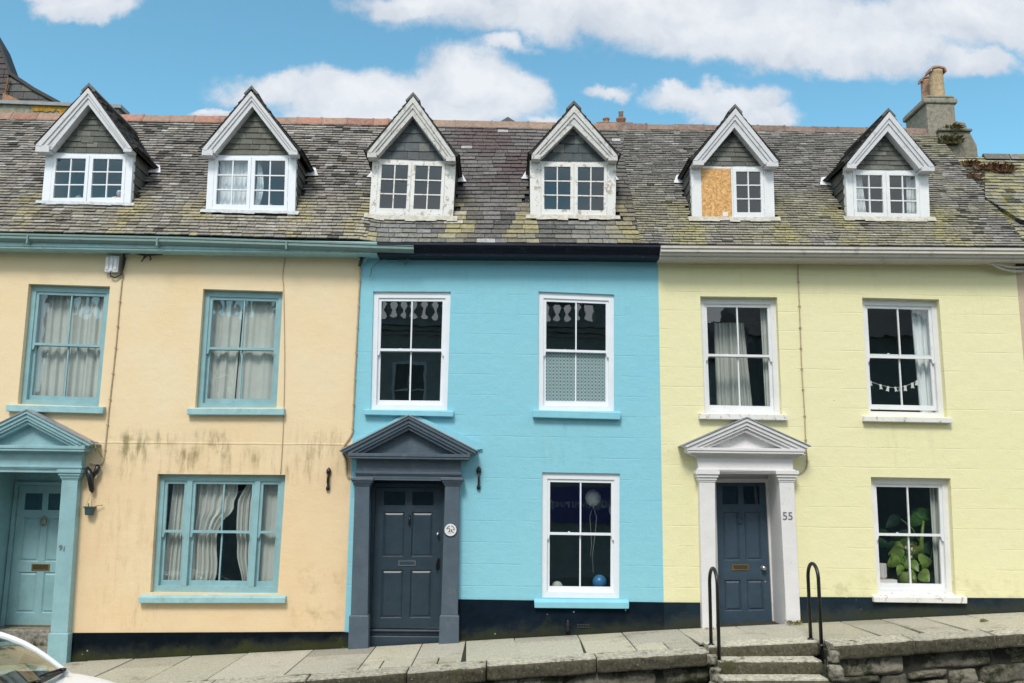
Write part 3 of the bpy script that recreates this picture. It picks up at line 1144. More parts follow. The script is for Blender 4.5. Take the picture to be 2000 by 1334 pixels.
m = MB()
m.face([(-400, -400, -27.5), (400, -400, -27.5 + 0.0), (400, 400, -27.5), (-400, 400, -27.5)])
m = MB()
xs = [-400, -14, -8, -4, 0, 4, 8, 14, 400]
def gzz(x):
    return road_z(clamp(x, -14, 14)) - 0.05
for a, b in zip(xs, xs[1:]):
    m.face([(a, -400, gzz(a)), (b, -400, gzz(b)), (b, 400, gzz(b)), (a, 400, gzz(a))])
kind(m.build('ground', M['earth']), 'structure')
m = MB()
for a, b in zip(xs[1:-1], xs[2:-1]):
    n = 6
    for k in range(n):
        x0, x1 = lerp(a, b, k / n), lerp(a, b, (k + 1) / n)
        ys = [-14.3, -12.0, -8.2, -4.5, -1.2]
        cam_ = [0.0, 0.05, 0.09, 0.05, 0.0]
        for (y0, c0), (y1, c1) in zip(zip(ys, cam_), list(zip(ys, cam_))[1:]):
            m.face([(x0, y0, road_z(x0) + c0 - .02), (x1, y0, road_z(x1) + c0 - .02), (x1, y1, road_z(x1) + c1 - .02), (x0, y1, road_z(x0) + c1 - .02)])
kind(m.build('road', M['asphalt'], smooth=True), 'structure')

# raised pavement: granite slabs with open joints over a bed, a long-stone kerb along its edge
rng = random.Random(7)
bed = MB()
N = 56
for i in range(N):
    x0, x1 = lerp(-14, 14, i / N), lerp(-14, 14, (i + 1) / N)
    f0, f1 = fy(x0) + .12, fy(x1) + .12
    if 2.3 < (x0 + x1) / 2 < 4.3:
        f0 = f1 = -1.2
    bed.hexa([(x0, f0, gz(x0) - .03), (x1, f1, gz(x1) - .03), (x1, f1, gz(x1) - .9), (x0, f0, gz(x0) - .9),
              (x0, 0.9, gz(x0) - .03), (x1, 0.9, gz(x1) - .03), (x1, 0.9, gz(x1) - .9), (x0, 0.9, gz(x0) - .9)])
pave = kind(bed.build('pavement', M['mortar_dark']), 'structure')

STEP_X0, STEP_X1 = at(1386, 1262, -1.5).x, at(1597, 1254, -1.5).x


def slab(mb, quad, th, col, lift=0.0, tilt=0.0, r=None):
    """quad: four (x, y) corners; the top follows the slope of the street"""
    top = [Vector((x, y, gz(x) + 0.012 * (y / 2.0) + lift + tilt * ((x - quad[0][0]) + (y - quad[0][1])))) for (x, y) in quad]
    bot = [p - Vector((0, 0, th)) for p in top]
    mb.loft(top, bot, col)


m = MB()
KD = 0.36
# width of the slab row between kerb and wall, cut into one or two courses
x = -13.0
skew = lambda x_: clamp(-0.06 * x_, -0.25, 0.45)
JOINTS = []
while x < 13.0:
    w = rng.uniform(0.55, 0.95)
    if -7.5 < x < -1.5:
        w = rng.uniform(0.6, 0.9)
    JOINTS.append((x, w))
    x += w
for (x, w) in JOINTS:
    g_ = 0.004 + 0.006 * rng.random()
    x0, x1 = x + g_, x + w - g_
    back = -0.045
    front0, front1 = fy(x0) + KD + .015, fy(x1) + KD + .015
    split = rng.random()
    base = rng.uniform(0.35, 0.47)
    def tone():
        b_ = base * rng.uniform(0.88, 1.12)
        return (b_ * 1.04, b_ * 0.985, b_ * rng.uniform(0.74, 0.82))
    if STEP_X0 - 0.25 < x + w / 2 < STEP_X1 + .25:
        front0 = front1 = -1.20
    s0, s1 = (rng.uniform(-.07, .07) for _ in range(2))
    if x < -2.5:
        s0 = s1 = -0.0
    if split < 0.5:
        ym = lerp(back, front0, rng.uniform(.25, .4))
        slab(m, [(x0, back), (x1, back), (x1, ym + .005), (x0, ym + .005)], .06, tuple(c_ * .82 for c_ in tone()), rng.uniform(-.004, .004), rng.uniform(-.003, .003))
        slab(m, [(x0, ym - .005), (x1, ym - .005), (x1 + s1, front1), (x0 + s0, front0)], .06, tone(), rng.uniform(-.004, .004), rng.uniform(-.003, .003))
    elif split < 0.62:
        ym = lerp(back, front0, rng.uniform(.62, .75))
        xm = lerp(x0, x1, rng.uniform(.4, .6))
        slab(m, [(x0, back), (x1, back), (x1, ym + .005), (x0, ym + .005)], .06, tone(), rng.uniform(-.004, .004))
        slab(m, [(x0, ym - .005), (xm - .008, ym - .005), (xm - .008, front0), (x0, front0)], .06, tone(), rng.uniform(-.004, .004))
        slab(m, [(xm + .008, ym - .005), (x1, ym - .005), (x1, front1), (xm + .008, front1)], .06, tone(), rng.uniform(-.004, .004))
    else:
        slab(m, [(x0, back), (x1, back), (x1 + s1, front1), (x0 + s0, front0)], .06, tone(), rng.uniform(-.004, .004), rng.uniform(-.003, .003))
po = m.build('paving_slabs', M['granite_slab'], pave)
bevel(po, 0.008, 2)

# kerb stones (part of the retaining wall's coping), tooled edge and rough face
def rough_stone(mb, top, th, col, rng, amp=0.012, sub=5, bulge=0.0):
    """a long stone: top quad (4 points, front edge = 0..1), thickness th, with a pitted front and rounded arris"""
    a, b, c, d = top       # front-left, front-right, back-right, back-left
    L = (b - a).length
    nx = max(3, int(L / 0.05))
    nz_ = sub
    rows = []
    dep = (a - d).normalized()
    prof = [(0.0, 1.0), (0.35, 0.6), (1.0, 0.0)]
    # path: back of the top -> arris -> down the face -> underside
    path = [(-1.0, 0.0), (-0.4, 0.0), (-0.08, 0.0), (0.0, -0.012), (0.012, -0.03)]
    for k in range(1, nz_ + 1):
        path.append((0.014 + bulge * math.sin(PI * k / (nz_ + 1)), -0.03 - (th - 0.04) * k / nz_))
    path += [(-0.01, -th), (-0.3, -th)]
    D0 = (a - d).length
    for i in range(nx + 1):
        t = i / nx
        f = a.lerp(b, t)
        bk = d.lerp(c, t)
        row = []
        endk = min(i, nx - i)
        for k, (o_, z_) in enumerate(path):
            if o_ < 0:
                p = f.lerp(bk, -o_ if o_ > -1 else 1.0)
            else:
                p = f + dep * o_
            p = p + Vector((0, 0, z_))
            if 2 <= k <= len(path) - 2:
                j = mnoise.noise(p * 9.0) * amp + mnoise.noise(p * 31.0) * amp * 0.7
                p = p + dep * j + Vector((0, 0, mnoise.noise(p * 14.0 + Vector((5, 5, 5))) * amp * 0.5))
                if endk == 0:
                    p = p - dep * 0.012
            row.append(p)
        rows.append(row)
    n = len(mb.v)
    k = len(path)
    for r_ in rows:
        mb.v.extend(r_)
    for i in range(nx):
        for j in range(k - 1):
            mb.f.append([n + i * k + j, n + (i + 1) * k + j, n + (i + 1) * k + j + 1, n + i * k + j + 1])
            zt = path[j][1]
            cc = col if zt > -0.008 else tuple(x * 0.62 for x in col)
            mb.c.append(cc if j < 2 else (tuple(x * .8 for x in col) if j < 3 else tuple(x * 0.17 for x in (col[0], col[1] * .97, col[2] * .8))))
    mb.f.append([n + j for j in range(k)])
    mb.f.append([n + nx * k + j for j in range(k)][::-1])
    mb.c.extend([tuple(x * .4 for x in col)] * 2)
    mb.has_col = True


rw = thing('retaining_wall', (0.5, -1.9, road_z(0.5)), 'mossy rubble stone retaining wall with granite coping below the raised pavement', 'wall')
m = MB()
KERBS = [-13.0, -11.4, -10.0, -8.3, -7.0, -5.6, -4.5, -3.3, -2.2, -1.05, -0.12, 1.2, STEP_X0 - 0.06]
KERBS_R = [STEP_X1 + 0.10, at(1786, 1247, -1.7).x, at(1945, 1237, -1.63).x, 7.6, 9.0, 10.6, 12.0, 13.5]
for lst in (KERBS, KERBS_R):
    for a, b in zip(lst, lst[1:]):
        b_ = rng.uniform(.34, .42)
        col = (b_ * 1.03, b_ * .97, b_ * .78)
        j = rng.uniform(-.025, .025)
        l_ = rng.uniform(-.008, .008)
        top = [Vector((a + .009, fy(a) + j, gz(a) - .02 + l_)), Vector((b - .009, fy(b) + j + rng.uniform(-.015, .015), gz(b) - .02 + l_)),
               Vector((b - .009, fy(b) + KD, gz(b) - .01 + l_)), Vector((a + .009, fy(a) + KD, gz(a) - .01 + l_))]
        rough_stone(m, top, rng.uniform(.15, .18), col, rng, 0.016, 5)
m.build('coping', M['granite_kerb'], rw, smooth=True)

# rubble below the coping: irregular stones with deep joints
m = MB()
bk = MB()


def boulder(mb, x0, x1, z0f, z1f, y, col, rng, proud=0.09, seed=0):
    """rough faced stone filling a cell; z0f, z1f give the bottom and top at x"""
    nu, nv = 12, 9
    n = len(mb.v)
    off = Vector((seed * 3.1, seed * 1.7, 0))
    ex, ez = rng.uniform(2.0, 5), rng.uniform(2.0, 5)
    tilt = rng.uniform(-.05, .05)
    for j in range(nv + 1):
        for i in range(nu + 1):
            u, v = i / nu, j / nv
            uu, vv = u * 2 - 1, v * 2 - 1
            x = lerp(x0, x1, u)
            z = lerp(z0f(x), z1f(x), v)
            edge = max(0.0, (1 - abs(uu) ** ex) * (1 - abs(vv) ** ez))
            # pull corners in so that outlines are rounded
            r_ = (abs(uu) ** 7 + abs(vv) ** 7) ** (1 / 7)
            k = 1.0 if r_ <= 1 else 1.0 / r_
            x = lerp((x0 + x1) / 2, x, k)
            zc = (z0f((x0 + x1) / 2) + z1f((x0 + x1) / 2)) / 2
            z = lerp(zc, z, k)
            p = Vector((x, 0, z))
            wob = mnoise.noise(Vector((p.x * 4, 0, p.z * 22)) + off) * .016 + mnoise.noise(p * 6 + off) * .022 + mnoise.noise(p * 17 + off) * .014 + mnoise.noise(p * 40 + off) * .007
            x += mnoise.noise(p * 9 + off + Vector((7, 0, 0))) * .018
            z += mnoise.noise(p * 9 + off + Vector((0, 9, 0))) * .016
            yy = y - proud * (edge ** .35) - (wob * 1.5 if edge > 0.02 else 0) + tilt * uu * .5
            mb.v.append(Vector((x, yy, z)))
    for j in range(nv):
        for i in range(nu):
            k = n + j * (nu + 1) + i
            mb.f.append([k, k + 1, k + nu + 2, k + nu + 1])
            mb.c.append(col)
    mb.has_col = True


def wall_y(x):
    return fy(x) + 0.13


seed = 0
for (xa, xb) in ((-13.0, STEP_X0 - .02), (STEP_X1 + .05, 13.0)):
    step_ = 0.5
    x = xa
    while x < xb:
        x2 = min(x + step_, xb)
        bk.hexa([(x, wall_y(x) + .02, gz(x) - .1), (x2, wall_y(x2) + .02, gz(x2) - .1), (x2, wall_y(x2) + .02, road_z(x2) - .2), (x, wall_y(x) + .02, road_z(x) - .2),
                 (x, wall_y(x) + .3, gz(x) - .1), (x2, wall_y(x2) + .3, gz(x2) - .1), (x2, wall_y(x2) + .3, road_z(x2) - .2), (x, wall_y(x) + .3, road_z(x) - .2)])
        x = x2
    # courses measured down from the coping
    bands = [(0.178, 0.41), (0.416, 0.60), (0.606, 0.82)]
    for bi, (t0, t1) in enumerate(bands):
        x = xa + rng.uniform(-.1, .02)
        while x < xb - .04:
            w = rng.uniform(.22, .75) if bi != 0 else rng.uniform(.4, 1.2)
            x2 = min(x + w, xb)
            if x2 - x > .08:
                seed += 1
                o0, o1 = rng.uniform(-.03, .02), rng.uniform(-.02, .03)
                b_ = rng.choice([.09, .12, .15, .18, .23]) * rng.uniform(.8, 1.1)
                col = (b_ * 1.05, b_ * .97, b_ * .76)
                if rng.random() < .2:
                    xm = lerp(x, x2, .5)
                    boulder(m, x + .01, x2 - .01, lambda X: gz(X) - (t0 + t1) / 2 + .01, lambda X: gz(X) - t0 - o0, wall_y(x), col, rng, .07, seed)
                    boulder(m, x + .01, x2 - .01, lambda X: gz(X) - t1 - o1, lambda X: gz(X) - (t0 + t1) / 2 - .01, wall_y(x), col, rng, .07, seed + .5)
                else:
                    boulder(m, x + .01, x2 - .01, lambda X: gz(X) - t1 - o1, lambda X: gz(X) - t0 - o0, wall_y((x + x2) / 2), col, rng, rng.uniform(.04, .075), seed)
            x = x2 + .002
m.build('rubble_face', M['rubble'], rw, smooth=True)
bk.build('mortar_core', M['mortar_dark'], rw)

# steps down from the pavement in front of the right-hand door
st = thing('stone_steps', ((STEP_X0 + STEP_X1) / 2, -2.0, road_z(3.2)), 'worn granite steps between two black hoop rails at the pavement edge', 'steps')
zl0, zl1 = at(1386, 1263, -1.56).z, at(1597, 1253, -1.56).z
TR_ = [(-1.20, -1.56, zl0, zl1), (-1.5, -1.90, -0.128, -0.112), (-1.84, -2.22, -0.275, -0.262), (-2.16, -2.56, -0.425, -0.42)]
for k, (yb, yf, za, zb) in enumerate(TR_):
    m = MB()
    x0 = (STEP_X0 - .02, at(1404, 1295, -1.9).x, at(1413, 1331, -2.22).x, at(1416, 1360, -2.5).x)[k]
    x1 = (STEP_X1, at(1606, 1292, -1.9).x, at(1619, 1326, -2.22).x, at(1622, 1360, -2.5).x)[k]
    b_ = (.47, .46, .44, .40)[k]
    top = [Vector((x0, yf, za)), Vector((x1, yf, zb)), Vector((x1, yb + (0 if k else .0), zb + .004)), Vector((x0, yb, za + .004))]
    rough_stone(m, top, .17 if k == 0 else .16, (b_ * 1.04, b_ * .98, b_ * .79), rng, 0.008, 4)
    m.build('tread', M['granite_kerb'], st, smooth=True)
m = MB()
m.box(STEP_X0 + .06, STEP_X1 - .05, -1.9, -1.15, -1.0, -0.165)
m.box(STEP_X0 + .1, STEP_X1 - .1, -2.2, -1.9, -1.0, -0.30)
m.box(STEP_X0 + .1, STEP_X1 - .12, -2.54, -2.2, -1.0, -0.47)
m.build('step_core', M['mortar_dark'], st)
for (cx, cy, cz, rx, rz) in ((STEP_X0 - .05, -1.84, -0.12, .055, .07), (STEP_X0 - .03, -1.9, -0.27, .07, .09), (STEP_X1 + .09, -1.80, -.07, .08, .09), (STEP_X1 + .07, -1.86, -.26, .10, .1), (STEP_X1 + .05, -1.92, -.46, .11, .1), (STEP_X0 - .04, -1.93, -.45, .08, .1)):
    seed += 1
    m = MB()
    boulder(m, cx - rx, cx + rx, lambda X: cz - rz, lambda X: cz + rz, cy + .02, (.25, .235, .19), rng, .09, seed)
    m.build('cheek_stone', M['rubble'], st, smooth=True)


# ------------------------------------------------------------------ roofs
RIDGE_Y = 2.18
EAVES_Y = -0.25
EAVES = [(at(*p, EAVES_Y).x, at(*p, EAVES_Y).z) for p in ((0, 454), (350, 461), (700, 469), (740, 475), (1285, 478), (1300, 479), (2000, 483))]
RIDGE = [(at(*p, RIDGE_Y).x, at(*p, RIDGE_Y).z) for p in ((0, 229), (300, 234), (750, 242), (900, 245), (1170, 251), (1500, 255), (1832, 262))]
SLOPE_L = 3.8
_sl = math.atan2(2.6, RIDGE_Y - EAVES_Y)
NRM = Vector((0, -math.sin(R(48)), math.cos(R(48))))


def roof_pt(x, v, h=0.0):
    t = v / SLOPE_L
    sag = (fbm(x, v, 3.3, 0.45, 2) - .5) * 0.05 * math.sin(PI * clamp(t))
    z0, z1 = interp(x, EAVES), interp(x, RIDGE)
    return Vector((x, lerp(EAVES_Y, RIDGE_Y, t), lerp(z0, z1, t))) + NRM * (h + sag)


def roof_v_at_y(y):
    return (y - EAVES_Y) / (RIDGE_Y - EAVES_Y) * SLOPE_L


def roof_y_at_z(x, z):
    z0, z1 = interp(x, EAVES), interp(x, RIDGE)
    return lerp(EAVES_Y, RIDGE_Y, (z - z0) / (z1 - z0))


# the six dormers, as measured: body corners, gable tips and apex, slate triangle, glazing inset
DORM = [
    dict(Y=.28, ridge=(174, 165), apex=(174, 173.6), inner=(172, 204), lt=(71.7, 284.7), rt=(258.8, 291.5), li=(100, 292.5), ri=(240, 292),
         body=((91, 297), (260.7, 300), (255, 402), (81, 404)), post=(.085, .075)),
    dict(Y=.19, ridge=(491.4, 170), apex=(491.4, 179.7), inner=(492.5, 208), lt=(396, 293), rt=(582, 296), li=(419, 299), ri=(562, 297.5),
         body=((408.5, 301.6), (579, 302.5), (576, 419), (402, 415)), post=(.07, .085)),
    dict(Y=.17, ridge=(807, 183), apex=(807.3, 190), inner=(805.5, 226), lt=(718, 299), rt=(889.5, 307), li=(738.5, 303), ri=(869, 310),
         body=((728, 309), (890.3, 314), (884.6, 426.5), (721, 423)), post=(.075, .12)),
    dict(Y=.21, ridge=(1120.7, 199.5), apex=(1121.4, 207.5), inner=(1120.7, 245), lt=(1038.4, 303), rt=(1205.7, 305.5), li=(1058, 306.5), ri=(1185.3, 309),
         body=((1035, 314), (1203.5, 315), (1201.6, 429), (1035.7, 424)), post=(.125, .10)),
    dict(Y=.21, ridge=(1435.5, 206), apex=(1435.5, 213), inner=(1434.6, 249), lt=(1353, 314.3), rt=(1519, 317), li=(1376.5, 318), ri=(1493.6, 320.5),
         body=((1349, 323), (1510, 324), (1513, 431.5), (1352, 431.5)), post=(.12, .12)),
    dict(Y=.24, ridge=(1734.8, 214), apex=(1735.5, 220), inner=(1734, 256), lt=(1653.2, 320.5), rt=(1823.2, 326.5), li=(1673.6, 324.5), ri=(1796, 329.5),
         body=((1650, 330), (1812, 332), (1816, 435), (1654.5, 430.5)), post=(.085, .115)),
]
for d in DORM:
    q = Quad(*d['body'], Y=d['Y'])
    d['q'] = q
    d['x0'] = min(q.c[0].x, q.c[3].x)
    d['x1'] = max(q.c[1].x, q.c[2].x)
    d['zt'] = (q.c[0].z + q.c[1].z) / 2
    d['v0'] = roof_v_at_y(d['Y'] - 0.03)
    d['v1'] = roof_v_at_y(roof_y_at_z((d['x0'] + d['x1']) / 2, d['zt'] - .05))


def skip_roof(u, v, w):
    for d in DORM:
        if d['x0'] + .01 < u < d['x1'] - .01 and d['v0'] < v < d['v1']:
            return True
    return False


YELLOW_LICHEN = (0.38, 0.33, 0.15)


def moss_k(u, v):
    """yellow lichen thrives where rain drips off the dormers' cheeks and lead"""
    k = 0.0
    for i, d in enumerate(DORM):
        for side, e in ((-1, d['x0']), (1, d['x1'])):
            dist = (u - e) * side
            if -0.1 < dist < 0.5:
                low = sstep(v, 1.55, 0.75)  if False else 1 - sstep(v, 0.9, 1.5)
                k = max(k, low * (1 - sstep(dist + 0.10 * math.sin(v * 6 + i) + .12 * (fbm(u, v, 7.7, 4.0, 2) - .5), 0.10, 0.42)))
    return k


def col_orange(u, v, r):
    b = r.uniform(.145, .235)
    b *= lerp(.65, 1.4, fbm(u, v, 1.0, .7, 3))
    c = mixc((b * 1.05, b * .98, b * .95), (b * 1.13, b * 1.03, b * .86), r.random())
    if r.random() < .09:
        k = r.uniform(.28, .38)
        c = (k, k * .98, k * .92)
    if r.random() < .05 + .2 * sstep(fbm(u, v, 9.0, 1.5, 3), .52, .7):
        c = tuple(x * .3 for x in c)
    low = 1 - sstep(v, .2, 2.2)
    c = mixc(c, (.30, .28, .20), .6 * low * r.random())
    k = moss_k(u, v) * sstep(fbm(u, v, 4.0, 2.2, 3), .28, .52) * r.uniform(.35, 1.0)
    return mixc(c, YELLOW_LICHEN, k * .68)


def col_blue(u, v, r):
    b = r.uniform(.09, .165)
    c = (b * 1.04, b * .97, b * .94)
    plum = sstep(v, 1.3, 2.2) * (1 - sstep(abs(u + 0.15), .5, 1.0)) * sstep(fbm(u, v, 2.0, 1.0, 3), .3, .55)
    c = mixc(c, (.085, .058, .058), plum * .85)
    side = sstep(u, 1.5, 1.9)
    c = mixc(c, (.105, .098, .085), side * .6)
    if r.random() < .025 + .06 * plum * sstep(fbm(u * 1.2, v, 6.0, 1.5, 2), .5, .62):
        k = r.uniform(.30, .42)
        c = (k, k * .98, k * .97)
    if v < .62 and (-2.1 < u < -.75 or .3 < u < 1.75):
        k = r.uniform(.14, .21)
        c = mixc((k * .96, k, k * 1.0), (k * 1.1, k * 1.02, k * .8), r.random() * .8)
    k = moss_k(u, v) * sstep(fbm(u, v, 4.0, 2.2, 3), .22, .5) * r.uniform(.4, 1.0)
    dk = sstep(fbm(u, v * .4, 11.0, 2.6, 3), .55, .72) * (v < 1.6)
    c = mixc(c, (.035, .035, .036), dk * .6)
    return mixc(c, YELLOW_LICHEN, k * .68)


def col_yellow(u, v, r):
    b = r.uniform(.15, .225)
    b *= lerp(.7, 1.3, fbm(u, v, 8.0, .8, 3))
    c = (b * 1.06, b * 1.0, b * .92)
    if r.random() < .06:
        k = r.uniform(.28, .36)
        c = (k, k * .98, k * .92)
    low = 1 - sstep(v + .5 * (fbm(u, v, 2.0, .8, 3) - .5), .7, 2.3)
    right = sstep(u, 6.4, 7.4)
    ol = max(low * .75, right * .8) * sstep(fbm(u, v, 5.0, 1.1, 4), .28, .6)
    c = mixc(c, (.30, .28, .175), ol * r.uniform(.4, 1.0))
    if r.random() < .02 + .08 * right:
        c = tuple(x * .3 for x in c)
    k = moss_k(u, v) * sstep(fbm(u, v, 4.0, 1.6, 3), .25, .55) * r.uniform(.3, .9)
    return mixc(c, (.34, .31, .13), k * .8)


def main_roof(house, x0, x1, course, width, lift, colfn, seed, dorms, gap=.006):
    rng_ = random.Random(seed)
    m = MB()
    # boards under the slates, left open inside the dormers
    cuts = sorted([x0, x1] + [c for d in dorms for c in (d['x0'] + .03, d['x1'] - .03)])
    for a, b in zip(cuts, cuts[1:]):
        mid = (a + b) / 2
        spans = [(0.0, SLOPE_L)]
        for d in dorms:
            if d['x0'] < mid < d['x1']:
                spans = [(0.0, d['v0'] + .05), (d['v1'] - .05, SLOPE_L)]
        n = max(1, int((b - a) / .4))
        for k in range(n):
            xa, xb = lerp(a, b, k / n), lerp(a, b, (k + 1) / n)
            for (s0, s1) in spans:
                kk = 6
                for j in range(kk):
                    v0, v1 = lerp(s0, s1, j / kk), lerp(s0, s1, (j + 1) / kk)
                    m.face([roof_pt(xa, v0, -.01), roof_pt(xb, v0, -.01), roof_pt(xb, v1, -.01), roof_pt(xa, v1, -.01)], (.02, .02, .02))
    # back slope
    for a, b in zip(cuts, cuts[1:]):
        p, q_ = roof_pt(a, SLOPE_L), roof_pt(b, SLOPE_L)
        m.face([p, q_, Vector((b, 5.2, 5.4)), Vector((a, 5.2, 5.4))], (.09, .088, .085))
    slates(m, roof_pt, [(x0, 0), (x1, 0), (x1, SLOPE_L), (x0, SLOPE_L)], course, width, .012, lift, colfn, rng_, gap, skip=skip_roof, cj=.007)
    return m.build('roof', M['slate'], house, fix=False)


def ridge_tiles(roof, xa, xb, rng_, size=.115, first=True, tone=(.40, .155, .085), step=.46):
    m = MB()
    x = xa
    while x < xb - .02:
        w = min(step * rng_.uniform(.9, 1.08), xb - x)
        dz = rng_.uniform(-.008, .008)
        b = rng_.uniform(.8, 1.15)
        col = tuple(c * b for c in tone)
        if rng_.random() < .25:
            col = mixc(col, (.30, .22, .17), .5)
        p0, p1 = roof_pt(x + .004, SLOPE_L), roof_pt(x + w - .004, SLOPE_L)
        p0.z += dz
        p1.z += dz + rng_.uniform(-.006, .006)
        prof = [(-size, -.075), (-size * .93, -.045), (-.025, .085), (.025, .085), (size * .93, -.045), (size, -.075), (size * .8, -.085), (0, .05), (-size * .8, -.085)]
        a = [Vector((p0.x, p0.y + y, p0.z + z)) for y, z in prof]
        b_ = [Vector((p1.x, p1.y + y, p1.z + z)) for y, z in prof]
        m.loft(a, b_, col)
        # raised collar over the joint
        a = [Vector((p1.x - .03, p1.y + y * 1.06, p1.z + z * 1.06 + .004)) for y, z in prof[:6]] + [Vector((p1.x - .03, p1.y, p1.z - .02))]
        b_ = [Vector((p1.x + .006, p1.y + y * 1.06, p1.z + z * 1.06 + .004)) for y, z in prof[:6]] + [Vector((p1.x + .006, p1.y, p1.z - .02))]
        m.loft(a, b_, tuple(c * .9 for c in col))
        x += w
    return m.build('ridge_tiles', M['terracotta'], roof)


# ------------------------------------------------------------------ dormers
def dormer(house, d, seed, white, barge, slate_tone, glass='glass_dormer', board=False, label=None, course=.092, gap_label=None, room=None):
    r = random.Random(seed)
    q, Y = d['q'], d['Y']
    W, H = q.W, q.H
    pl, pr = d['post'][0] * W, d['post'][1] * W
    cill, head = 0.055, 0.05
    # body: corner posts, head, cill board
    m = MB()
    q.box(m, 0, pl, -.03, H, -.012, .09)
    q.box(m, W - pr, W, -.03, H, -.012, .09)
    q.box(m, pl, W - pr, H - head, H, -.004, .08)
    q.box(m, pl, W - pr, 0, cill, -.028, .08)
    q.box(m, W / 2 + (pl - pr) / 2 - .02, W / 2 + (pl - pr) / 2 + .02, cill, H - head, .0, .075)
    body = m.build('dormer', M[white], house)
    if label:
        body["label"] = label
    # casements, three rows of two panes each
    mid = W / 2 + (pl - pr) / 2
    gl = MB()
    for i, (a0, a1) in enumerate(((pl + .004, mid - .008), (mid + .008, W - pr - .004))):
        if board and i == 0:
            b = MB()
            q.box(b, a0 - .003, a1 - .02, cill + .005, H - head - .002, -.016, .012)
            bo = b.build('chipboard_panel', M['osb'], body)
            bo["label"] = 'raw orange chipboard panel covering the missing casement'
            lb = MB()
            q.box(lb, a1 - .16, a1 - .08, cill + .015, cill + .085, -.0175, -.015)
            lb.build('paper_label', M['paper'], body)
            continue
        c = MB()
        sx, st_, sb = .048, .045, .075
        b0, b1 = cill + .004, H - head - .004
        q.frame(c, a0, a1, b0, b1, -.014, .034, sx, sx, st_, sb)
        ia, ib, ja, jb = a0 + sx, a1 - sx, b0 + sb, b1 - st_
        xc = (ia + ib) / 2
        q.box(c, xc - .009, xc + .009, ja, jb, -.008, .028)
        for k in (1, 2):
            zc = lerp(ja, jb, k / 3)
            q.box(c, ia, xc - .009, zc - .009, zc + .009, -.008, .028)
            q.box(c, xc + .009, ib, zc - .009, zc + .009, -.008, .028)
        # hinges and fastener
        hx = a0 - .006 if i == 0 else a1 - .006
        for hz in (.2, .8):
            q.box(c, hx, hx + .012, lerp(b0, b1, hz) - .03, lerp(b0, b1, hz) + .03, -.017, -.004)
        c.build('casement', M[white], body)
        for k in range(3):
            z0, z1 = lerp(ja, jb, k / 3), lerp(ja, jb, (k + 1) / 3)
            tw = r.uniform(-.0012, .0012)
            for (p, s) in ((ia, xc), (xc, ib)):
                gl.face([q.pt(p, z0, .012), q.pt(s, z0, .012 + r.uniform(-.0008, .0008)), q.pt(s, z1, .012 + tw), q.pt(p, z1, .012 + tw * .5)])
    gl.build('glass', M[glass], body, fix=False)
    # attic room
    rm = MB()
    d0, d1 = .13, 1.15
    A = lambda a, b, dd: q.pt(a, b, dd)
    x0, x1, z0, z1 = .035, W - .035, -.35, H - .02
    rm.face([A(x0, z0, d1), A(x1, z0, d1), A(x1, z1, d1), A(x0, z1, d1)])
    rm.face([A(x0, z1, .085), A(x0, z1, d1), A(x1, z1, d1), A(x1, z1, .085)])
    rm.face([A(x0, z0, .085), A(x0, z0, d1), A(x0, z1, d1), A(x0, z1, .085)])
    rm.face([A(x1, z0, d1), A(x1, z0, .085), A(x1, z1, .085), A(x1, z1, d1)])
    rm.face([A(x0, z0, .03), A(x1, z0, .03), A(x1, z0, d1), A(x0, z0, d1)])
    rm.face([A(x0, z0, .05), A(x1, z0, .05), A(x1, cill, .05), A(x0, cill, .05)])
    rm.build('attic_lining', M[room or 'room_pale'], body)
    # gable slates
    Yg = Y + .0
    li, ri, inn = at(*d['li'], Yg), at(*d['ri'], Yg), at(*d['inner'], Yg)
    lo_l, lo_r = q.c[0], q.c[1]
    m = MB()
    g_pts = [(lo_l.x + .03, lo_l.z - .005), (lo_r.x - .03, lo_r.z - .005), (ri.x + .12, ri.z), (inn.x, inn.z + .16), (li.x - .12, li.z)]
    m.face([(p[0], Yg + .004, p[1]) for p in g_pts], (.04, .042, .042))
    def gcol(u, v, rr):
        b = rr.uniform(.8, 1.25)
        c = tuple(x * b for x in slate_tone)
        if rr.random() < .12:
            c = mixc(c, (.2, .2, .17), .5)
        return c
    slates(m, lambda u, v, h: Vector((u, Yg - h, v)), g_pts, course, .2, .006, .012, gcol, r, .004, wj=.3, cj=.003, v_start=min(p[1] for p in g_pts))
    m.build('gable_slates', M['slate_hung'], body, fix=False)
    # cheeks
    yb_ = roof_y_at_z((d['x0'] + d['x1']) / 2, d['zt'])
    for side, (top, bot) in ((-1, (q.c[0], q.c[3])), (1, (q.c[1], q.c[2]))):
        m = MB()
        xf = lambda v: lerp(bot.x, top.x, clamp((v - bot.z) / (top.z - bot.z), -.2, 1.1)) - side * .015
        yroof = roof_y_at_z(top.x, top.z)
        tri = [(Y + .05, bot.z - .06), (Y + .05, top.z + .02), (yroof + .06, top.z + .02)]
        m.face([Vector((xf(v), u, v)) for u, v in tri], (.05, .05, .045))
        def ccol(u, v, rr):
            b = rr.uniform(.075, .13)
            return (b * .98, b, b * .88)
        slates(m, lambda u, v, h: Vector((xf(v) + side * h, u, v)), tri, .15, .3, .006, .014, ccol, r, .004, wj=.2, cj=.003)
        m.build('cheek', M['slate_hung'], body, fix=False)
    # roof: two slabs with slates, running back into the main slope
    Yf = Y - .17
    A0, L0, R0 = at(*d['ridge'], Yf), at(*d['lt'], Yf), at(*d['rt'], Yf)
    A0 = A0 - Vector((0, 0, .03))
    A1 = Vector((A0.x, roof_y_at_z(A0.x, A0.z) + .05, A0.z))
    dr = MB()
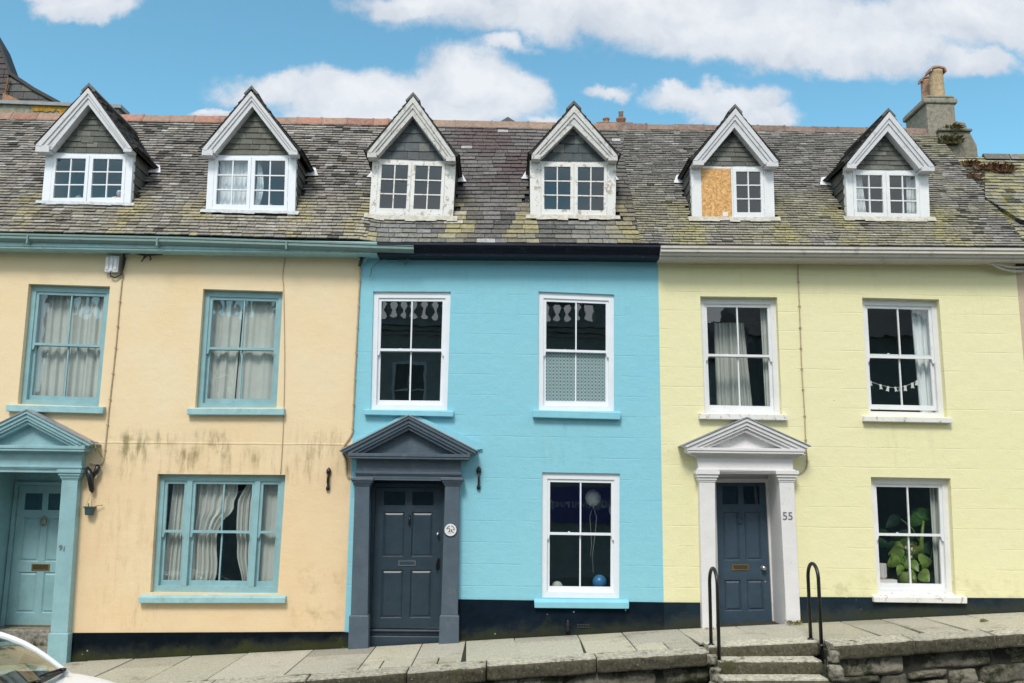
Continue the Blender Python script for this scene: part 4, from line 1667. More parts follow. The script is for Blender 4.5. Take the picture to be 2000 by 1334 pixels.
    for E0, side in ((L0, -1), (R0, 1)):
        out = (E0 - A0)
        out.y = 0
        out.normalize()
        E = E0 + out * .04 + Vector((0, 0, .045))
        E1 = Vector((E.x, roof_y_at_z(E.x, E.z) + .02, E.z))
        nrm = Vector((-out.z * side * -1, 0, out.x * side)) if False else Vector((out.z, 0, -out.x))
        if nrm.z < 0:
            nrm = -nrm
        Lh = (Vector((E.x, 0, E.z)) - Vector((A0.x, 0, A0.z))).length
        def fm(u, v, h, E=E, A0=A0, nrm=nrm, Lh=Lh):
            b = Vector((E.x, 0, E.z)).lerp(Vector((A0.x, 0, A0.z)), v / Lh)
            # eaves kick up a little
            kick = .03 * (1 - clamp(v / .3)) ** 2
            return Vector((b.x, u, b.z)) + nrm * (h + kick)
        poly = [(Yf, 0), (E1.y, 0), (A1.y, Lh), (Yf, Lh)]
        top = [fm(u, v, 0) for u, v in poly]
        bot = [fm(u, v, -.04) for u, v in poly]
        dr.loft(top, bot, (.022, .022, .022))
        def dcol(u, v, rr):
            b = rr.uniform(.06, .12)
            return (b * 1.03, b, b * .94)
        slates(dr, fm, poly, .115, .2, .008, .016, dcol, r, .004, wj=.2, cj=.004)
    dr.build('dormer_roof', M['slate'], body, fix=False)
    # ridge piece
    m = MB()
    x = Yf - .012
    while x < A1.y:
        x2 = min(x + .34, A1.y)
        for s in (-1, 1):
            E0 = L0 if s < 0 else R0
            o_ = (E0 - A0)
            o_.y = 0
            o_.normalize()
            nn = Vector((o_.z, 0, -o_.x))
            if nn.z < 0:
                nn = -nn
            p0 = Vector((A0.x, 0, A0.z)) + nn * .035
            tip = Vector((A0.x, 0, A0.z + .055))
            p1 = p0 + o_ * .13
            c = r.uniform(.10, .16)
            f = [tip, p0 + o_ * .13 + nn * .012, p1 - nn * .02, Vector((A0.x, 0, A0.z))]
            m.loft([Vector((p.x, x, p.z)) for p in f], [Vector((p.x, x2 - .006, p.z)) for p in f], (c, c * .98, c * .92))
        x = x2
    m.build('ridge_cap', M['slate'], body)
    # moulded barge boards with returned feet
    Yb = Y - .15
    ap, lt, rt_, inn2 = at(*d['apex'], Yb), at(*d['lt'], Yb), at(*d['rt'], Yb), at(*d['inner'], Yb)
    li2, ri2 = at(*d['li'], Yb), at(*d['ri'], Yb)
    m = MB()
    for (t0, t1, yo) in ((0, .34, -.035), (.34, .60, -.018), (.60, 1.0, 0.0)):
        for (o0, i0) in ((lt, li2), (rt_, ri2)):
            P = lambda t: ap.lerp(inn2, t)
            Q_ = lambda t: o0.lerp(i0, t)
            quad = [Q_(t0), P(t0), P(t1), Q_(t1)]
            # last band also returns deep to the gable: the soffit
            back = Y + .0 if t1 == 1.0 else Yb + .035
            m.hexa([Vector((p.x, Yb + yo, p.z)) for p in quad] + [Vector((p.x, back, p.z)) for p in quad])
    # feet
    for (o0, i0, s) in ((lt, li2, -1), (rt_, ri2, 1)):
        z1_, z0_ = o0.z + .004, min(o0.z, i0.z) - .045
        xa, xb = sorted((o0.x, i0.x))
        m.box(xa + (.0 if s < 0 else .02), xb - (.02 if s < 0 else .0), Yb - .03, Y - .002, z0_, z1_ - .008)
    bb = m.build('barge_board', M[barge], body)
    # soffit boards under the overhanging eaves
    # lead: apron below the window, and the little gutters behind the cheeks
    m = MB()
    b0, b1 = q.c[3], q.c[2]
    n = 9
    for i in range(n):
        xa, xb = lerp(b0.x - .07, b1.x + .07, i / n), lerp(b0.x - .07, b1.x + .07, (i + 1) / n)
        va = d['v0'] - (.0 if white == 'white' else .03) - r.uniform(0, .04)
        vb = d['v0'] + .05
        m.face([roof_pt(xa, va, .046), roof_pt(xb, va - r.uniform(-.01, .01), .046), roof_pt(xb, vb, .06), roof_pt(xa, vb, .06)])
    m.build('lead_apron', M['mortar_white' if white != 'white' else 'lead_pale'], body, fix=False)
    for side, E0 in ((-1, L0), (1, R0)):
        m = MB()
        vv = roof_v_at_y(roof_y_at_z(E0.x, E0.z))
        xa = E0.x + side * (.01)
        m.face([roof_pt(xa - side * .1, vv - .16, .06), roof_pt(xa + side * .13, vv - .12, .045), roof_pt(xa + side * .05, vv + .12, .05), roof_pt(xa - side * .08, vv + .12, .07)])
        m.build('lead_flashing', M['lead'], body, fix=False)
    return body


# ------------------------------------------------------------------ doorcases
def doorcase(house, paint, Yp, lp, rp, ybase, cap, lint, frieze, corn, ped, recess, leaf, door_paint, rows, plinth_y=None, taper=0.0, lead=None, frame_top=None, label=None, reveal_paint=None, door_label=None, frame_paint=None, kick=False):
    """two pilasters, a moulded entablature and a pediment; measured points lie on the planes given by Yp (front of the pilasters)"""
    # lp, rp: (x0, x1 at the capital, x0, x1 at the foot) ; ybase: (left, right)
    dcm = MB()
    # linings of the recess
    xi0, xi1 = at(lp[1], cap[1], Yp).x, at(rp[0], cap[1], Yp).x
    xf0, xf1 = at(lp[3], ybase[0], Yp).x, at(rp[2], ybase[1], Yp).x
    xi0, xi1 = min(xi0, xf0), max(xi1, xf1)
    ztop = at((lp[1] + rp[0]) / 2, lint[1], Yp).z
    zb = min(at(lp[0], ybase[0], 0).z, at(rp[0], ybase[1], 0).z) - .25
    dcm.box(xi0 - .05, xi0 + .004, Yp + .03, recess + .06, zb, ztop + .05)
    dcm.box(xi1 - .004, xi1 + .05, Yp + .03, recess + .06, zb, ztop + .05)
    dcm.box(xi0 + .004, xi1 - .004, Yp + .03, recess + .06, ztop, ztop + .05)
    root = dcm.build('doorcase', M[reveal_paint or paint], house)
    if label:
        root["label"] = label
    for side, (p, yb) in enumerate(((lp, ybase[0]), (rp, ybase[1]))):
        m = MB()
        c0, c1 = cap
        tl, tr = at(p[0], c1, Yp), at(p[1], c1, Yp)
        bl, br = at(p[2], yb, Yp), at(p[3], yb, Yp)
        def shaft(z):
            t = (z - bl.z) / (tl.z - bl.z)
            return lerp(bl.x, tl.x, t), lerp(br.x, tr.x, t)
        zt = tl.z
        zp = at(p[0], plinth_y[side], Yp).z if plinth_y else bl.z - .1
        a0, a1 = shaft(zp)
        b0, b1 = shaft(zt)
        m.hexa([(b0, Yp, zt), (b1, Yp, zt), (a1, Yp, zp), (a0, Yp, zp), (b0, .02, zt), (b1, .02, zt), (a1, .02, zp), (a0, .02, zp)])
        # plinth block, with a chamfered top
        e = .018
        z0 = bl.z - .12
        if not plinth_y:
            e = .001
        c_0, c_1 = shaft(z0)
        m.hexa([(a0 - e, Yp - e, zp - .012), (a1 + e, Yp - e, zp - .012), (c_1 + e, Yp - e, z0), (c_0 - e, Yp - e, z0),
                (a0 - e, .02, zp - .012), (a1 + e, .02, zp - .012), (c_1 + e, .02, z0), (c_0 - e, .02, z0)])
        m.hexa([(a0, Yp, zp), (a1, Yp, zp), (a1 + e, Yp - e, zp - .0118), (a0 - e, Yp - e, zp - .0118),
                (a0, .02, zp), (a1, .02, zp), (a1 + e, .02, zp - .0118), (a0 - e, .02, zp - .0118)])
        # capital: four stepped mouldings
        z1 = at(p[0], c0, Yp).z
        hh = z1 - zt
        for (t0, t1, ee) in ((0, .16, .010), (.16, .40, .022), (.40, .66, .040), (.66, 1.0, .058)):
            m.box(b0 - ee, b1 + ee, Yp - ee, .02, zt + hh * t0, zt + hh * t1 - .0005)
        po_ = m.build('pilaster', M[paint], root)
        bevel(po_, .005, 2)
    # entablature
    m = MB()
    fx0, fx1, fy0, fy1 = frieze
    Ye = Yp + .005
    x0, x1 = at(fx0, fy1, Ye).x, at(fx1, fy1, Ye).x
    zf1, zf0 = at(fx0, fy0, Ye).z, at(fx0, fy1, Ye).z
    zl = at(fx0, lint[1], Ye).z
    zl0 = max(zl, at(lp[0], cap[0], Yp).z + .001) if False else zl
    ins0, ins1 = at(lp[1], cap[0], Yp).x + .03, at(rp[0], cap[0], Yp).x - .03
    zc = at(lp[0], cap[0], Yp).z
    m.box(x0, x1, Ye, .02, max(zc, zl) + .0005, zf1)
    if zc > zl + .004:
        m.box(ins0 + .03, ins1 - .03, Ye + .004, .02, zl, max(zc, zl))
    zm = at(fx0, (fy1 + lint[1]) / 2, Ye).z
    m.box(x0 - .022, x1 + .022, Ye - .026, .02, zf0 - .012, zf0 + .016)
    m.box(x0 - .010, x1 + .010, Ye - .014, .02, zf0 - .03, zf0 - .0125)
    cx0, cx1, cy0, cy1 = corn
    # bed mouldings that step out to the cornice
    Yc = Yp - .13
    zc1, zc0 = at(cx0, cy0, Yc).z, at(cx0, cy1, Yc).z
    X0, X1 = at(cx0, cy0, Yc).x, at(cx1, cy0, Yc).x
    nb_ = 4
    for i in range(nb_):
        t = (i + 1) / (nb_ + 0.0)
        ex = (x0 - X0) * t * .8
        m.box(x0 - ex, x1 + ex, lerp(Ye, Yc, t * .8), .02, lerp(zf1, zc0, i / nb_) + (.0004 if i else -.0004), lerp(zf1, zc0, (i + 1) / nb_))
    hcor = zc1 - zc0
    m.box(X0 + .012, X1 - .012, Yc + .012, .02, zc0 + .0005, zc0 + hcor * .45)
    m.box(X0, X1, Yc, .02, zc0 + hcor * .45, zc1)
    eo = m.build('entablature', M[paint], root)
    bevel(eo, .004, 2)
    # pediment
    m = MB()
    Yr = Yp - .15
    L_, A_, R_ = at(*ped[0], Yr), at(*ped[1], Yr), at(*ped[2], Yr)
    th = ped[3] * 0.0075
    for (t0, t1, yo) in ((0.0, .22, 0.0), (.22, .52, .022), (.52, .74, .042), (.74, 1.0, .075)):
        # bands shorten towards the feet so that they sit on the cornice
        def cutl(P, Q_, t):
            zz = P.z - th * t
            return zz
        for (P0, s) in ((L_, -1), (R_, 1)):
            dirv = (A_ - P0)
            def pt(t, top):
                off = -th * t
                if top:
                    return Vector((A_.x, 0, A_.z + off))
                # slide along the slope until the band meets the cornice top
                zfoot = max(P0.z + off, zc1 + (.0 if t > 0 else 0))
                k = (zfoot - off - P0.z) / (A_.z - P0.z)
                return Vector((lerp(P0.x, A_.x, k), 0, P0.z + off + (A_.z - P0.z) * k))
            f = [pt(t0, False), pt(t0, True), pt(t1, True), pt(t1, False)]
            m.hexa([Vector((p.x, Yr + yo, p.z)) for p in f] + [Vector((p.x, .015, p.z)) for p in f])
    # tympanum
    f = [Vector((lerp(L_.x, A_.x, .12), 0, zc1 + .001)), Vector((A_.x, 0, A_.z - th * .9)), Vector((lerp(R_.x, A_.x, .12), 0, zc1 + .001))]
    m.loft([Vector((p.x, Yp + .03, p.z)) for p in f], [Vector((p.x, .015, p.z)) for p in f])
    f2 = [lerp(f[i], (f[0] + f[1] + f[2]) / 3, .16) for i in range(3)]
    m.build('pediment', M[paint], root)
    if lead:
        m = MB()
        for (P0, s) in ((L_, -1), (R_, 1)):
            up = Vector((0, 0, .016))
            f = [P0 + Vector((s * .03, 0, -.008)), A_ + Vector((0, 0, .004)), A_ + up + Vector((0, 0, .006)), P0 + up + Vector((s * .03, 0, -.008))]
            m.hexa([Vector((p.x, Yr - .012, p.z)) for p in f] + [Vector((p.x, .01, p.z)) for p in f])
        m.build('lead_cap', M[lead], root)
    # door frame and leaf at the back of the recess
    q = Quad(*leaf, Y=recess)
    fm = MB()
    fw = .06
    lf, rg = q.c[0], q.c[1]
    q.box(fm, -fw, -.004, -.02, q.H + fw, -.035, .07)
    q.box(fm, q.W + .004, q.W + fw, -.02, q.H + fw, -.035, .07)
    q.box(fm, -.004, q.W + .004, q.H + .004, q.H + fw, -.035, .07)
    # boarding between frame and linings
    fm.box(xi0 - .02, min(q.c[0].x, q.c[3].x) - .03, recess - .005, recess + .05, zb, ztop + .03)
    fm.box(max(q.c[1].x, q.c[2].x) + .03, xi1 + .02, recess - .005, recess + .05, zb, ztop + .03)
    fm.box(min(q.c[0].x, q.c[3].x) - .03, max(q.c[1].x, q.c[2].x) + .03, recess + .0, recess + .05, max(lf.z, rg.z) + fw * .9, ztop + .03)
    fm.build('door_frame', M[frame_paint or paint], root)
    do = panel_door(house, q, 0.0, door_paint, door_label, True, rows)
    # dark hall behind the lights
    hb = MB()
    q.box(hb, -.02, q.W + .02, q.H * .78, q.H * 1.02, .06, 1.2)
    hb.f = [f for i, f in enumerate(hb.f) if i != 0]
    hb.c = hb.c[1:]
    return root, do, q, dict(x0=xi0, x1=xi1, ztop=ztop, hall=hb)


# ------------------------------------------------------------------ the three terraced houses
XB1 = (at(704, 510).x + at(672, 1230).x) / 2       # party line orange / blue
XB2 = (at(1285.6, 507).x + at(1296, 1175).x) / 2   # party line blue / yellow
XR = at(1992, 620).x                               # right end of the yellow house
XL = -10.0
H1 = thing('terraced_house', (-6.0, 0, gz(-6.0)), 'pale orange rendered terraced house with teal sash windows and teal doorcase', 'house', 'terraced houses in the row')
H2 = thing('terraced_house', (0.1, 0, gz(0.1)), 'sky blue rendered terraced house with white sash windows and slate grey doorcase', 'house', 'terraced houses in the row')
H3 = thing('terraced_house', (4.9, 0, gz(4.9)), 'pale yellow rendered terraced house with off white doorcase and blue door', 'house', 'terraced houses in the row')


def eave_z(x):
    return interp(x, EAVES)


def outline(x0, x1):
    n = 8
    xs_ = [lerp(x0, x1, i / n) for i in range(n + 1)]
    return [(x, gz(x) - .45) for x in xs_] + [(x, eave_z(x) - .02) for x in reversed(xs_)]


INT = {1: MB(), 2: MB(), 3: MB()}

# windows: opening corners, then sill front corners
W_O1 = ((56.1, 554.1), (214.9, 559.2), (192.8, 794.5), (34, 788.7))
S_O1 = ((11.2, 790.1), (202.3, 794.5), (200, 808), (11.2, 803))
W_O2 = ((397.1, 564.3), (552.5, 569.1), (540, 796.2), (380.8, 796.2))
S_O2 = ((364.8, 797.2), (554.9, 798), (554.2, 810.5), (364.8, 809.8))
W_O3 = ((307.7, 925.7), (557.6, 927.4), (542.3, 1160.3), (293.1, 1156.9))
S_O3 = ((270.3, 1166.1), (557, 1167.1), (556.6, 1178.3), (269.6, 1178.3))
W_B1 = ((729, 569.1), (880.3, 569.8), (873.2, 801.3), (723.6, 799.6))
S_B1 = ((710.3, 799.6), (886.1, 803), (885.1, 813.9), (711, 809.8))
W_B2 = ((1052, 569.1), (1199.6, 575.2), (1199.6, 803), (1051, 801.3))
S_B2 = ((1040.8, 800.6), (1213.5, 805.7), (1211.5, 819.3), (1040.8, 814.9))
W_B3 = ((1058.8, 922.3), (1210.8, 925), (1210.1, 1168.8), (1057.8, 1167.1))
S_B3 = ((1043.5, 1175.6), (1228.8, 1176.6), (1228.5, 1189.2), (1044.2, 1187.5))
W_Y1 = ((1367.6, 578.6), (1517.9, 580.3), (1527.4, 811.5), (1376.1, 808.1))
S_Y1 = ((1365.9, 807.1), (1539.3, 809.8), (1539.3, 821), (1366.6, 818.3))
W_Y2 = ((1683.8, 581), (1834.1, 584.7), (1850.4, 814.9), (1696.7, 811.5))
S_Y2 = ((1688.2, 812.5), (1860.6, 815.9), (1861.3, 826.1), (1688.2, 822.7))
W_Y3 = ((1700.8, 931.5), (1856.5, 934.2), (1866.7, 1163.7), (1714.4, 1162))
S_Y3 = ((1706.6, 1166.1), (1889.5, 1167.1), (1889.5, 1179), (1707.6, 1176.3))

qs = {}
qs['O1'], _ = sash_window(H1, 'O1', W_O1, .085, 'teal', 'glass', S_O1, 'teal_light')
qs['O2'], _ = sash_window(H1, 'O2', W_O2, .085, 'teal', 'glass', S_O2, 'teal_light')
_q = Quad(*W_O3)
_b = [(0, _q.W * .232, 1), (_q.W * .232, _q.W * .765, 2), (_q.W * .765, _q.W, 1)]
qs['O3'], _ = sash_window(H1, 'O3', W_O3, .085, 'teal', 'glass', S_O3, 'teal_light', 'teal window of three sashes with a wide middle light', bays=_b, sill_slope=.05, cill=.085)
qs['B1'], _ = sash_window(H2, 'B1', W_B1, .035, 'white', 'glass_flat', S_B1, 'sky_paint')
qs['B2'], _ = sash_window(H2, 'B2', W_B2, .035, 'white', 'glass_flat', S_B2, 'sky_paint', 'white sash window with patterned frosted lower panes')
qs['B3'], _ = sash_window(H2, 'B3', W_B3, .035, 'white', 'glass_flat', S_B3, 'sky_paint', sill_slope=.03)
qs['Y1'], _ = sash_window(H3, 'Y1', W_Y1, .10, 'white_old', 'glass', S_Y1, 'white_flaking')
qs['Y2'], _ = sash_window(H3, 'Y2', W_Y2, .10, 'white_old', 'glass', S_Y2, 'white_flaking', 'white sash window left slightly open at the bottom', opened=.035)
qs['Y3'], _ = sash_window(H3, 'Y3', W_Y3, .10, 'white_old', 'glass', S_Y3, 'white_flaking', sill_slope=.05)
for k, s in (('O1', .2), ('O2', .2), ('O3', .2), ('B1', .15), ('B2', .15), ('B3', .15), ('Y1', .215), ('Y2', .215), ('Y3', .215)):
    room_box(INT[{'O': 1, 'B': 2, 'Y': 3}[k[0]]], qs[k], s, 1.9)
# frosted film on the lower sash
m = MB()
q = qs['B2']
q.pane(m, .11, q.W - .11, .13, q.H * .5 - .01, .035 + .0815)
m.build('frosted_film', M['film'], [o for o in COL.objects if o.name.startswith('window') and o.get('label', '').startswith('white sash window with patterned')][0])

# doorcases
dc1, door1, qd1, inf1 = doorcase(H1, 'teal', -.13, (-63, -30, -80, -45), (120.7, 152, 94, 128), (1300, 1292), (917, 936.5), (921, 921), (-68, 158.6, 884, 910),
                           (-77, 166, 868, 879), ((-78, 866.5), (51.7, 802), (177, 867.5), 24), .68, ((38.4, 948.8), (143, 950), (132, 1221.5), (11.4, 1220)),
                           'teal', [(.084, .375), (.449, .769), (.824, .946)], (1236, 1236), lead='lead_grey')
dc2, door2, qd2, inf2 = doorcase(H2, 'slate_blue', -.14, (692.8, 721.7, 683, 717), (869.3, 897.3, 860, 893.5), (1258, 1251), (933, 949), (935.3, 937), (695.3, 899, 897, 923),
                           (680, 918, 884.5, 894.8), ((667, 880.5), (798, 812.5), (928.5, 880.5), 25), .16, ((735, 952), (863, 953), (858.5, 1226), (724.5, 1227)),
                           'door_slate', [(.068, .408), (.50, .823), (.872, .971)], (1201, 1201), lead='lead_grey', reveal_paint='door_slate', frame_paint='door_slate')
dc3, door3, qd3, inf3 = doorcase(H3, 'cream_case', -.13, (1366, 1396.5, 1372, 1399), (1522, 1551, 1536.5, 1564), (1226, 1218), (919, 941), (924, 924), (1364, 1549.5, 893, 917),
                           (1342, 1572, 873.5, 884), ((1335.5, 870.5), (1458.7, 817), (1579.5, 871.5), 25), .50, ((1398, 943), (1494, 943), (1507.5, 1216), (1404, 1218)),
                           'door_blue', [(.085, .303), (.44, .788), (.844, .975)], None, lead='lead_grey')

# facades with every opening cut through
def door_hole(px_l, px_r, info, x0, x1):
    xa, xb = info['x0'], info['x1']
    zb = max(gz(xa), gz(xb)) - .44
    return [(xa, info['ztop'] + .02), (xb, info['ztop'] + .02), (xb, gz(xb) - .43), (xa, gz(xa) - .43)]


wall_mesh(H1, 'wall', 'orange_wall', outline(XL, XB1), [(qs[k].holes(), .09) for k in ('O1', 'O2', 'O3')] + [(door_hole(0, 0, inf1, 0, 0), .03)], .09)
wall_mesh(H2, 'wall', 'blue_wall', outline(XB1, XB2), [(qs[k].holes(), .04) for k in ('B1', 'B2', 'B3')] + [(door_hole(0, 0, inf2, 0, 0), .03)], .04)
wall_mesh(H3, 'wall', 'yellow_wall', outline(XB2, XR), [(qs[k].holes(), .105) for k in ('Y1', 'Y2', 'Y3')] + [(door_hole(0, 0, inf3, 0, 0), .03)], .105)
for h, xa_, xb_ in ((H1, XL, XB1 - .004), (H2, XB1 + .004, XB2 - .004), (H3, XB2 + .004, XR)):
    m = MB()
    zb_ = gz(xa_) - .4
    m.face([(xa_, 5.15, zb_), (xb_, 5.15, zb_), (xb_, 5.15, 5.45), (xa_, 5.15, 5.45)])
    m.face([(xa_, .01, zb_), (xa_, 5.15, zb_), (xa_, 5.15, 5.45), (xa_, 2.2, 8.2), (xa_, .01, 5.4)])
    m.face([(xb_, .01, zb_), (xb_, 5.15, zb_), (xb_, 5.15, 5.45), (xb_, 2.2, 8.2), (xb_, .01, 5.4)])
    m.build('side_and_rear_wall', M['buff_wall'], h, fix=False)
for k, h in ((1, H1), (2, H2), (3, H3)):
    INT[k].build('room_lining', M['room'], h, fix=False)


def plinth(house, mat, segs, name='plinth'):
    """segs: list of (x0, x1, ztop0, ztop1)"""
    verts, faces, uvs = [], [], []
    L = ORIGIN[house.name]
    for (x0, x1, z0, z1) in segs:
        n = max(2, int((x1 - x0) / .25))
        rows = 5
        st_ = len(verts)
        for i in range(n + 1):
            t = i / n
            x = lerp(x0, x1, t)
            zt, zg = lerp(z0, z1, t), gz(x)
            for j in range(rows + 1):
                z = lerp(zg - .2, zt, j / rows)
                verts.append(Vector((x, -.020 - .006 * mnoise.noise(Vector((x * 2, 0, z * 3))), z)) - L)
                uvs.append((x, z - zg))
            verts.append(Vector((x, .004, zt + .004)) - L)
            uvs.append((x, zt - zg))
        w = rows + 2
        for i in range(n):
            for j in range(rows + 1):
                a = st_ + i * w + j
                faces.append([a, a + w, a + w + 1, a + 1])
        for e in (0, n):
            a = st_ + e * w
            k = len(verts)
            for j in range(rows + 1):
                v = verts[a + j].copy()
                v.y = .004
                verts.append(v)
                uvs.append(uvs[a + j])
            for j in range(rows):
                faces.append([a + j, a + j + 1, k + j + 1, k + j])
    me = bpy.data.meshes.new(name)
    me.from_pydata([tuple(v) for v in verts], [], faces)
    ul = me.uv_layers.new(name="UVMap")
    for lp in me.loops:
        ul.data[lp.index].uv = uvs[lp.vertex_index]
    bm = bmesh.new()
    bm.from_mesh(me)
    bmesh.ops.recalc_face_normals(bm, faces=bm.faces)
    bm.to_mesh(me)
    bm.free()
    me.materials.append(M[mat])
    o = bpy.data.objects.new(name, me)
    COL.objects.link(o)
    o.parent = house
    return o


P0 = lambda x, y: at(x, y, -.02)
a, b = P0(131, 1237), P0(672, 1234.5)
plinth(H1, 'plinth_orange', [(XL, at(-90, 1237).x, a.z, a.z), (at(127, 1237).x, XB1, a.z, b.z)])
a, b = P0(893, 1171), P0(1297, 1177)
plinth(H2, 'plinth_blue', [(XB1, at(684, 1237).x, P0(675, 1235).z, P0(680, 1236).z), (at(888, 1172).x, XB2, a.z, b.z)])
a, b, c, e = P0(1297, 1177), P0(1369, 1177.5), P0(1564, 1166.5), P0(1995, 1168.5)
plinth(H3, 'plinth_yellow', [(XB2, at(1376, 1178).x, a.z, b.z), (at(1560, 1168).x, XR, c.z, e.z)])

# roofs, dormers, ridges
xo = at(716, 470, EAVES_Y).x
xy = at(1252, 478, EAVES_Y).x
r1 = main_roof(H1, XL - .2, xo, .087, .155, .020, col_orange, 11, DORM[:2])
r2 = main_roof(H2, xo, xy, .126, .235, .017, col_blue, 12, DORM[2:4], gap=.007)
XV = 7.81
r3 = main_roof(H3, xy, XV, .069, .15, .018, col_yellow, 13, DORM[4:])
rr = random.Random(5)
xg = at(760, 235, RIDGE_Y).x
ridge_tiles(r1, XL - .2, xg, rr, .11, tone=(.32, .155, .11))
ridge_tiles(r2, xg, xy, rr, .078, tone=(.29, .18, .13), step=.62)
ridge_tiles(r3, xy, XV + .02, rr, .068, tone=(.20, .135, .11), step=.5)

dormer(H1, DORM[0], 1, 'white', 'barge', (.075, .080, .066), label='dormer with ornaments standing inside its casements')
dormer(H1, DORM[1], 2, 'white', 'barge', (.085, .088, .068), label='dormer with a white curtain drawn across its left casement')
dormer(H2, DORM[2], 3, 'white_flaking', 'barge_old', (.062, .074, .080), course=.145, label='dormer with flaking white paint and blue grey gable slates')
dormer(H2, DORM[3], 4, 'white_flaking', 'barge_old', (.050, .064, .070), course=.145, label='dormer with peeling posts and dark slate gable')
dormer(H3, DORM[4], 5, 'white_old', 'barge', (.095, .095, .080), course=.078, board=True, label='dormer with one casement boarded up')
dormer(H3, DORM[5], 6, 'white_old', 'barge', (.085, .088, .075), course=.078, label='dormer with a pale curtain at the side of its glass')

# eaves: gutters, fascias and the moulded cornice
def zof(px, py, Y):
    p = at(px, py, Y)
    return p.x, p.z


m = MB()
Yg = -.36
xa = XL - .2
st0, st1, st2 = zof(0, 455, Yg), zof(350, 462.5, Yg), zof(808, 477, Yg)
sl = (st1[1] - st0[1]) / (st1[0] - st0[0])
prof = [(Yg + .09, 0.0), (Yg, 0.0), (Yg - .012, -.008), (Yg - .012, -.03), (Yg, -.042), (Yg - .002, -.075), (Yg + .03, -.105), (Yg + .08, -.118), (Yg + .10, -.10), (Yg + .11, -.03)]
m.sweep_x(prof, [(xa, st0[1] + sl * (xa - st0[0])), st0, st1, st2])
for px in (55, 308, 560):
    s = zof(px, 458 + px * .021, Yg)
    m.box(s[0] - .012, s[0] + .012, Yg - .022, Yg + .1, s[1] - .128, s[1] - .004)
g1 = m.build('gutter', M['gutter_green'], H1)
m = MB()
Yf_ = -.27
f0, f1, f2 = zof(0, 467, Yf_), zof(350, 474, Yf_), zof(736, 480, Yf_)
b0, b1, b2 = zof(0, 484, Yf_), zof(350, 490, Yf_), zof(736, 496, Yf_)
for (A, B, A2, B2) in ((f0, f1, b0, b1), (f1, f2, b1, b2)):
    m.hexa([(A[0], Yf_, A[1] + .06), (B[0], Yf_, B[1] + .06), (B2[0], Yf_, B2[1]), (A2[0], Yf_, A2[1]),
            (A[0], .0, A[1] + .06), (B[0], .0, B[1] + .06), (B2[0], .0, B2[1]), (A2[0], .0, A2[1])])
    m.hexa([(A[0], Yf_ - .014, A[1] - .045), (B[0], Yf_ - .014, B[1] - .045), (B2[0], Yf_ - .014, B2[1] + .03), (A2[0], Yf_ - .014, A2[1] + .03),
            (A[0], Yf_ - .0005, A[1] - .045), (B[0], Yf_ - .0005, B[1] - .045), (B2[0], Yf_ - .0005, B2[1] + .03), (A2[0], Yf_ - .0005, A2[1] + .03)])
m.hexa([(xa, Yf_, f0[1] + .06 + sl * (xa - f0[0])), (f0[0], Yf_, f0[1] + .06), (b0[0], Yf_, b0[1]), (xa, Yf_, b0[1] + sl * (xa - b0[0])),
        (xa, 0, f0[1] + .06 + sl * (xa - f0[0])), (f0[0], 0, f0[1] + .06), (b0[0], 0, b0[1]), (xa, 0, b0[1] + sl * (xa - b0[0]))])
fo = m.build('fascia', M['teal_light'], H1)

m = MB()
Yn = -.28
n0, n1 = zof(738, 477, Yn), zof(1288, 482, Yn)
e0, e1 = zof(738, 498, Yn), zof(1288, 505, Yn)
hh = (n0[1] - e0[1])
prof = [(-.38, 0.0), (-.38, -.03), (-.365, -.035), (-.35, -.055), (-.33, -.06), (-.315, -.085), (-.30, -.09), (-.29, -.12), (-.275, -.125), (-.27, -hh), (0.0, -hh), (0.0, .04), (-.2, .04)]
m.sweep_x(prof, [n0, (lerp(n0[0], n1[0], .5), lerp(n0[1], n1[1], .5) + .006), n1])
m.build('fascia', M['navy'], H2)

m = MB()
c0, c1 = zof(1290, 481, -.36), zof(2000, 486, -.36)
d0, d1 = zof(1290, 508, -.2), zof(2000, 514, -.2)
ch = c0[1] - d0[1]
prof = [(-.40, 0.0), (-.40, -.035), (-.38, -.038), (-.385, -.085), (-.35, -.092), (-.345, -.125), (-.30, -.135), (-.30, -.165), (-.25, -.18), (-.24, -ch * .92), (-.20, -ch), (0.0, -ch), (0.0, .04), (-.2, .05)]
sl3 = (c1[1] - c0[1]) / (c1[0] - c0[0])
m.sweep_x(prof, [c0, c1, (XR + .35, c1[1] + sl3 * (XR + .35 - c1[0]))])
m.build('cornice', M['cornice'], H3)
m = MB()
m.sweep_x([(-.37, .012), (-.34, .03), (-.25, .03), (-.25, .0)], [(c0[0], c0[1] + .0), (c1[0], c1[1]), (XR + .35, c1[1] + .01)])
m.build('gutter', M['cable_dark'], H3)

# ------------------------------------------------------------------ door furniture, numbers, steps (parts of the houses)
def ring_knocker(door, q, a, b, d, mat, s=1.0):
    m = MB()
    p = q.pt(a, b, d)
    m.lathe(p, [(.02 * s, 0), (.02 * s, -.012), (.012 * s, -.022), (0.001, -.024)], 12, 'Y')
    pts = []
    for k in range(17):
        t = -PI * .5 + 2 * PI * k / 16 + PI
        pts.append(p + Vector((.038 * s * math.sin(t) * (1 - .25 * math.cos(t)), -.018, -.045 * s + .05 * s * math.cos(t))))
    m.tube(pts, .007 * s, 6)
    m.lathe(p + Vector((0, -.002, -.10 * s)), [(.012 * s, 0), (.012 * s, -.015), (0.001, -.02)], 10, 'Y')
    return m.build('knocker', M[mat], door, smooth=True)


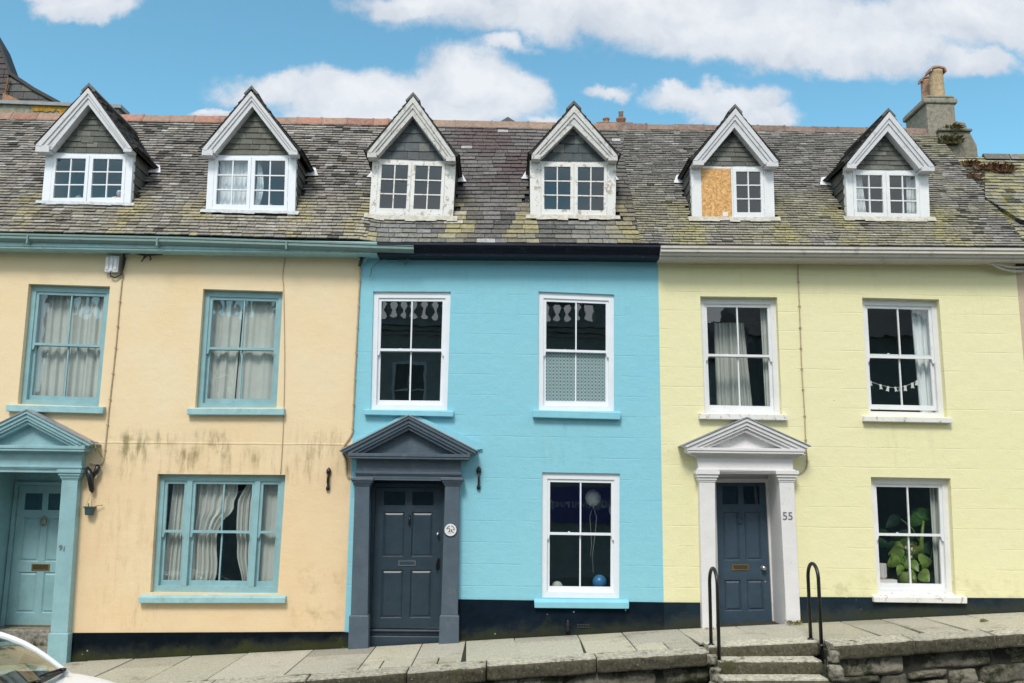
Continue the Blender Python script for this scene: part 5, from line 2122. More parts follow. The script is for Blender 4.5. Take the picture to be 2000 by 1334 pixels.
def letter_plate(door, q, a, b, w, h, d, mat, flap):
    m = MB()
    q.frame(m, a - w / 2, a + w / 2, b - h / 2, b + h / 2, d - .010, d, .018, .018, .014, .014)
    o = m.build('letter_plate', M[mat], door)
    m = MB()
    q.box(m, a - w / 2 + .018, a + w / 2 - .018, b - h / 2 + .014, b + h / 2 - .014, d - .006, d)
    m.build('letter_flap', M[flap], door)


def knob(door, q, a, b, d, r, mat):
    m = MB()
    m.lathe(q.pt(a, b, d), [(r * 1.1, 0), (r * 1.1, -.006), (r * .45, -.012), (r * .45, -.03), (r * .9, -.04), (r, -.055), (r * .85, -.068), (r * .3, -.074)], 18, 'Y')
    m.build('door_knob', M[mat], door, smooth=True)


W1, H1_ = qd1.W, qd1.H
letter_plate(door1, qd1, W1 * .5, H1_ * .41, .26, .095, 0, 'brass', 'brass_dark')
ring_knocker(door1, qd1, W1 * .5, H1_ * .77, 0, 'brass', 1.15)
W2, H2_ = qd2.W, qd2.H
letter_plate(door2, qd2, W2 * .5, H2_ * .455, .25, .075, 0, 'steel', 'door_slate')
m = MB()
m.tube([qd2.pt(W2 * .52, H2_ * .80, -.01), qd2.pt(W2 * .52, H2_ * .77, -.035), qd2.pt(W2 * .52, H2_ * .73, -.03)], [.012, .016, .012], 8)
m.build('knocker', M['black_iron'], door2, smooth=True)
knob(door2, qd2, W2 * .955, H2_ * .665, 0, .022, 'steel')
m = MB()
qd2.box(m, W2 * .945, W2 * .985, H2_ * .42, H2_ * .49, -.025, 0)
m.tube([qd2.pt(W2 * .955, H2_ * .485, -.03), qd2.pt(W2 * .94, H2_ * .45, -.045), qd2.pt(W2 * .945, H2_ * .41, -.035)], .010, 8)
m.build('door_handle', M['black_iron'], door2)
W3, H3_ = qd3.W, qd3.H
letter_plate(door3, qd3, W3 * .44, H3_ * .392, .25, .085, 0, 'brass', 'brass_dark')
knob(door3, qd3, W3 * .88, H3_ * .385, 0, .034, 'steel')
ring_knocker(door3, qd3, W3 * .47, H3_ * .755, 0, 'door_blue', 1.0)
m = MB()
m.lathe(qd3.pt(W3 * .915, H3_ * .285, 0), [(.014, 0), (.014, -.008), (.004, -.012)], 12, 'Y')
m.build('lock_plate', M['brass'], door3)

# house numbers on the pilasters
p = at(1538.5, 1008.5, -.134)
text_obj('number', '55', .155, p, M['grey_ink'], dc3, (PI / 2, 0, 0), .003)
p = at(118.5, 1070.5, -.134)
text_obj('number', '9', .105, p, M['grey_ink'], dc1, (PI / 2, 0, 0), .003)
p = at(125, 1072.5, -.134)
text_obj('number', '1', .095, p, M['grey_ink'], dc1, (PI / 2, R(4), 0), .003)

# thresholds
m = MB()
za = qd1.pt(0, 0, 0).z
xa, xb = inf1['x0'] + .01, inf1['x1'] - .01
b_ = .24
m.box(xa, xb, .34, .75, za - .30, za - .022, (b_ * 1.04, b_ * .98, b_ * .84))
m.box(xa, xb, .0, .339, za - .55, za - .235, (b_ * 1.0, b_ * .95, b_ * .8))
o = m.build('door_step', M['granite_kerb'], H1)
bevel(o, .02, 3)
m = MB()
qd1.box(m, 0, W1, -.03, -.002, -.04, .02)
m.build('threshold_strip', M['brass'], door1)
m = MB()
za = qd2.pt(0, 0, 0).z
xa, xb = inf2['x0'] + .006, inf2['x1'] - .006
zg = min(gz(xa), gz(xb))
m.box(xa, xb, .07, .24, za - .035, za - .005)
m.box(xa, xb, .10, .24, za - .085, za - .0355)
m.box(xa, xb, .04, .24, zg - .3, za - .0855)
o = m.build('door_step', M['door_slate'], H2)
bevel(o, .008, 2)
m = MB()
za = qd3.pt(0, 0, 0).z
xa, xb = inf3['x0'] + .006, inf3['x1'] - .006
b_ = .30
m.box(xa, xb, -.10, .58, za - .3, za - .006, (b_ * 1.02, b_, b_ * .93))
o = m.build('door_step', M['granite_slab'], H3)
bevel(o, .012, 2)
# air brick and stop-tap cap in the blue house's plinth
p = at(1140, 1222, -.03)
m = MB()
for i in range(5):
    for j in range(2):
        m.box(p.x - .09 + i * .036, p.x - .064 + i * .036, -.0305, -.02, p.z - .03 + j * .032, p.z - .012 + j * .032)
m.build('air_brick', M['ink'], H2)
p = at(1109, 1224, -.05)
m = MB()
m.lathe(p + Vector((0, 0, -.07)), [(.030, 0), (.032, .03), (.026, .05), (.030, .075), (.028, .10), (.016, .125), (.018, .15), (.006, .165)], 14, 'Z')
m.build('overflow_pipe', M['black_iron'], H2, smooth=True)

# painted cement fillet over the slate grey pediment, and the edge of a re-rendered patch on the orange wall
m = MB()
for pts in (((798, 805), (936, 864), (942, 877), (926, 879), (798, 816)), ((798, 805), (690, 862), (694, 867), (798, 813))):
    pp = [at(x, y, -.045) for x, y in pts]
    m.loft(pp, [Vector((p.x, -.003, p.z + .004)) for p in pp])
    m.build('cement_fillet', M['sky_paint'], H2)
    m = MB()
m = MB()
n = 40
for i in range(n):
    a, b = at(lerp(192, 690, i / n), lerp(863, 867, i / n)), at(lerp(192, 690, (i + 1) / n), lerp(863, 867, (i + 1) / n))
    da, db = .004 * mnoise.noise(a * 5), .004 * mnoise.noise(b * 5)
    m.hexa([Vector((a.x, -.005, a.z + da)), Vector((b.x, -.005, b.z + db)), Vector((b.x, -.005, b.z - .016 + db)), Vector((a.x, -.005, a.z - .016 + da)),
            Vector((a.x, .002, a.z + .006 + da)), Vector((b.x, .002, b.z + .006 + db)), Vector((b.x, .002, b.z - .02 + db)), Vector((a.x, .002, a.z - .02 + da))])
m.build('render_edge', M['orange_wall'], H1)


# ------------------------------------------------------------------ curtains and things in the windows
def lin_edge(a0, a1):
    return lambda t: lerp(a0, a1, t)


q = qs['O1']
curtain('curtain', q, lin_edge(.09, .08), lin_edge(q.W * .52, q.W * .5), .1, q.H - .1, .27, 3.5, .022, 'curtain', 'thin grey curtain, left half behind the upstairs teal window above the teal pediment', 'curtains in the orange house', seed=1)
curtain('curtain', q, lin_edge(q.W * .5, q.W * .5), lin_edge(q.W - .06, q.W - .06), .1, q.H - .1, .24, 3.3, .03, 'curtain', 'grey curtain with deep folds, right half behind the upstairs teal window above the teal pediment', 'curtains in the orange house', seed=2)
q = qs['O2']
curtain('curtain', q, lin_edge(.06, .06), lin_edge(q.W * .425, q.W * .455), .1, q.H - .1, .25, 2.3, .022, 'curtain', 'grey curtain left of the narrow gap, upstairs window beside the blue house', 'curtains in the orange house', seed=3)
curtain('curtain', q, lin_edge(q.W * .42, q.W * .46), lin_edge(q.W - .06, q.W - .06), .1, q.H - .1, .24, 2.6, .014, 'curtain', 'grey curtain right of the narrow gap, upstairs window beside the blue house', 'curtains in the orange house', seed=4)
q = qs['O3']
curtain('curtain', q, lin_edge(.08, .15), lin_edge(q.W * .25, q.W * .25), .1, q.H - .08, .26, 5, .02, 'curtain', 'grey curtain behind the narrow left light of the three sash window', 'curtains in the orange house', seed=5)


def o3_l(t):
    return q.W * (.515 - .07 * (1 - t) + .05 * sstep(t, .45, .9) + .02 * math.sin(t * 9 + .6) + .03 * sstep(t, .62, .68) * (1 - sstep(t, .72, .8)) + .03 * sstep(t, .7, .95))


def o3_r(t):
    return q.W * (.615 - .02 * sstep(t, .3, .6) + .065 * (1 - sstep(t, .0, .3)) + .07 * sstep(t, .78, 1.0))


curtain('curtain', q, lin_edge(q.W * .24, q.W * .24), o3_l, .1, q.H - .08, .25, 6, .03, 'curtain', 'crumpled grey curtain left of the gap in the three sash window', 'curtains in the orange house', rows=30, seed=6)
curtain('curtain', q, o3_r, lin_edge(q.W * .765, q.W * .765), .1, q.H - .08, .24, 5, .035, 'curtain', 'grey curtain pulled aside right of the gap in the three sash window', 'curtains in the orange house', rows=20, seed=7)
curtain('curtain', q, lin_edge(q.W * .765, q.W * .765), lin_edge(q.W - .08, q.W - .08), .1, q.H - .08, .25, 2, .012, 'curtain', 'flat grey curtain behind the narrow right light of the three sash window', 'curtains in the orange house', seed=8)
q = qs['Y1']
curtain('curtain', q, lin_edge(q.W * .27, q.W * .27), lin_edge(q.W * .49, q.W * .48), -.05, q.H - .30, .50, 4, .025, 'curtain', 'pale curtain left of the glazing bar in the yellow house upstairs window', 'curtains in the yellow house', seed=9)
curtain('curtain', q, lin_edge(q.W * .47, q.W * .47), lin_edge(q.W * .75, q.W * .66), -.05, q.H - .30, .48, 5, .025, 'curtain', 'pale curtain right of the glazing bar in the yellow house upstairs window', 'curtains in the yellow house', seed=10)
m = MB()
m.tube([q.pt(.05, q.H - .29, .5), q.pt(q.W - .05, q.H - .29, .5)], .012, 8)
o = m.build('curtain_rail', M['cable_dark'], None)
tag(o, 'dark rail above the pale curtains of the yellow house upstairs window', 'rail')
curtain('curtain', q, lin_edge(q.W - .17, q.W - .19), lin_edge(q.W - .06, q.W - .06), .06, q.H - .1, .27, 2, .012, 'curtain', 'narrow white curtain edge at the right of the window above the off white pediment', 'curtains in the yellow house', seed=13)
q = qs['Y2']
curtain('curtain', q, lin_edge(q.W - .26, q.W - .30), lin_edge(q.W - .05, q.W - .05), .02, q.H - .06, .3, 2.2, .025, 'net', 'white curtain hanging beside the paper garland', 'curtains in the yellow house', seed=11)
q = qs['Y3']
curtain('curtain', q, lin_edge(q.W - .15, q.W - .17), lin_edge(q.W - .05, q.W - .05), .06, q.H - .06, .3, 2, .015, 'curtain', 'pale curtain edge beside the tall window plants', 'curtains in the yellow house', seed=12)

# paper garland in the yellow house's open window
q = qs['Y2']
gar = thing('garland', q.pt(q.W / 2, q.H * .3, .26), 'string of small white paper shapes hanging inside the yellow house window', 'garland')
pts = []
for k in range(25):
    t = k / 24
    a = lerp(.05, q.W - .22, t)
    zc = q.H * .325 - .13 * math.sin(PI * clamp(t * .78)) + .30 * max(0, t - .45) ** 1.6
    pts.append(q.pt(a, zc, .255))
m = MB()
m.tube(pts, .003, 5)
m.build('string', M['paper'], gar)
rg = random.Random(3)
for k in (3, 7, 10, 13, 15, 17, 20, 22):
    p = pts[k]
    m = MB()
    s = rg.uniform(.028, .036)
    shp = [(-s * .6, .01), (-s * .3, .02), (s * .3, .02), (s * .6, .01), (s * .55, -s * .6), (s * .8, -s * 1.9), (s * .1, -s * 1.6), (-s * .7, -s * 1.9), (-s * .5, -s * .7)]
    rot = rg.uniform(-.3, .3)
    A = [Vector((p.x + x * math.cos(rot) - z * math.sin(rot), p.y - .004, p.z - .01 + x * math.sin(rot) + z * math.cos(rot))) for x, z in shp]
    m.loft(A, [v + Vector((0, .004, 0)) for v in A])
    m.build('paper_shape', M['paper'], gar)

# balloons and their ribbons in the blue house's window
q = qs['B3']
bal = thing('balloon', q.pt(q.W * .70, q.H * .835, .42), 'white balloon with trailing ribbons floating inside the blue house window', 'balloon', 'balloons in the blue house window')
c = q.pt(q.W * .695, q.H * .80, .42)
m = MB()
R0_ = .118
m.lathe(c, [(R0_ * math.sin(PI * k / 14) * (1.0 if k > 6 else .93 + .07 * k / 7) + .001, -R0_ * 1.06 * math.cos(PI * k / 14)) for k in range(15)], 24, 'Z')
m.build('balloon_skin', M['curtain'], bal, smooth=True)
m = MB()
m.lathe(c - Vector((0, 0, R0_ * 1.06 + .02)), [(.014, 0), (.004, .018), (.002, .03)], 8, 'Z')
for s, l in ((-1, .72), (1, .95)):
    b0 = c - Vector((0, 0, R0_ * 1.08))
    m.tube([b0, b0 + Vector((s * .05, 0, -.15)), b0 + Vector((s * .035, .01, -.35)), b0 + Vector((-.02 + s * .006, 0, -l * .75)), b0 + Vector((-.02 + s * .02, 0, -l))], .0022, 5)
m.build('ribbon', M['curtain'], bal)
for (fa, fb, mat, lab, rad) in ((.78, .105, 'blue_rubber', 'blue balloon low in the right corner of the blue house window', .105), (.22, .06, 'curtain', 'small pale balloon at the bottom left of the blue house window', .085), (1.02, .70, 'curtain', 'pale balloon half hidden at the right edge of the blue house window', .12)):
    c = q.pt(q.W * fa, q.H * fb, .36 if fa < 1 else .5)
    bl = thing('balloon', c, lab, 'balloon', 'balloons in the blue house window')
    m = MB()
    m.lathe(c, [(rad * math.sin(PI * k / 12) + .001, -rad * 1.06 * math.cos(PI * k / 12)) for k in range(13)], 20, 'Z')
    m.build('balloon_skin', M[mat], bl, smooth=True)
    m = MB()
    m.lathe(c - Vector((0, 0, rad * 1.06 + .018)), [(.012, 0), (.004, .014), (.002, .03)], 8, 'Z')
    m.build('balloon_knot', M[mat], bl)


# plants in the yellow house's ground-floor window
def leaf(mb, base, tip, width, droop, rng, heart=True):
    """broad leaf: a bent, slightly folded blade"""
    base, tip = Vector(base), Vector(tip)
    ax = tip - base
    L = ax.length
    side = ax.cross(Vector((0, 1, .25))).normalized()
    up = side.cross(ax).normalized()
    n = 7
    rows = []
    for i in range(n + 1):
        t = i / n
        w = width * (math.sin(PI * (t * .93 + .07) ** .75)) ** .8 if heart else width * math.sin(PI * clamp(t * .94 + .05)) ** .9
        c = base + ax * t + up * (.18 * L * math.sin(PI * t)) - Vector((0, 0, droop * t * t * L))
        f = .25 * w
        rows.append([c - side * w + up * f, c - side * w * .5 + up * f * .35, c, c + side * w * .5 + up * f * .35, c + side * w + up * f])
    k0 = len(mb.v)
    for r_ in rows:
        mb.v.extend(r_)
    for i in range(n):
        for j in range(4):
            a = k0 + i * 5 + j
            mb.f.append([a, a + 1, a + 6, a + 5])
            mb.c.append(None)


q = qs['Y3']
rl = random.Random(21)
floor_b = -.0
base = q.pt(q.W * .52, .09, .33)
pl = thing('potted_plant', base, 'bushy pale green plant in a lime green pot on the window ledge', 'plant', 'plants in the yellow house window')
m = MB()
m.lathe(base, [(.085, 0), (.125, .03), (.135, .12), (.12, .21), (.105, .215), (.09, .2)], 20, 'Z')
m.build('pot', M['pot_lime'], pl, smooth=True)
m = MB()
s = MB()
heads = [((.02, -.08, .30), .11, (-.15, -.05, .42)), ((.17, -.10, .33), .12, (.32, -.14, .42)), ((.15, -.12, .22), .10, (.25, -.16, .12)), ((-.05, -.06, .45), .10, (-.28, -.06, .52)), ((.03, -.05, .52), .09, (.12, -.1, .68)), ((-.02, .02, .5), .09, (-.17, .02, .68)), ((.08, 0, .4), .1, (.28, .05, .62)), ((-.1, -.05, .35), .1, (-.32, -.08, .36)), ((.05, -.1, .38), .06, (.10, -.16, .26)), ((-.08, -.1, .28), .065, (-.2, -.15, .2)), ((-.02, -.08, .58), .06, (-.05, -.12, .74)), ((.1, -.06, .5), .065, (.22, -.12, .56)), ((-.12, -.02, .48), .06, (-.24, -.08, .42)), ((.0, -.1, .25), .05, (.04, -.16, .14))]
for (bo, w, ti) in heads:
    b_, t_ = base + Vector(bo), base + Vector(ti)
    leaf(m, b_, t_, w, .25, rl)
    s.tube([base + Vector((0, 0, .2)), base + Vector((bo[0] * .5, bo[1] * .5, (bo[2] + .2) / 2 + .03)), b_], .008, 6)
m.build('leaves', M['leaf_pale'], pl, smooth=True, fix=False)
s.build('stems', M['leaf'], pl, smooth=True)
m = MB()
for k in range(16):
    c = base + Vector((rl.uniform(-.05, .16), rl.uniform(-.1, -.02), rl.uniform(.42, .60)))
    leaf(m, c, c + Vector((rl.uniform(-.06, .06), rl.uniform(-.05, 0), rl.uniform(-.05, .05))), .022, .2, rl, False)
m.build('flowers', M['toy_tan'], pl, fix=False)

base = q.pt(q.W * .80, .05, .45)
pl = thing('potted_plant', base, 'tall dark green plant with thick stem and broad top leaf behind the lime pot', 'plant', 'plants in the yellow house window')
m = MB()
m.lathe(base - Vector((0, 0, .1)), [(.10, 0), (.13, .12), (.12, .13)], 16, 'Z')
m.build('pot', M['cable_dark'], pl, smooth=True)
m = MB()
m.tube([base, base + Vector((-.01, 0, .35)), base + Vector((-.02, -.02, .68)), base + Vector((.03, -.03, .98))], [.034, .03, .034, .014], 10)
m.tube([base + Vector((-.02, -.02, .62)), base + Vector((-.14, -.02, .86)), base + Vector((-.30, -.02, 1.0))], [.012, .010, .006], 6)
m.tube([base + Vector((-.01, 0, .35)), base + Vector((-.12, -.06, .48)), base + Vector((-.22, -.1, .52))], [.010, .008, .005], 6)
m.tube([base + Vector((-.01, 0, .30)), base + Vector((.10, -.05, .46)), base + Vector((.14, -.08, .72))], [.010, .008, .005], 6)
m.build('stem', M['leaf_pale'], pl, smooth=True)
m = MB()
for (bo, ti, w) in (((.03, -.03, .98), (-.22, -.06, 1.02), .12), ((.02, -.03, 1.0), (.12, -.08, 1.22), .14), ((.0, -.02, 1.02), (-.10, -.04, 1.2), .12), ((.05, 0, .98), (.26, 0, 1.05), .12)):
    leaf(m, base + Vector(bo), base + Vector(ti), w, .3, rl)
m.build('top_leaves', M['leaf'], pl, smooth=True, fix=False)
m = MB()
for (bo, ti, w) in (((-.12, .0, .72), (-.42, .06, .80), .10), ((-.2, .05, .55), (-.55, .1, .66), .11), ((-.3, 0, 1.0), (-.5, .06, .92), .09), ((-.22, .1, .40), (-.5, .12, .30), .1), ((.10, .05, .5), (.2, .08, .75), .08), ((-.45, .1, .8), (-.72, .1, .72), .07), ((-.5, .06, .62), (-.85, .1, .70), .08), ((-.1, 0, .2), (-.3, -.05, .1), .07), ((.1, -.05, .25), (.2, -.1, .05), .07)):
    leaf(m, base + Vector(bo), base + Vector(ti), w, .25, rl)
m.build('dark_leaves', M['leaf_dark'], pl, smooth=True, fix=False)

p = q.pt(.125 + .10, .135 + .075, .23)
bk_ = thing('books', q.pt(.22, .135, .23), 'short stack of pale books on the yellow house window ledge', 'books')
m = MB()
q.box(m, .10, .385, .128, .158, .19, .36)
m.build('book', M['paper'], bk_)
m = MB()
q.box(m, .105, .38, .160, .195, .195, .355)
m.build('book', M['pink_white'], bk_)
m = MB()
c = q.pt(.19, .197, .27)
m.lathe(c, [(.045, 0), (.05, .004), (.075, .03), (.078, .215), (.07, .22), (.068, .19)], 4, 'Z')
o = m.build('square_pot', M['pink_white'], None, loc=c)
tag(o, 'pinkish white pot standing on the pale books in the window', 'pot')

# odds and ends behind the dormer glass
def dq(i):
    return DORM[i]['q']


q = dq(1)
pl_ = DORM[1]['post'][0] * q.W
mid = q.W / 2
curtain('curtain', q, lin_edge(pl_ + .03, pl_ + .05), lin_edge(mid - .03, mid - .02), .06, q.H - .06, .12, 7, .016, 'net', 'white net curtain filling the left casement of the second dormer', 'net curtains in the dormers', rows=14, seed=31)
curtain('curtain', q, lin_edge(mid + .02, mid + .05), lambda t: mid + .06 + .12 * math.sin(PI * clamp(t * .9)) * (1 - .3 * t), .06, q.H - .06, .12, 2.5, .014, 'net', 'white net curtain tied back in the right casement of the second dormer', 'net curtains in the dormers', rows=14, seed=32)
q = dq(5)
curtain('curtain', q, lin_edge(.17, .17), lin_edge(.36, .30), .06, q.H - .06, .13, 3, .016, 'net', 'pale curtain at the left of the dormer nearest the chimney', 'net curtains in the dormers', rows=10, seed=33)
curtain('curtain', q, lin_edge(q.W - .30, q.W - .28), lin_edge(q.W - .17, q.W - .17), .06, q.H - .06, .13, 2, .016, 'net', 'pale curtain at the right of the dormer nearest the chimney', 'net curtains in the dormers', rows=10, seed=34)
q = dq(0)
c = q.pt(q.W * .82, .075, .13)
tl = thing('soft_toy', c, 'pink and white soft toy on the sill of the leftmost dormer', 'toy', 'ornaments in the leftmost dormer')
m = MB()
m.lathe(c, [(.04, 0), (.05, .03), (.045, .10), (.03, .14)], 14, 'Z')
m.build('toy_body', M['toy_red'], tl, smooth=True)
m = MB()
m.lathe(c + Vector((0, 0, .13)), [(.01, 0), (.04, .02), (.045, .05), (.03, .085), (.005, .095)], 14, 'Z')
for s in (-1, 1):
    m.tube([c + Vector((s * .04, -.01, .11)), c + Vector((s * .09, -.02, .09)), c + Vector((s * .10, -.02, .04))], [.016, .02, .018], 8)
    m.tube([c + Vector((s * .02, -.03, .03)), c + Vector((s * .04, -.05, -.01))], [.02, .018], 8)
m.build('toy_head', M['net'], tl, smooth=True)
c = q.pt(q.W * .36, .075, .14)
m = MB()
m.lathe(c, [(.15, 0), (.12, .04), (.07, .08), (.04, .13), (.005, .16)], 14, 'Z')
o = m.build('cushion', M['toy_green'], None, smooth=True, loc=c)
tag(o, 'pale green cushion slumped behind the leftmost dormer glass', 'cushion')
c = q.pt(q.W * .23, .072, .12)
m = MB()
m.lathe(c, [(.05, 0), (.07, .02), (.06, .05), (.02, .065)], 12, 'Z')
o = m.build('shell_ornament', M['toy_tan'], None, smooth=True, loc=c)
tag(o, 'small tan shell on the sill of the leftmost dormer', 'ornament')
c = q.pt(q.W * .63, .072, .13)
m = MB()
m.lathe(c, [(.035, 0), (.045, .04), (.03, .09), (.02, .11), (.026, .14), (.01, .16)], 12, 'Z')
o = m.build('vase', M['cable_dark'], None, smooth=True, loc=c)
tag(o, 'small dark vase behind the leftmost dormer glass', 'vase')
q = dq(1)
c = q.pt(q.W * .70, .072, .11)
m = MB()
m.lathe(c, [(.035, 0), (.04, .03), (.028, .06), (.034, .09), (.02, .12), (.004, .13)], 12, 'Z')
o = m.build('figurine', M['toy_tan'], None, smooth=True, loc=c)
tag(o, 'little tan figurine on the sill of the second dormer', 'ornament')
c = q.pt(q.W * .81, .07, .11)
m = MB()
m.lathe(c, [(.06, 0), (.07, .02), (.06, .05), (.02, .055)], 12, 'Z')
o = m.build('dish', M['white_plastic'], None, smooth=True, loc=c)
tag(o, 'small white dish on the sill of the second dormer', 'dish')

# ------------------------------------------------------------------ things fixed to the fronts
# alarm box under the sage gutter
p = at(220, 516.5, -.04)
ab = thing('alarm_box', p, 'white ribbed alarm box on the orange wall under the gutter', 'alarm box')
m = MB()
m.box(p.x - .098, p.x + .098, -.075, -.004, p.z - .125, p.z + .125)
o = m.build('box_body', M['white_plastic'], ab)
bevel(o, .012, 3)
m = MB()
for dx_ in (-.06, 0.0, .06):
    m.box(p.x + dx_ - .018, p.x + dx_ + .018, -.088, -.0755, p.z - .11 + .02 * abs(dx_) / .06, p.z + .105)
o = m.build('rib', M['white_plastic'], ab)
bevel(o, .005, 2)
m = MB()
m.tube([(p.x - .02, -.05, p.z - .12), (p.x - .01, -.05, p.z - .18), (p.x + .05, -.04, p.z - .2), (p.x + .12, -.03, p.z - .16), (p.x + .15, -.02, p.z - .06), (p.x + .17, -.02, p.z + .12)], .011, 6)
m.build('lead_wire', M['cable_dark'], ab)


def cable(pxs, Y, r, mat, name, label, clips=None, group=None, clip_mat=None):
    pts = [at(x, y, Y if not isinstance(Y, (list, tuple)) else Y[i]) for i, (x, y) in enumerate(pxs)]
    # smooth the run with a few in-between points
    out = []
    for i in range(len(pts) - 1):
        p0 = pts[max(i - 1, 0)]
        p1, p2 = pts[i], pts[i + 1]
        p3 = pts[min(i + 2, len(pts) - 1)]
        for k in range(6):
            t = k / 6
            out.append(.5 * ((2 * p1) + (p2 - p0) * t + (2 * p0 - 5 * p1 + 4 * p2 - p3) * t * t + (3 * p1 - p0 - 3 * p2 + p3) * t ** 3))
    out.append(pts[-1])
    m = MB()
    m.tube(out, r, 6)
    root = m.build(name, M[mat], None, smooth=True, loc=pts[-1])
    tag(root, label, 'cable', group)
    if clips:
        L = 0
        c = MB()
        acc = 0
        for a, b in zip(out, out[1:]):
            acc += (b - a).length
            if acc > clips:
                acc = 0
                c.box(b.x - .016, b.x + .016, b.y - r - .004, b.y + .012, b.z - .008, b.z + .008)
        if c.v:
            ORIGIN[root.name] = Vector(pts[-1])
            c.build('cable_clips', M[clip_mat or mat], root)
    return root


GC = 'cables clipped to the fronts'
cable([(242, 492), (239, 540), (233, 600), (226, 680), (215, 780), (206, 870), (202, 900), (195, 908), (176, 906)], -.012, .010, 'cable_buff', 'wall_cable', 'buff cable running down from the alarm box past the upstairs teal window', .32, GC)
cable([(558, 495), (552, 540), (554, 566), (556, 700), (554, 812), (551, 880), (548, 925)], -.008, .006, 'cable_buff', 'wall_cable', 'thin cable down the orange wall beside the second upstairs teal window', None, GC)
cable([(705, 505), (702, 560), (698, 640), (693, 740), (689, 830), (686, 850), (671, 872), (668, 882), (676, 900), (677, 925), (682, 934)], -.02, .012, 'cable_buff', 'wall_cable', 'clipped cable on the line between the orange and blue walls', .30, GC)
cable([(1566, 508), (1559, 520), (1560, 560), (1563, 640), (1566, 720), (1571, 800), (1574, 868), (1577, 900), (1572, 918), (1559, 927)], -.012, .009, 'cable_buff', 'wall_cable', 'cream cable down the yellow wall right of its doorcase', .30, GC)
cable([(240, 489), (243, 495), (262, 494), (285, 498), (318, 496)], -.06, .016, 'cable_dark', 'eaves_cable', 'black cable bundle under the eaves beside the alarm box', None, 'cables under the eaves')
cable([(283, 496), (280, 506), (276, 511), (281, 505), (290, 498), (295, 506), (292, 508)], -.05, .009, 'cable_dark', 'eaves_cable', 'short loose black tails hanging from the bundle by the alarm box', None, 'cables under the eaves')
cable([(243, 486), (241, 500), (238, 520), (237, 536)], -.05, .018, 'cable_dark', 'eaves_cable', 'black cable dropping from the eaves to the alarm box', None, 'cables under the eaves')
cable([(704, 505), (720, 502), (760, 500), (800, 503)], -.06, .013, 'cable_teal', 'eaves_cable', 'teal painted cable under the navy fascia', None, 'cables under the eaves')
cable([(757, 503), (745, 509), (735, 515), (726, 524), (725, 534), (722, 540)], -.06, .009, 'cable_teal', 'eaves_cable', 'loose teal cable end drooping over the blue wall', None, 'cables under the eaves')
cable([(711, 512), (718, 502), (730, 497), (745, 494)], -.08, .008, 'cable_pale', 'eaves_cable', 'pale cable curling below the end of the teal fascia', None, 'cables under the eaves')
cable([(780, 502), (781, 511), (787, 504), (786, 510), (792, 516), (795, 512), (793, 504), (798, 507), (799, 502)], -.06, .011, 'cable_teal', 'eaves_cable', 'coiled teal cable loops under the navy fascia', None, 'cables under the eaves')
cable([(700, 500), (706, 503), (704, 512), (702, 520)], -.07, .022, 'cable_dark', 'eaves_cable', 'dark cable joint at the corner between teal and navy fascias', None, 'cables under the eaves')
cable([(1918, 505), (1935, 514), (1955, 524), (1975, 529), (1998, 530)], [-.22, -.2, -.15, -.1, -.08], .016, 'cable_pale', 'eaves_cable', 'pale cable swooping below the cream cornice at the right end', None, 'cables under the eaves')
cable([(1920, 505), (1950, 516), (1980, 522), (2006, 521)], [-.24, -.2, -.15, -.12], .014, 'cable_pale', 'eaves_cable', 'straighter pale cable just under the right end of the cream cornice', None, 'cables under the eaves')
cable([(1984, 516), (1995, 517), (2010, 519)], -.12, .03, 'cable_dark', 'eaves_cable', 'black cable joint at the right end of the cream cornice', None, 'cables under the eaves')

# twig nest at the right tip of the teal pediment
p = at(178, 866, -.2)
m = MB()
rt = random.Random(9)
for k in range(16):
    a = p + Vector((rt.uniform(-.05, .07), rt.uniform(-.05, .08), rt.uniform(-.03, .03)))
    d_ = Vector((rt.uniform(-1, 1.2), rt.uniform(-.6, .6), rt.uniform(-.8, .5))).normalized()
    m.tube([a, a + d_ * rt.uniform(.05, .12)], .005, 4)
m.tube([p + Vector((.02, 0, 0)), p + Vector((.10, 0, -.08)), p + Vector((.17, .02, -.2))], .008, 5)
o = m.build('twigs', M['fern'], None, loc=p)
tag(o, 'tangle of dry twigs caught on the right tip of the teal pediment', 'twigs')

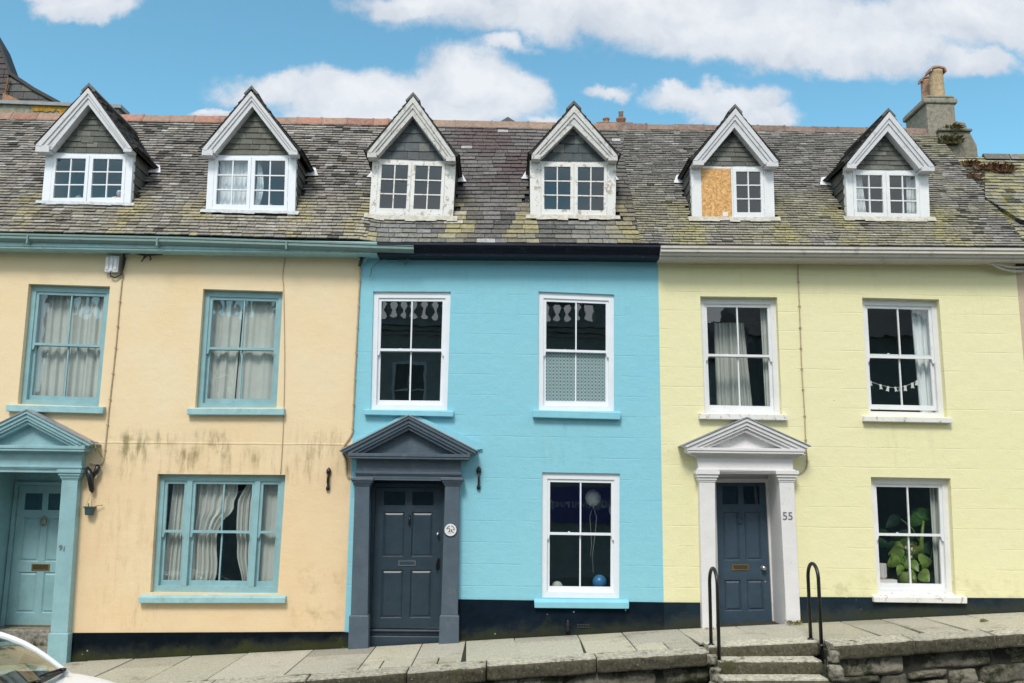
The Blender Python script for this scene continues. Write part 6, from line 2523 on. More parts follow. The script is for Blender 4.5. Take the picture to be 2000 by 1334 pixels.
# black wall brackets
def bracket(pc, label, blob):
    p = at(*pc, -.05)
    r_ = thing('wall_bracket', p, label, 'bracket', 'black brackets on the fronts')
    m = MB()
    if not blob:
        m.lathe(p + Vector((0, .03, -.165)), [(.004, 0), (.028, .015), (.03, .045), (.016, .075), (.015, .20), (.022, .225), (.036, .265), (.032, .30), (.012, .325), (.003, .335)], 14, 'Z')
        o = m.build('bracket_body', M['black_iron'], r_, smooth=True)
        m = MB()
        m.tube([p + Vector((0, .03, -.10)), p + Vector((0, -.035, -.04)), p + Vector((0, -.03, .05)), p + Vector((0, .02, .10))], .012, 8)
        m.build('hook', M['black_iron'], r_, smooth=True)
    else:
        m.tube([p + Vector((-.085, .02, .17)), p + Vector((-.05, -.03, .12)), p + Vector((-.01, -.05, .06)), p + Vector((.0, -.03, -.05)), p + Vector((.015, -.01, -.15)), p + Vector((.02, .0, -.185))], [.016, .04, .048, .042, .036, .016], 10)
        m.tube([p + Vector((.02, -.03, .04)), p + Vector((.055, -.03, .10)), p + Vector((.07, -.01, .165)), p + Vector((.05, 0, .20))], [.03, .036, .04, .02], 10)
        for k in range(9):
            t = -PI * .5 + PI * k / 8
        bo = m.build('bracket_body', M['black_iron'], r_, smooth=True)
        md = bo.modifiers.new('wrap', 'DISPLACE')
        tx = bpy.data.textures.new('wrinkle', 'CLOUDS')
        tx.noise_scale = .04
        md.texture = tx
        md.strength = .012
        m = MB()
        m.tube([p + Vector((.01, -.055, .05)), p + Vector((.012, -.052, -.06)), p + Vector((.02, -.03, -.15))], .009, 6)
        m.build('strap', M['cable_dark'], r_, smooth=True)
    return r_


bracket((180, 936), 'forked black bracket wrapped in plastic, above the small hanging pot', True)
bracket((640.5, 936), 'slender black bracket on the orange wall beside the slate grey doorcase', False)
bracket((935, 934), 'slender black bracket on the blue wall beside the slate grey doorcase', False)

# small hanging pot below the wrapped bracket
p = at(175, 997, -.06)
hp = thing('hanging_pot', p, 'small dark teal square pot hanging by strings on the orange wall', 'plant pot')
m = MB()
b0, b1, h0, h1 = .047, .06, -.065, .05
m.hexa([(p.x - b1, p.y - .05, p.z + h1), (p.x + b1, p.y - .05, p.z + h1), (p.x + b0, p.y - .04, p.z + h0), (p.x - b0, p.y - .04, p.z + h0),
        (p.x - b1, p.y + .05, p.z + h1), (p.x + b1, p.y + .05, p.z + h1), (p.x + b0, p.y + .04, p.z + h0), (p.x - b0, p.y + .04, p.z + h0)])
o = m.build('pot_body', M['pot_green'], hp)
bevel(o, .012, 3)
m = MB()
m.box(p.x - b1 - .008, p.x + b1 + .008, p.y - .058, p.y + .055, p.z + h1 - .012, p.z + h1 + .006)
m.build('pot_rim', M['pot_green'], hp)
hk = at(180, 958, -.05)
for s, nm in ((-1, ''), (0, ''), (1, '')):
    m = MB()
    m.tube([hk, p + Vector((s * .05, -.03 if s else .04, h1))], .0035, 5)
    m.build('hanging_string', M['cable_buff'], hp)
m = MB()
m.tube([p + Vector((.06, 0, h1)), p + Vector((.11, .01, h1 + .02)), p + Vector((.17, .03, h1 + .025))], .005, 5)
m.build('dry_stem', M['fern'], hp)
m = MB()
m.tube([p + Vector((-.02, 0, h1)), p + Vector((-.025, -.01, h1 + .05))], .008, 5)
m.build('dry_stem', M['fern'], hp)

# round white plaque on the slate grey pilaster
p = at(880, 1035, -.142)
pq = thing('plaque', p, 'round white plaque with worn black emblem on the slate grey pilaster', 'plaque')
m = MB()
m.lathe(p, [(.094, 0), (.094, -.010), (.088, -.014)], 36, 'Y')
m.build('plaque_rim', M['door_slate'], pq)
m = MB()
m.lathe(p, [(.084, -.0145), (.084, -.0165), (.080, -.0175)], 36, 'Y')
m.build('plaque_disc', M['white_plastic'], pq)
m = MB()
def mark(pts, r):
    m.tube([p + Vector((x, -.019, z)) for x, z in pts], r, 5)
arc = lambda r_, a0, a1, n=8: [(r_ * math.cos(lerp(a0, a1, k / n)), r_ * math.sin(lerp(a0, a1, k / n))) for k in range(n + 1)]
mark(arc(.056, R(172), R(100)), .004)
mark(arc(.056, R(80), R(5)), .004)
mark([(-.048, .012), (-.02, .028), (-.012, .0)], .004)
mark([(-.012, -.002), (-.012, -.022), (-.028, -.022)], .007)
mark([(-.016, .02), (-.01, .0)], .005)
mark([(.012, .010), (.014, -.018), (.03, -.026)], .007)
mark([(.05, -.002), (.034, .012)], .005)
mark([(.05, -.038), (.036, -.03)], .005)
mark([(-.004, -.04), (.004, -.046)], .005)
mark([(-.04, -.038), (-.03, -.044)], .004)
m.build('emblem', M['ink'], pq)

# black hoop handrails at the head of the steps
def hoop(pb, pf, top, label):
    back, front = pb, pf
    r_ = thing('handrail', front, label, 'handrail', 'hoop handrails at the steps')
    ztop = top
    rad = (back.y - front.y) / 2
    cy_ = (back.y + front.y) / 2
    pts = [back - Vector((0, 0, .05)), Vector((back.x, back.y, lerp(back.z, ztop, .5)))]
    for k in range(13):
        t = PI * k / 12
        x = lerp(back.x, front.x, k / 12)
        pts.append(Vector((x, cy_ + rad * math.cos(t), ztop - rad + rad * math.sin(t))))
    pts.append(Vector((front.x, front.y, lerp(front.z, ztop, .5))))
    pts.append(front - Vector((0, 0, .05)))
    m = MB()
    m.tube(pts, .022, 14)
    m.build('rail_tube', M['black_iron'], r_, smooth=True)
    for b in (back, front):
        m = MB()
        m.lathe(b - Vector((0, 0, .012)), [(.045, 0), (.045, .012), (.03, .022), (.024, .03)], 16, 'Z')
        m.build('foot_flange', M['black_iron'], r_, smooth=True)


pb = at(1389, 1259, -1.44)
pf = at(1406, 1291, -1.78)
pf.x = pb.x + .02
hoop(pb, Vector((pb.x + .01, -1.80, -.14)), at(1393, 1110, -1.62).z, 'black hoop handrail with one foot down on the step, left of the steps')
pb = at(1583.5, 1248, -1.38)
hoop(pb, Vector((pb.x + .012, -1.72, gz(pb.x) - .02)), at(1583, 1100, -1.5).z, 'black hoop handrail standing on the pavement, right of the steps')
# weeds tucked at the foot of the off-white pilaster
def tuft(name, c, n, h, spread, mat, label, cat, seed, group=None, yr=.05):
    r_ = random.Random(seed)
    m = MB()
    for k in range(n):
        b0 = c + Vector((r_.uniform(-1, 1) * spread, r_.uniform(-1, 1) * yr, 0))
        d_ = Vector((r_.uniform(-.6, .6), r_.uniform(-.7, .2), r_.uniform(.4, 1.0))).normalized()
        L = h * r_.uniform(.4, 1.0)
        leaf(m, b0, b0 + d_ * L, L * .055, .4, r_, False)
    o = m.build(name, M[mat], None, fix=False, loc=c)
    tag(o, label, cat, group)
    return o


p = at(1557, 1217, -.15)
tuft('weed', Vector((p.x - .04, -.19, gz(p.x))), 60, .13, .09, 'fern', 'dry weed growing at the foot of the off white pilaster', 'weed', 41)
p = at(1384, 1224, -.18)
tuft('weed', Vector((p.x, -.2, gz(p.x))), 30, .07, .07, 'fern', 'low weed at the left foot of the off white doorcase', 'weed', 42)

for i, (px, py, nn, hh, lab) in enumerate(((676, 1264, 26, .07, 'small weed in the corner left of the slate grey doorcase'), (905, 1251, 22, .05, 'low weed at the right foot of the slate grey doorcase'), (1605, 1214, 30, .06, 'low green weed at the foot of the yellow house plinth'), (240, 1286, 26, .05, 'low weed at the foot of the orange house plinth'))):
    p = at(px, py, -.05)
    tuft('weed', Vector((p.x, -.055, gz(p.x))), nn, hh, .06, 'fern' if i % 2 else 'leaf', lab, 'weed', 70 + i, None, .015)
p = at(1922, 1226.5, -.75)
m = MB()
leaf(m, Vector((p.x - .05, -.75, gz(p.x) + .016)), Vector((p.x + .06, -.78, gz(p.x) + .02)), .025, .02, random.Random(2))
o = m.build('fallen_leaf', M['fern'], None, fix=False, loc=p)
tag(o, 'single dark fallen leaf lying on the pavement at the right', 'leaf')


# ------------------------------------------------------------------ neighbour on the right: mossy roof, chimney, dormer
NB = thing('neighbour_house', (9.2, 0, gz(9.2)), 'buff house at the right edge with a mossy lower roof', 'house')
m = MB()
n0 = 6
X1n = 12.5
m.face([(XR, 0.004, gz(XR) - .4), (X1n, .004, gz(X1n) - .4), (X1n, .004, 5.6), (XR, .004, 5.6)])
m.face([(X1n, .004, gz(X1n) - .4), (X1n, 5, gz(X1n) - .4), (X1n, 5, 5.6), (X1n, .004, 5.6)])
m.build('wall', M['buff_wall'], NB)
pr = at(1912, 309, 1.72)
NZ = pr.z
nb_y = lambda z: roof_y_at_z(7.8, z)
m = MB()
rn = random.Random(77)
L2 = (roof_pt(7.8, 0) - roof_pt(7.8, SLOPE_L)).length
vtop = roof_v_at_y(roof_y_at_z(7.85, NZ))
m.face([roof_pt(XV, 0, -.02), roof_pt(X1n, 0, -.02), roof_pt(X1n, vtop, -.02), roof_pt(XV, vtop, -.02)], (.02, .02, .02))
m.face([roof_pt(XV, vtop), roof_pt(X1n, vtop), Vector((X1n, 5, 5.4)), Vector((XV, 5, 5.4))], (.08, .08, .07))
def ncol(u, v, r):
    b = r.uniform(.12, .22)
    c = mixc((b, b * .98, b * .85), (.34, .31, .16), r.random() * .8)
    if r.random() < .1:
        c = tuple(x * .25 for x in c)
    return c
slates(m, lambda u, v, h: roof_pt(u, v, h - .03), [(XV, 0), (X1n, 0), (X1n, vtop), (XV, vtop)], .12, .2, .014, .02, ncol, rn, .006, cj=.012)
nr = m.build('roof', M['slate_mossy'], NB, fix=False)
m = MB()
x = XV + .5
while x < X1n:
    p0, p1 = roof_pt(x, vtop), roof_pt(x + .44, vtop)
    prof = [(-.09, -.07), (-.02, .05), (.02, .05), (.09, -.07), (0, .02)]
    b_ = rn.uniform(.10, .18)
    m.loft([p0 + Vector((0, y, z)) for y, z in prof], [p1 + Vector((-.006, y, z)) for y, z in prof], (b_ * 1.05, b_, b_ * .95))
    x += .45
m.build('ridge_tiles', M['slate_mossy'], nr)
# dormer whose roof sweeps out over the yellow house's verge
A_ = at(1922, 388, 0)
def on_roof(px, py):
    d = ray(px, py)
    y = 0.5
    for _ in range(60):
        p = CAM + d * ((y - CAM.y) / d.y)
        y = lerp(y, clamp(roof_y_at_z(clamp(p.x, -9, 9), p.z), -.3, 2.3), .5)
    return CAM + d * ((y - CAM.y) / d.y)
pA = on_roof(1923, 389)
pB = at(1994, 432, pA.y - .55)
dxy = pB - pA
pC = pB + Vector((2.2, -.0, .0))
pD = on_roof(1990, 318)
pD2 = Vector((pC.x, pD.y, pD.z))
top = [pA, pB, pC, Vector((pC.x, pA.y + .9, pA.z + .95)), Vector((pA.x + .55, pA.y + .9, pA.z + .95))]
m = MB()
nrm = (pB - pA).cross(Vector((1, 0, 0)))
if nrm.z < 0:
    nrm = -nrm
nrm.normalize()
ux = Vector((1, 0, 0))
vx = (Vector((pA.x, pA.y + .9, pA.z + .95)) - Vector((pA.x, pB.y, pB.z)))
vlen = vx.length
vx.normalize()
O_ = Vector((pB.x, pB.y, pB.z))
def dm(u, v, h):
    return O_ + ux * u + vx * v + nn_ * h
nn_ = ux.cross(vx)
if nn_.z < 0:
    nn_ = -nn_
va_ = (pA - O_).dot(vx)
poly = [(0, 0), (2.4, 0), (2.4, vlen), (pA.x - pB.x + .55, vlen), (pA.x - pB.x, va_)]
m.loft([dm(u, v, 0) for u, v in poly], [dm(u, v, -.05) for u, v in poly], (.02, .02, .02))
slates(m, dm, poly, .12, .2, .01, .016, ncol, rn, .006, cj=.01)
nd = m.build('dormer', M['slate_mossy'], NB, fix=False)
m = MB()
ck = [(pA.x + .05, pA.y - .02, pA.z - .06), (pB.x - .02, pB.y + .03, pB.z - .05), (pB.x - .02, pB.y + .03, roof_pt(7.8, roof_v_at_y(max(pB.y + .03, -.24))).z - .05)]
m.loft(ck, [Vector(c) + Vector((.06, 0, 0)) for c in ck], (.20, .21, .22))
m.build('dormer_cheek', M['slate_hung'], nd)
m = MB()
z0_ = roof_pt(8.5, roof_v_at_y(max(pB.y + .05, -.24))).z - .06
m.box(pB.x + .045, pC.x - .1, pB.y + .05, pB.y + .12, z0_, pB.z - .055, (.02, .02, .022))
m.build('dormer_front', M['slate_hung'], nd)

# chimney on the party wall
ch = MB()
Yc0, Yc1 = 2.05, 2.95
fl, fr_ = at(1808, 205, Yc0), at(1869.5, 205, Yc0)
zcap1, zcap0 = at(1830, 187, Yc0).z, at(1830, 201, Yc0).z
zsh = at(1885, 237, Yc0).z
ztap = at(1895, 256, Yc0).z
zb = at(1870, 310, Yc0).z - .5
b_ = (.24, .22, .18)
x0, x1 = fl.x + .03, fr_.x - .03
ch.box(x0, x1, Yc0 + .03, Yc1 - .03, zb, zcap0 + .001, b_)
xs1 = at(1889, 245, Yc0).x
xs2 = at(1903, 280, Yc0).x
ch.prism([(x1 - .002, zb), (xs2, zb), (xs2 - .01, at(1903, 280, Yc0).z), (xs1, zsh), (x1 - .002, zsh + .03)], Yc0 + .045, Yc1 - .1, (.22, .205, .165))
xw0, xw1 = at(1834, 256, Yc0 - .05).x, at(1894, 256, Yc0 - .05).x
zl0 = at(1860, 257, Yc0 - .05).z
ch.prism([(xw0, zb), (xs2 + .05, zb), (at(1905, 285, Yc0).x, at(1905, 285, Yc0).z), (xw1, zl0), (xw0, zl0)], Yc0 - .05, Yc1 - .2, (.20, .185, .145))
chm = ch.build('chimney', M['stack'], NB)
bevel(chm, .015, 2)
m = MB()
m.box(xw0 - .02, xw1 + .03, Yc0 - .09, Yc0 + .1, zl0 + .001, zl0 + .05, (.17, .16, .13))
o = m.build('chimney_ledge', M['stack'], chm)
bevel(o, .012, 2)
m = MB()
m.box(fl.x - .02, fr_.x + .02, Yc0, Yc1, zcap0, lerp(zcap0, zcap1, .75), (.25, .235, .195))
m.prism([(fl.x - .01, lerp(zcap0, zcap1, .75)), (fr_.x + .01, lerp(zcap0, zcap1, .75)), (fr_.x - .06, zcap1 + .03), (fl.x + .06, zcap1 + .03)], Yc0 + .02, Yc1 - .02, (.22, .21, .17))
o = m.build('chimney_cap', M['stack'], chm)
bevel(o, .03, 3)
for (pxl, pxr, pyt, Yp_, tone) in ((1814, 1841, 140, Yc0 + .28, (.42, .31, .19)), (1798, 1818, 158, Yc0 + .62, (.40, .24, .17))):
    a, b = at(pxl, pyt, Yp_), at(pxr, pyt, Yp_)
    rad = (b.x - a.x) / 2
    c = Vector(((a.x + b.x) / 2, Yp_, zcap1))
    h = a.z - c.z
    m = MB()
    m.lathe(c, [(rad * 1.12, 0), (rad * 1.05, .05), (rad, .1), (rad * .93, h * .96), (rad * 1.0, h), (rad * .8, h), (rad * .8, h - .1)], 20, 'Z', tone)
    po = m.build('chimney_pot', M['stack'], chm, smooth=True)
    # half-round hood laid across the pot
    m = MB()
    pr_ = []
    R_ = rad * 1.2
    for k in range(9):
        t = PI * k / 8
        pr_.append((R_ * math.cos(t), h - .04 + .11 * math.sin(t) ** .6))
    for k in range(9):
        t = PI * (8 - k) / 8
        pr_.append((R_ * .82 * math.cos(t), h - .04 + .075 * math.sin(t) ** .6))
    m.loft([Vector((c.x + x, Yp_ - rad * .85, c.z + z)) for x, z in pr_], [Vector((c.x + x, Yp_ + rad * .85, c.z + z)) for x, z in pr_], (.34, .21, .16))
    m.build('pot_hood', M['stack'], po)
# ferns and weeds rooted in the stack and on the mossy roof
p = at(1858, 272, Yc0 - .09)
tuft('fern', p + Vector((-.02, .0, -.10)), 230, .30, .15, 'fern', 'brown green fern clump rooted in the side of the chimney', 'fern', 51, None, .06)
p = at(1864, 256, Yc0 - .06)
tuft('fern', p + Vector((0, .03, -.05)), 90, .34, .05, 'fern', 'thin fern sprig above the clump on the chimney', 'fern', 52, None, .04)
for i, (px, py, s) in enumerate(((1895, 322, .16), (1915, 330, .14), (1940, 330, .2), (1962, 335, .22), (1903, 345, .12))):
    p = on_roof(px, py)
    tuft('roof_weed', p + Vector((0, -.03, -.03)), 110, s * 1.25, .13, 'fern_brown', ['reddish brown weed at the foot of the chimney on the mossy roof', 'reddish brown weed second from the chimney on the mossy roof', 'reddish brown weed in the middle of the mossy roof', 'tallest reddish brown weed, farthest along the mossy roof', 'low brown weed below the chimney near the yellow house verge'][i], 'weed', 60 + i, 'weeds on the mossy roof', .05)

# ------------------------------------------------------------------ taller slate-hung house behind on the left
TB = thing('slate_hung_house', (-10.5, 6.0, 0), 'taller slate hung house rising behind the orange house ridge', 'house')
Yt = 5.0
pts = [at(-90, 206, Yt), at(116, 204, Yt), at(68, 178, Yt), at(21, 147, Yt), at(3, 98, Yt), at(-60, -10, Yt)]
m = MB()
shp = [(p.x, p.z) for p in pts]
m.prism([(shp[0][0], 0.0), (shp[1][0], 0.0), shp[1], shp[2], shp[3], (shp[0][0], shp[3][1])], Yt + .02, Yt + 3.2, (.05, .05, .05))
# the steep upper roof is hipped away to the left behind its front
up_f = [(shp[0][0], shp[3][1] - .01), (shp[3][0], shp[3][1] - .01), shp[4], shp[5], (shp[0][0], shp[5][1])]
m.loft([Vector((x, Yt + .02, z)) for x, z in up_f], [Vector((x - 2.3, Yt + 2.6, z - .1)) for x, z in up_f], (.045, .043, .043))
def tcol(u, v, r):
    b = r.uniform(.045, .085)
    c = (b * .98, b, b * .98)
    if r.random() < .15:
        c = mixc(c, (.13, .125, .09), .7)
    return c
rt2 = random.Random(31)
tri1 = [shp[0], shp[1], shp[2], shp[3], (shp[0][0], shp[3][1])]
slates(m, lambda u, v, h: Vector((u, Yt - h, v)), tri1, .17, .27, .008, .016, tcol, rt2, .006)
tri2 = [(shp[0][0], shp[3][1]), shp[3], shp[4], shp[5], (shp[0][0], shp[5][1])]
def tcol2(u, v, r):
    b = r.uniform(.028, .05)
    return (b * 1.25, b * .95, b * 1.0)
slates(m, lambda u, v, h: Vector((u, Yt - h, v)), [(shp[0][0], shp[0][1]), (at(3, 206, Yt).x, shp[0][1]), (at(18, 150, Yt).x, shp[3][1]), (shp[0][0], shp[3][1])], .13, .2, .02, .016, tcol2, rt2, .006)
slates(m, lambda u, v, h: Vector((u, Yt - h, v)), ccw(tri2), .13, .2, .02, .016, tcol2, rt2, .006)
wl_ = m.build('wall', M['slate_hung'], TB, fix=False)
m = MB()
for a, b in zip(pts[1:], pts[2:]):
    dp_ = .28
    m.hexa([Vector((a.x + .03, Yt - .06, a.z + .05)), Vector((b.x + .03, Yt - .06, b.z + .05)), Vector((b.x, Yt - .06, b.z - .01)), Vector((a.x, Yt - .06, a.z - .01)),
            Vector((a.x + .03, Yt + .28, a.z + .05)), Vector((b.x + .03, Yt + .28, b.z + .05)), Vector((b.x, Yt + .28, b.z - .01)), Vector((a.x, Yt + .28, a.z - .01))], (.03, .03, .03))
m.build('verge', M['slate_hung'], wl_)
m = MB()
m.tube([at(17, 151, Yt - .08), at(8, 192, Yt - .08)], .022, 8)
m.build('rain_pipe', M['fern_brown'], TB)
m = MB()
a, b, c = at(6, 181, Yt - .1), at(42, 197, Yt - .1), at(4, 197, Yt - .1)
m.loft([a, b, c], [v + Vector((0, .08, 0)) for v in (a, b, c)], (.34, .15, .08))
m.build('hip_tile', M['terracotta'], TB)

# rendered parapet wall with lead coping between them
PW = thing('parapet_wall', (at(60, 205, 3.4).x, 3.4, 7.0), 'lichened parapet wall with grey coping behind the orange house ridge', 'wall')
Yw = 3.4
a, b = at(-160, 198, Yw), at(232, 213, Yw)
b2 = at(232, 216, Yw)
m = MB()
m.hexa([Vector((a.x, Yw, a.z)), Vector((b.x, Yw, b.z)), Vector((b.x, Yw, 7.0)), Vector((a.x, Yw, 7.0)), Vector((a.x, Yw + .3, a.z)), Vector((b.x, Yw + .3, b.z)), Vector((b.x, Yw + .3, 7)), Vector((a.x, Yw + .3, 7))], (.26, .25, .2))
m.build('wall_face', M['stack'], PW)
m = MB()
m.hexa([Vector((a.x, Yw - .06, a.z + .07)), Vector((b.x + .06, Yw - .06, b.z + .07)), Vector((b.x + .06, Yw - .06, b.z + .001)), Vector((a.x, Yw - .06, a.z + .001)),
        Vector((a.x, Yw + .36, a.z + .09)), Vector((b.x + .06, Yw + .36, b.z + .09)), Vector((b.x + .06, Yw + .36, b.z + .001)), Vector((a.x, Yw + .36, a.z + .001))])
m.build('coping', M['lead_grey'], PW)
m = MB()
l0, l1 = at(60, 203, Yw - .01), at(150, 208, Yw - .01)
rl2 = random.Random(8)
for k in range(60):
    t = rl2.random()
    c = l0.lerp(l1, t) + Vector((0, -.004, rl2.uniform(-.12, .0)))
    s = rl2.uniform(.02, .06)
    ring = [c + Vector((s * 1.4 * math.cos(i) * rl2.uniform(.7, 1.2), -rl2.uniform(0, .004), s * math.sin(i) * rl2.uniform(.7, 1.2))) for i in [j * 6.283 / 8 for j in range(8)]]
    m.loft(ring, [v + Vector((0, .01, 0)) for v in ring], (.36, .21, .03))
m.build('lichen', M['slate_mossy'], PW, fix=False)

# houses farther back whose tops show over the ridge
BH = thing('far_house', (1.0, 14, 0), 'distant house with a small slate gable peeping over the blue house ridge', 'house')
Yh = 12.0
ap, l_, r_ = at(992, 228, Yh), at(962, 246, Yh), at(1022, 246, Yh)
m = MB()
m.box(l_.x - .6, r_.x + .6, Yh + .06, Yh + 6, 0, l_.z - .4)
m.build('wall', M['buff_wall'], BH)
m = MB()
dxx = .6
sl_ = (ap.z - l_.z) / (ap.x - l_.x)
m.loft([Vector((l_.x - dxx, Yh, l_.z - sl_ * dxx)), ap, Vector((r_.x + dxx, Yh, r_.z - sl_ * dxx))], [Vector((l_.x - dxx, Yh + 6, l_.z - sl_ * dxx)), ap + Vector((0, 6, 0)), Vector((r_.x + dxx, Yh + 6, r_.z - sl_ * dxx))], (.10, .105, .11))
m.build('roof', M['slate'], BH)

CS = thing('far_chimney', (at(1200, 240, 11).x, 11, 0), 'far chimney stack whose two pots show above the blue house ridge', 'chimney')
Ys = 11.0
c1, c2 = at(1184, 245, Ys), at(1213, 245, Ys)
zs = at(1200, 247, Ys).z
m = MB()
m.box(c1.x - .3, c2.x + .3, Ys - .3, Ys + .3, 2, zs, (.25, .17, .13))
m.build('stack', M['stack'], CS)
m = MB()
m.lathe(Vector((c1.x, Ys, zs - .01)), [(.09, 0), (.085, .12), (.08, .2), (.1, .21), (.1, .25), (.07, .26)], 16, 'Z', (.34, .20, .14))
m.build('chimney_pot', M['stack'], CS, smooth=True)
m = MB()
m.lathe(Vector((c2.x, Ys, zs - .01)), [(.13, 0), (.12, .18), (.14, .2), (.14, .25), (.10, .27)], 16, 'Z', (.30, .15, .10))
po = m.build('chimney_pot', M['stack'], CS, smooth=True)
m = MB()
m.lathe(Vector((c2.x, Ys, zs + .26)), [(.065, 0), (.065, .16), (.075, .17), (.075, .2), (.03, .22)], 12, 'Z', (.30, .30, .29))
m.build('flue_cowl', M['stack'], po, smooth=True)

# ------------------------------------------------------------------ the other side of the street, seen only as reflections
Yo = -16.0
ZT = 7.35


def far_window(house, x, z):
    m = MB()
    for (a, b, c, d_) in ((-.55, .55, -.1, 0), (-.55, .55, 1.7, 1.8), (-.55, -.45, 0, 1.7), (.45, .55, 0, 1.7), (-.03, .03, 0, 1.7), (-.45, .45, .83, .88)):
        m.box(x + a, x + b, Yo + .003, Yo + .07, z + c, z + d_)
    wv = m.build('window', M['white'], house)
    m = MB()
    m.face([(x - .45, Yo + .02, z), (x + .45, Yo + .02, z), (x + .45, Yo + .02, z + 1.7), (x - .45, Yo + .02, z + 1.7)])
    m.build('pane', M['cable_dark'], wv)


OT = thing('town_building', (-5.5, Yo - 3, -1), 'stone town building with balustraded parapet mirrored in the blue house upstairs windows', 'building')
m = MB()
m.box(-15, 3.6, Yo - 6, Yo, -2, ZT, (.38, .40, .395))
m.build('wall', M['stack'], OT)
for (z, p_) in ((ZT - .35, .10), (ZT - .2, .22), (ZT - .05, .35), (4.2, .12), (4.05, .2), (2.35, .15)):
    m = MB()
    m.box(-15, 3.6, Yo, Yo + p_, z, z + .13, (.36, .365, .36))
    m.build('string_course', M['stack'], OT)
for (z0, z1) in ((ZT + .08, ZT + .2), (ZT + .86, ZT + 1.0)):
    m = MB()
    m.box(-15, 3.6, Yo - .3, Yo + .12, z0, z1, (.30, .31, .30))
    m.build('parapet_rail', M['stack'], OT)
for x in (-15, -11.9, -8.2, -4.5, -.6, 3.1):
    m = MB()
    m.box(x, x + .5, Yo - .3, Yo + .14, ZT + .2, ZT + 1.04, (.30, .31, .30))
    m.build('parapet_pier', M['stack'], OT)
x = -14.3
while x < 3.0:
    m = MB()
    m.lathe(Vector((x, Yo - .1, ZT + .2)), [(.10, 0), (.10, .06), (.05, .1), (.13, .26), (.12, .34), (.05, .52), (.09, .58), (.10, .66)], 8, 'Z', (.30, .31, .30))
    m.build('baluster', M['stack'], OT, smooth=True)
    x += .34
for (x, z) in ((-12.5, 4.7), (-9.4, 4.7), (-6.3, 4.7), (-.2, 4.7), (-12.5, 1.9), (-8.5, 1.9), (-3.0, 4.35)):
    far_window(OT, x, z)
for (x0, x1, zt, zr, tone, wins, lab) in ((3.65, 8.2, 6.3, 8.3, (.42, .44, .44), ((4.6, 3.9), (6.4, 3.9), (4.6, 1.2), (6.4, 1.2)), 'low slate roofed house with a squat chimney mirrored in the yellow house windows'),
                                          (8.25, 15, 7.2, 8.9, (.22, .22, .22), ((9.4, 3.9), (11.6, 3.9)), 'grey slate roofed house farthest up the opposite side of the street')):
    OH = thing('opposite_house', ((x0 + x1) / 2, Yo - 3, -1), lab, 'house')
    m = MB()
    m.box(x0, x1, Yo - 6, Yo, -2, zt, tone)
    m.build('wall', M['stack'], OH)
    m = MB()
    m.loft([Vector((x0, Yo + .25, zt)), Vector((x0, Yo - 3, zr)), Vector((x0, Yo - 6.2, zt))], [Vector((x1, Yo + .25, zt)), Vector((x1, Yo - 3, zr)), Vector((x1, Yo - 6.2, zt))], (.10, .104, .11))
    rf_ = m.build('roof', M['slate'], OH)
    if x0 < 5:
        m = MB()
        m.box(6.2, 7.1, Yo - 3.2, Yo - 2.4, 7.3, 9.3, (.24, .2, .18))
        m.build('chimney', M['stack'], rf_)
    for (x, z) in wins:
        far_window(OH, x, z)
SGN = thing('shop_sign', (2.8, Yo + .1, 1.4), 'dark purple shop sign with pale lettering mirrored in the blue house window', 'sign')
m = MB()
pz0, pz1 = 1.02, 2.12
m.box(1.1, 4.4, Yo + .005, Yo + .09, pz0, pz1)
M['purple'] = simple('purple_sign_paint', (.07, .05, .36), .4, .1, 5, 0)
m.build('sign_board', M['purple'], SGN)
text_obj('lettering', "Tuidgiuwuruegev", .40, (2.6, Yo + .095, 1.62), M['white'], SGN, (PI / 2, 0, PI), .004)

# ------------------------------------------------------------------ white car parked at the left
RZ = road_z(-5.6) - .015
CAR = thing('parked_car', (-5.35, -3.62, RZ), 'white car parked below the teal doorway, nose uphill', 'car')
CO = Matrix.Translation(Vector((-5.35, -3.62, RZ))) @ Matrix.Rotation(-R(3.6), 4, 'Y') @ Matrix.Rotation(R(2.2), 4, 'X')
# local: x forward, y towards the houses, z up
def cw(x, y, z):
    return CO @ Vector((x, y, z * 1.085))


ST = [  # x, half width, belt height, centre height, low edge
    (-2.12, .60, .62, .66, .34), (-2.02, .76, .80, .84, .26), (-1.7, .84, .92, .96, .22), (-1.2, .87, .93, .97, .20), (-.5, .875, .92, .95, .20), (.2, .875, .91, .945, .20),
    (.78, .87, .895, .94, .20), (.97, .86, .875, .93, .20), (1.27, .83, .81, .88, .20), (1.52, .78, .735, .80, .22), (1.78, .70, .65, .715, .25), (1.97, .58, .54, .60, .30), (2.05, .5, .46, .48, .34)]
def section(s):
    x, w, zb_, zc, zl = s
    pts = [(0, zl), (w * .8, zl), (w * .97, zl + .10), (w, lerp(zl, zb_, .45)), (w * .985, lerp(zl, zb_, .75)), (w * .95, zb_ - .02), (w * .86, zb_ + .012), (w * .6, lerp(zb_, zc, .65)), (0, zc)]
    full = pts + [(-y, z) for y, z in reversed(pts[1:-1])]
    return [cw(x, y, z) for y, z in full]
m = MB()
rings = [section(s) for s in ST]
k = len(rings[0])
for a, b in zip(rings, rings[1:]):
    m.loft(a, b, None, caps=False)
m.face(rings[0])
m.face(rings[-1][::-1])
bo = m.build('body', M['car_paint'], CAR, smooth=True)
bm = bmesh.new()
bm.from_mesh(bo.data)
bmesh.ops.remove_doubles(bm, verts=bm.verts, dist=.0005)
bmesh.ops.recalc_face_normals(bm, faces=bm.faces)
bm.to_mesh(bo.data)
bm.free()
sm = bo.modifiers.new('smooth', 'SUBSURF')
sm.levels = sm.render_levels = 2
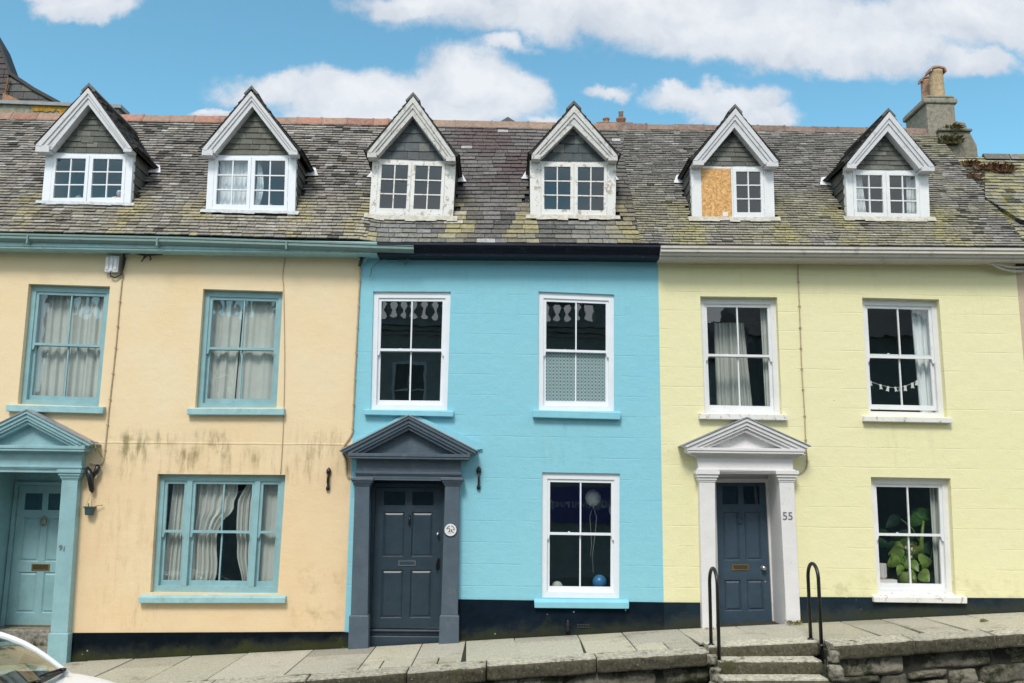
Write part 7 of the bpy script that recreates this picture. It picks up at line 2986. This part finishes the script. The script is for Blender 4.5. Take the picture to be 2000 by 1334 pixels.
# greenhouse
cowlY, roofY = .70, .56
CWX = [(0.80, .70), (.90, .45), (.945, 0), (.90, -.45), (.80, -.70)]
HDX = [(.02, .56), (.07, .3), (.085, 0), (.07, -.3), (.02, -.56)]
def zc_(y):
    return .935 + .03 * (1 - (y / .7) ** 2)
def zh_(y):
    return 1.36 + .045 * (1 - (y / .56) ** 2)
ws = MB()
rows = []
for t in [i / 6 for i in range(7)]:
    row = []
    for (cx, cy), (hx, hy) in zip(CWX, HDX):
        b_ = .055 * math.sin(PI * t)
        row.append(cw(lerp(cx, hx, t) + b_ * .4, lerp(cy, hy, t), lerp(zc_(cy), zh_(hy), t) + b_))
    rows.append(row)
n = len(ws.v)
for r_ in rows:
    ws.v.extend(r_)
for i in range(6):
    for j in range(4):
        a = n + i * 5 + j
        ws.f.append([a, a + 1, a + 6, a + 5])
        ws.c.append(None)
ws.build('windscreen', M['glass_car'], CAR, smooth=True, fix=False)
# roof panel
rf = MB()
RX = [(.02, .56, 1.36), (-.5, .60, 1.42), (-1.1, .58, 1.40), (-1.55, .54, 1.33)]
grid = []
for (x, w, z) in RX:
    grid.append([cw(x + (.065 * (1 - (s) ** 2) if x > 0 else 0), s * w, z + .045 * (1 - s * s)) for s in (-1, -.75, -.4, 0, .4, .75, 1)])
n = len(rf.v)
for r_ in grid:
    rf.v.extend(r_)
for i in range(len(grid) - 1):
    for j in range(6):
        a = n + i * 7 + j
        rf.f.append([a, a + 1, a + 8, a + 7])
        rf.c.append(None)
ro = rf.build('roof', M['car_paint'], CAR, smooth=True, fix=False)
so2 = ro.modifiers.new('thick', 'SOLIDIFY')
so2.thickness = .03
# pillars and rails
for s, nm in ((1, 'far'), (-1, 'near')):
    m = MB()
    a_ = [cw(lerp(.80, .02, t) + .022 * math.sin(PI * t) , s * lerp(.715, .57, t), lerp(.925, 1.365, t) + .055 * math.sin(PI * t)) for t in [i / 8 for i in range(9)]]
    m.tube([cw(.90, s * .735, .86)] + a_, [.02] + [.034] * 9, 8)
    m.tube([cw(.02, s * .57, 1.365), cw(-.5, s * .61, 1.42), cw(-1.1, s * .59, 1.40), cw(-1.55, s * .55, 1.33), cw(-1.85, s * .68, .93)], [.034, .032, .032, .036, .05], 8)
    m.build('pillar', M['car_paint'], CAR, smooth=True)
    m = MB()
    m.face([cw(.72, s * .735, .95), cw(.0, s * .59, 1.34), cw(-1.5, s * .57, 1.32), cw(-1.75, s * .70, .95)])
    m.build('side_window', M['glass_car'], CAR, fix=False)
    m = MB()
    m.tube([cw(.45, s * .86, .86), cw(.45, s * .95, .87)], [.025, .03], 8)
    m.lathe(cw(.45, s * .99, .87), [(.02, -.06), (.06, -.045), (.07, 0), (.06, .045), (.02, .06)], 12, 'X')
    m.build('door_mirror', M['car_paint'], CAR, smooth=True)
m = MB()
m.face([cw(-1.57, .52, 1.33), cw(-1.57, -.52, 1.33), cw(-1.93, -.62, .95), cw(-1.93, .62, .95)])
m.build('rear_window', M['glass_car'], CAR, fix=False)
# dark cowl, wipers, dash, seats
m = MB()
up_ = [cw(cx + .06 - .02 * abs(cy), cy * 1.03, zc_(cy) + .004) for cx, cy in CWX]
lo_ = [cw(cx - .02, cy * 1.02, zc_(cy) + .015) for cx, cy in CWX]
for i in range(4):
    m.face([up_[i], up_[i + 1], lo_[i + 1], lo_[i]])
m.build('scuttle', M['car_black'], CAR, fix=False)
for (y0, y1) in ((.42, -.12), (-.1, -.62)):
    m = MB()
    m.tube([cw(.93, y0, .985), cw(.90, lerp(y0, y1, .5), 1.0), cw(.87, y1, .998)], [.014, .010, .008], 6)
    m.lathe(cw(.95, y0, .97), [(.028, 0), (.026, .02), (.01, .03)], 10, 'Z')
    m.build('wiper', M['car_black'], CAR, smooth=True)
m = MB()
m.hexa([cw(.78, .66, .93), cw(.3, .66, .95), cw(.25, .66, .7), cw(.78, .66, .7), cw(.78, -.66, .93), cw(.3, -.66, .95), cw(.25, -.66, .7), cw(.78, -.66, .7)])
m.build('dashboard', M['car_black'], CAR)
for s in (-1, 1):
    m = MB()
    m.tube([cw(-.25, s * .36, .5), cw(-.38, s * .36, .8), cw(-.48, s * .36, 1.08)], [.16, .2, .17], 12)
    m.tube([cw(-.5, s * .36, 1.1), cw(-.53, s * .36, 1.25)], [.09, .09], 10)
    m.build('seat', M['seat_cloth'], CAR, smooth=True)
for x in (1.27, -1.33):
    for s in (-1, 1):
        m = MB()
        m.lathe(cw(x, s * .78, .315), [(.20, -.105 * s), (.30, -.10 * s), (.315, -.06 * s), (.315, .06 * s), (.30, .105 * s), (.20, .11 * s)], 28, 'Y')
        wo_ = m.build('wheel', M['tyre'], CAR, smooth=True)
        m = MB()
        for k in range(5):
            a = 2 * PI * k / 5
            c0 = cw(x, s * .885, .315)
            d_ = Vector((math.cos(a), 0, math.sin(a)))
            m.tube([c0, c0 + d_ * .19], [.035, .028], 6)
        m.lathe(cw(x, s * .88, .315), [(.205, 0), (.205, .012 * s), (.185, .014 * s), (.185, 0)], 28, 'Y')
        m.build('rim', M['steel'], wo_)
for s in (-1, 1):
    m = MB()
    m.tube([cw(1.80, s * .66, .64), cw(1.93, s * .56, .60), cw(2.0, s * .44, .57)], [.05, .065, .05], 10)
    m.build('headlight', M['lamp_lens'], CAR, smooth=True)
    m = MB()
    m.tube([cw(-2.0, s * .70, .72), cw(-2.07, s * .58, .74)], [.05, .055], 10)
    m.build('tail_light', M['red_lens'], CAR, smooth=True)
m = MB()
m.hexa([cw(2.05, .42, .46), cw(2.07, -.42, .46), cw(2.07, -.42, .36), cw(2.05, .42, .36), cw(1.95, .42, .46), cw(1.95, -.42, .46), cw(1.95, -.42, .36), cw(1.95, .42, .36)])
m.build('grille', M['car_black'], CAR)
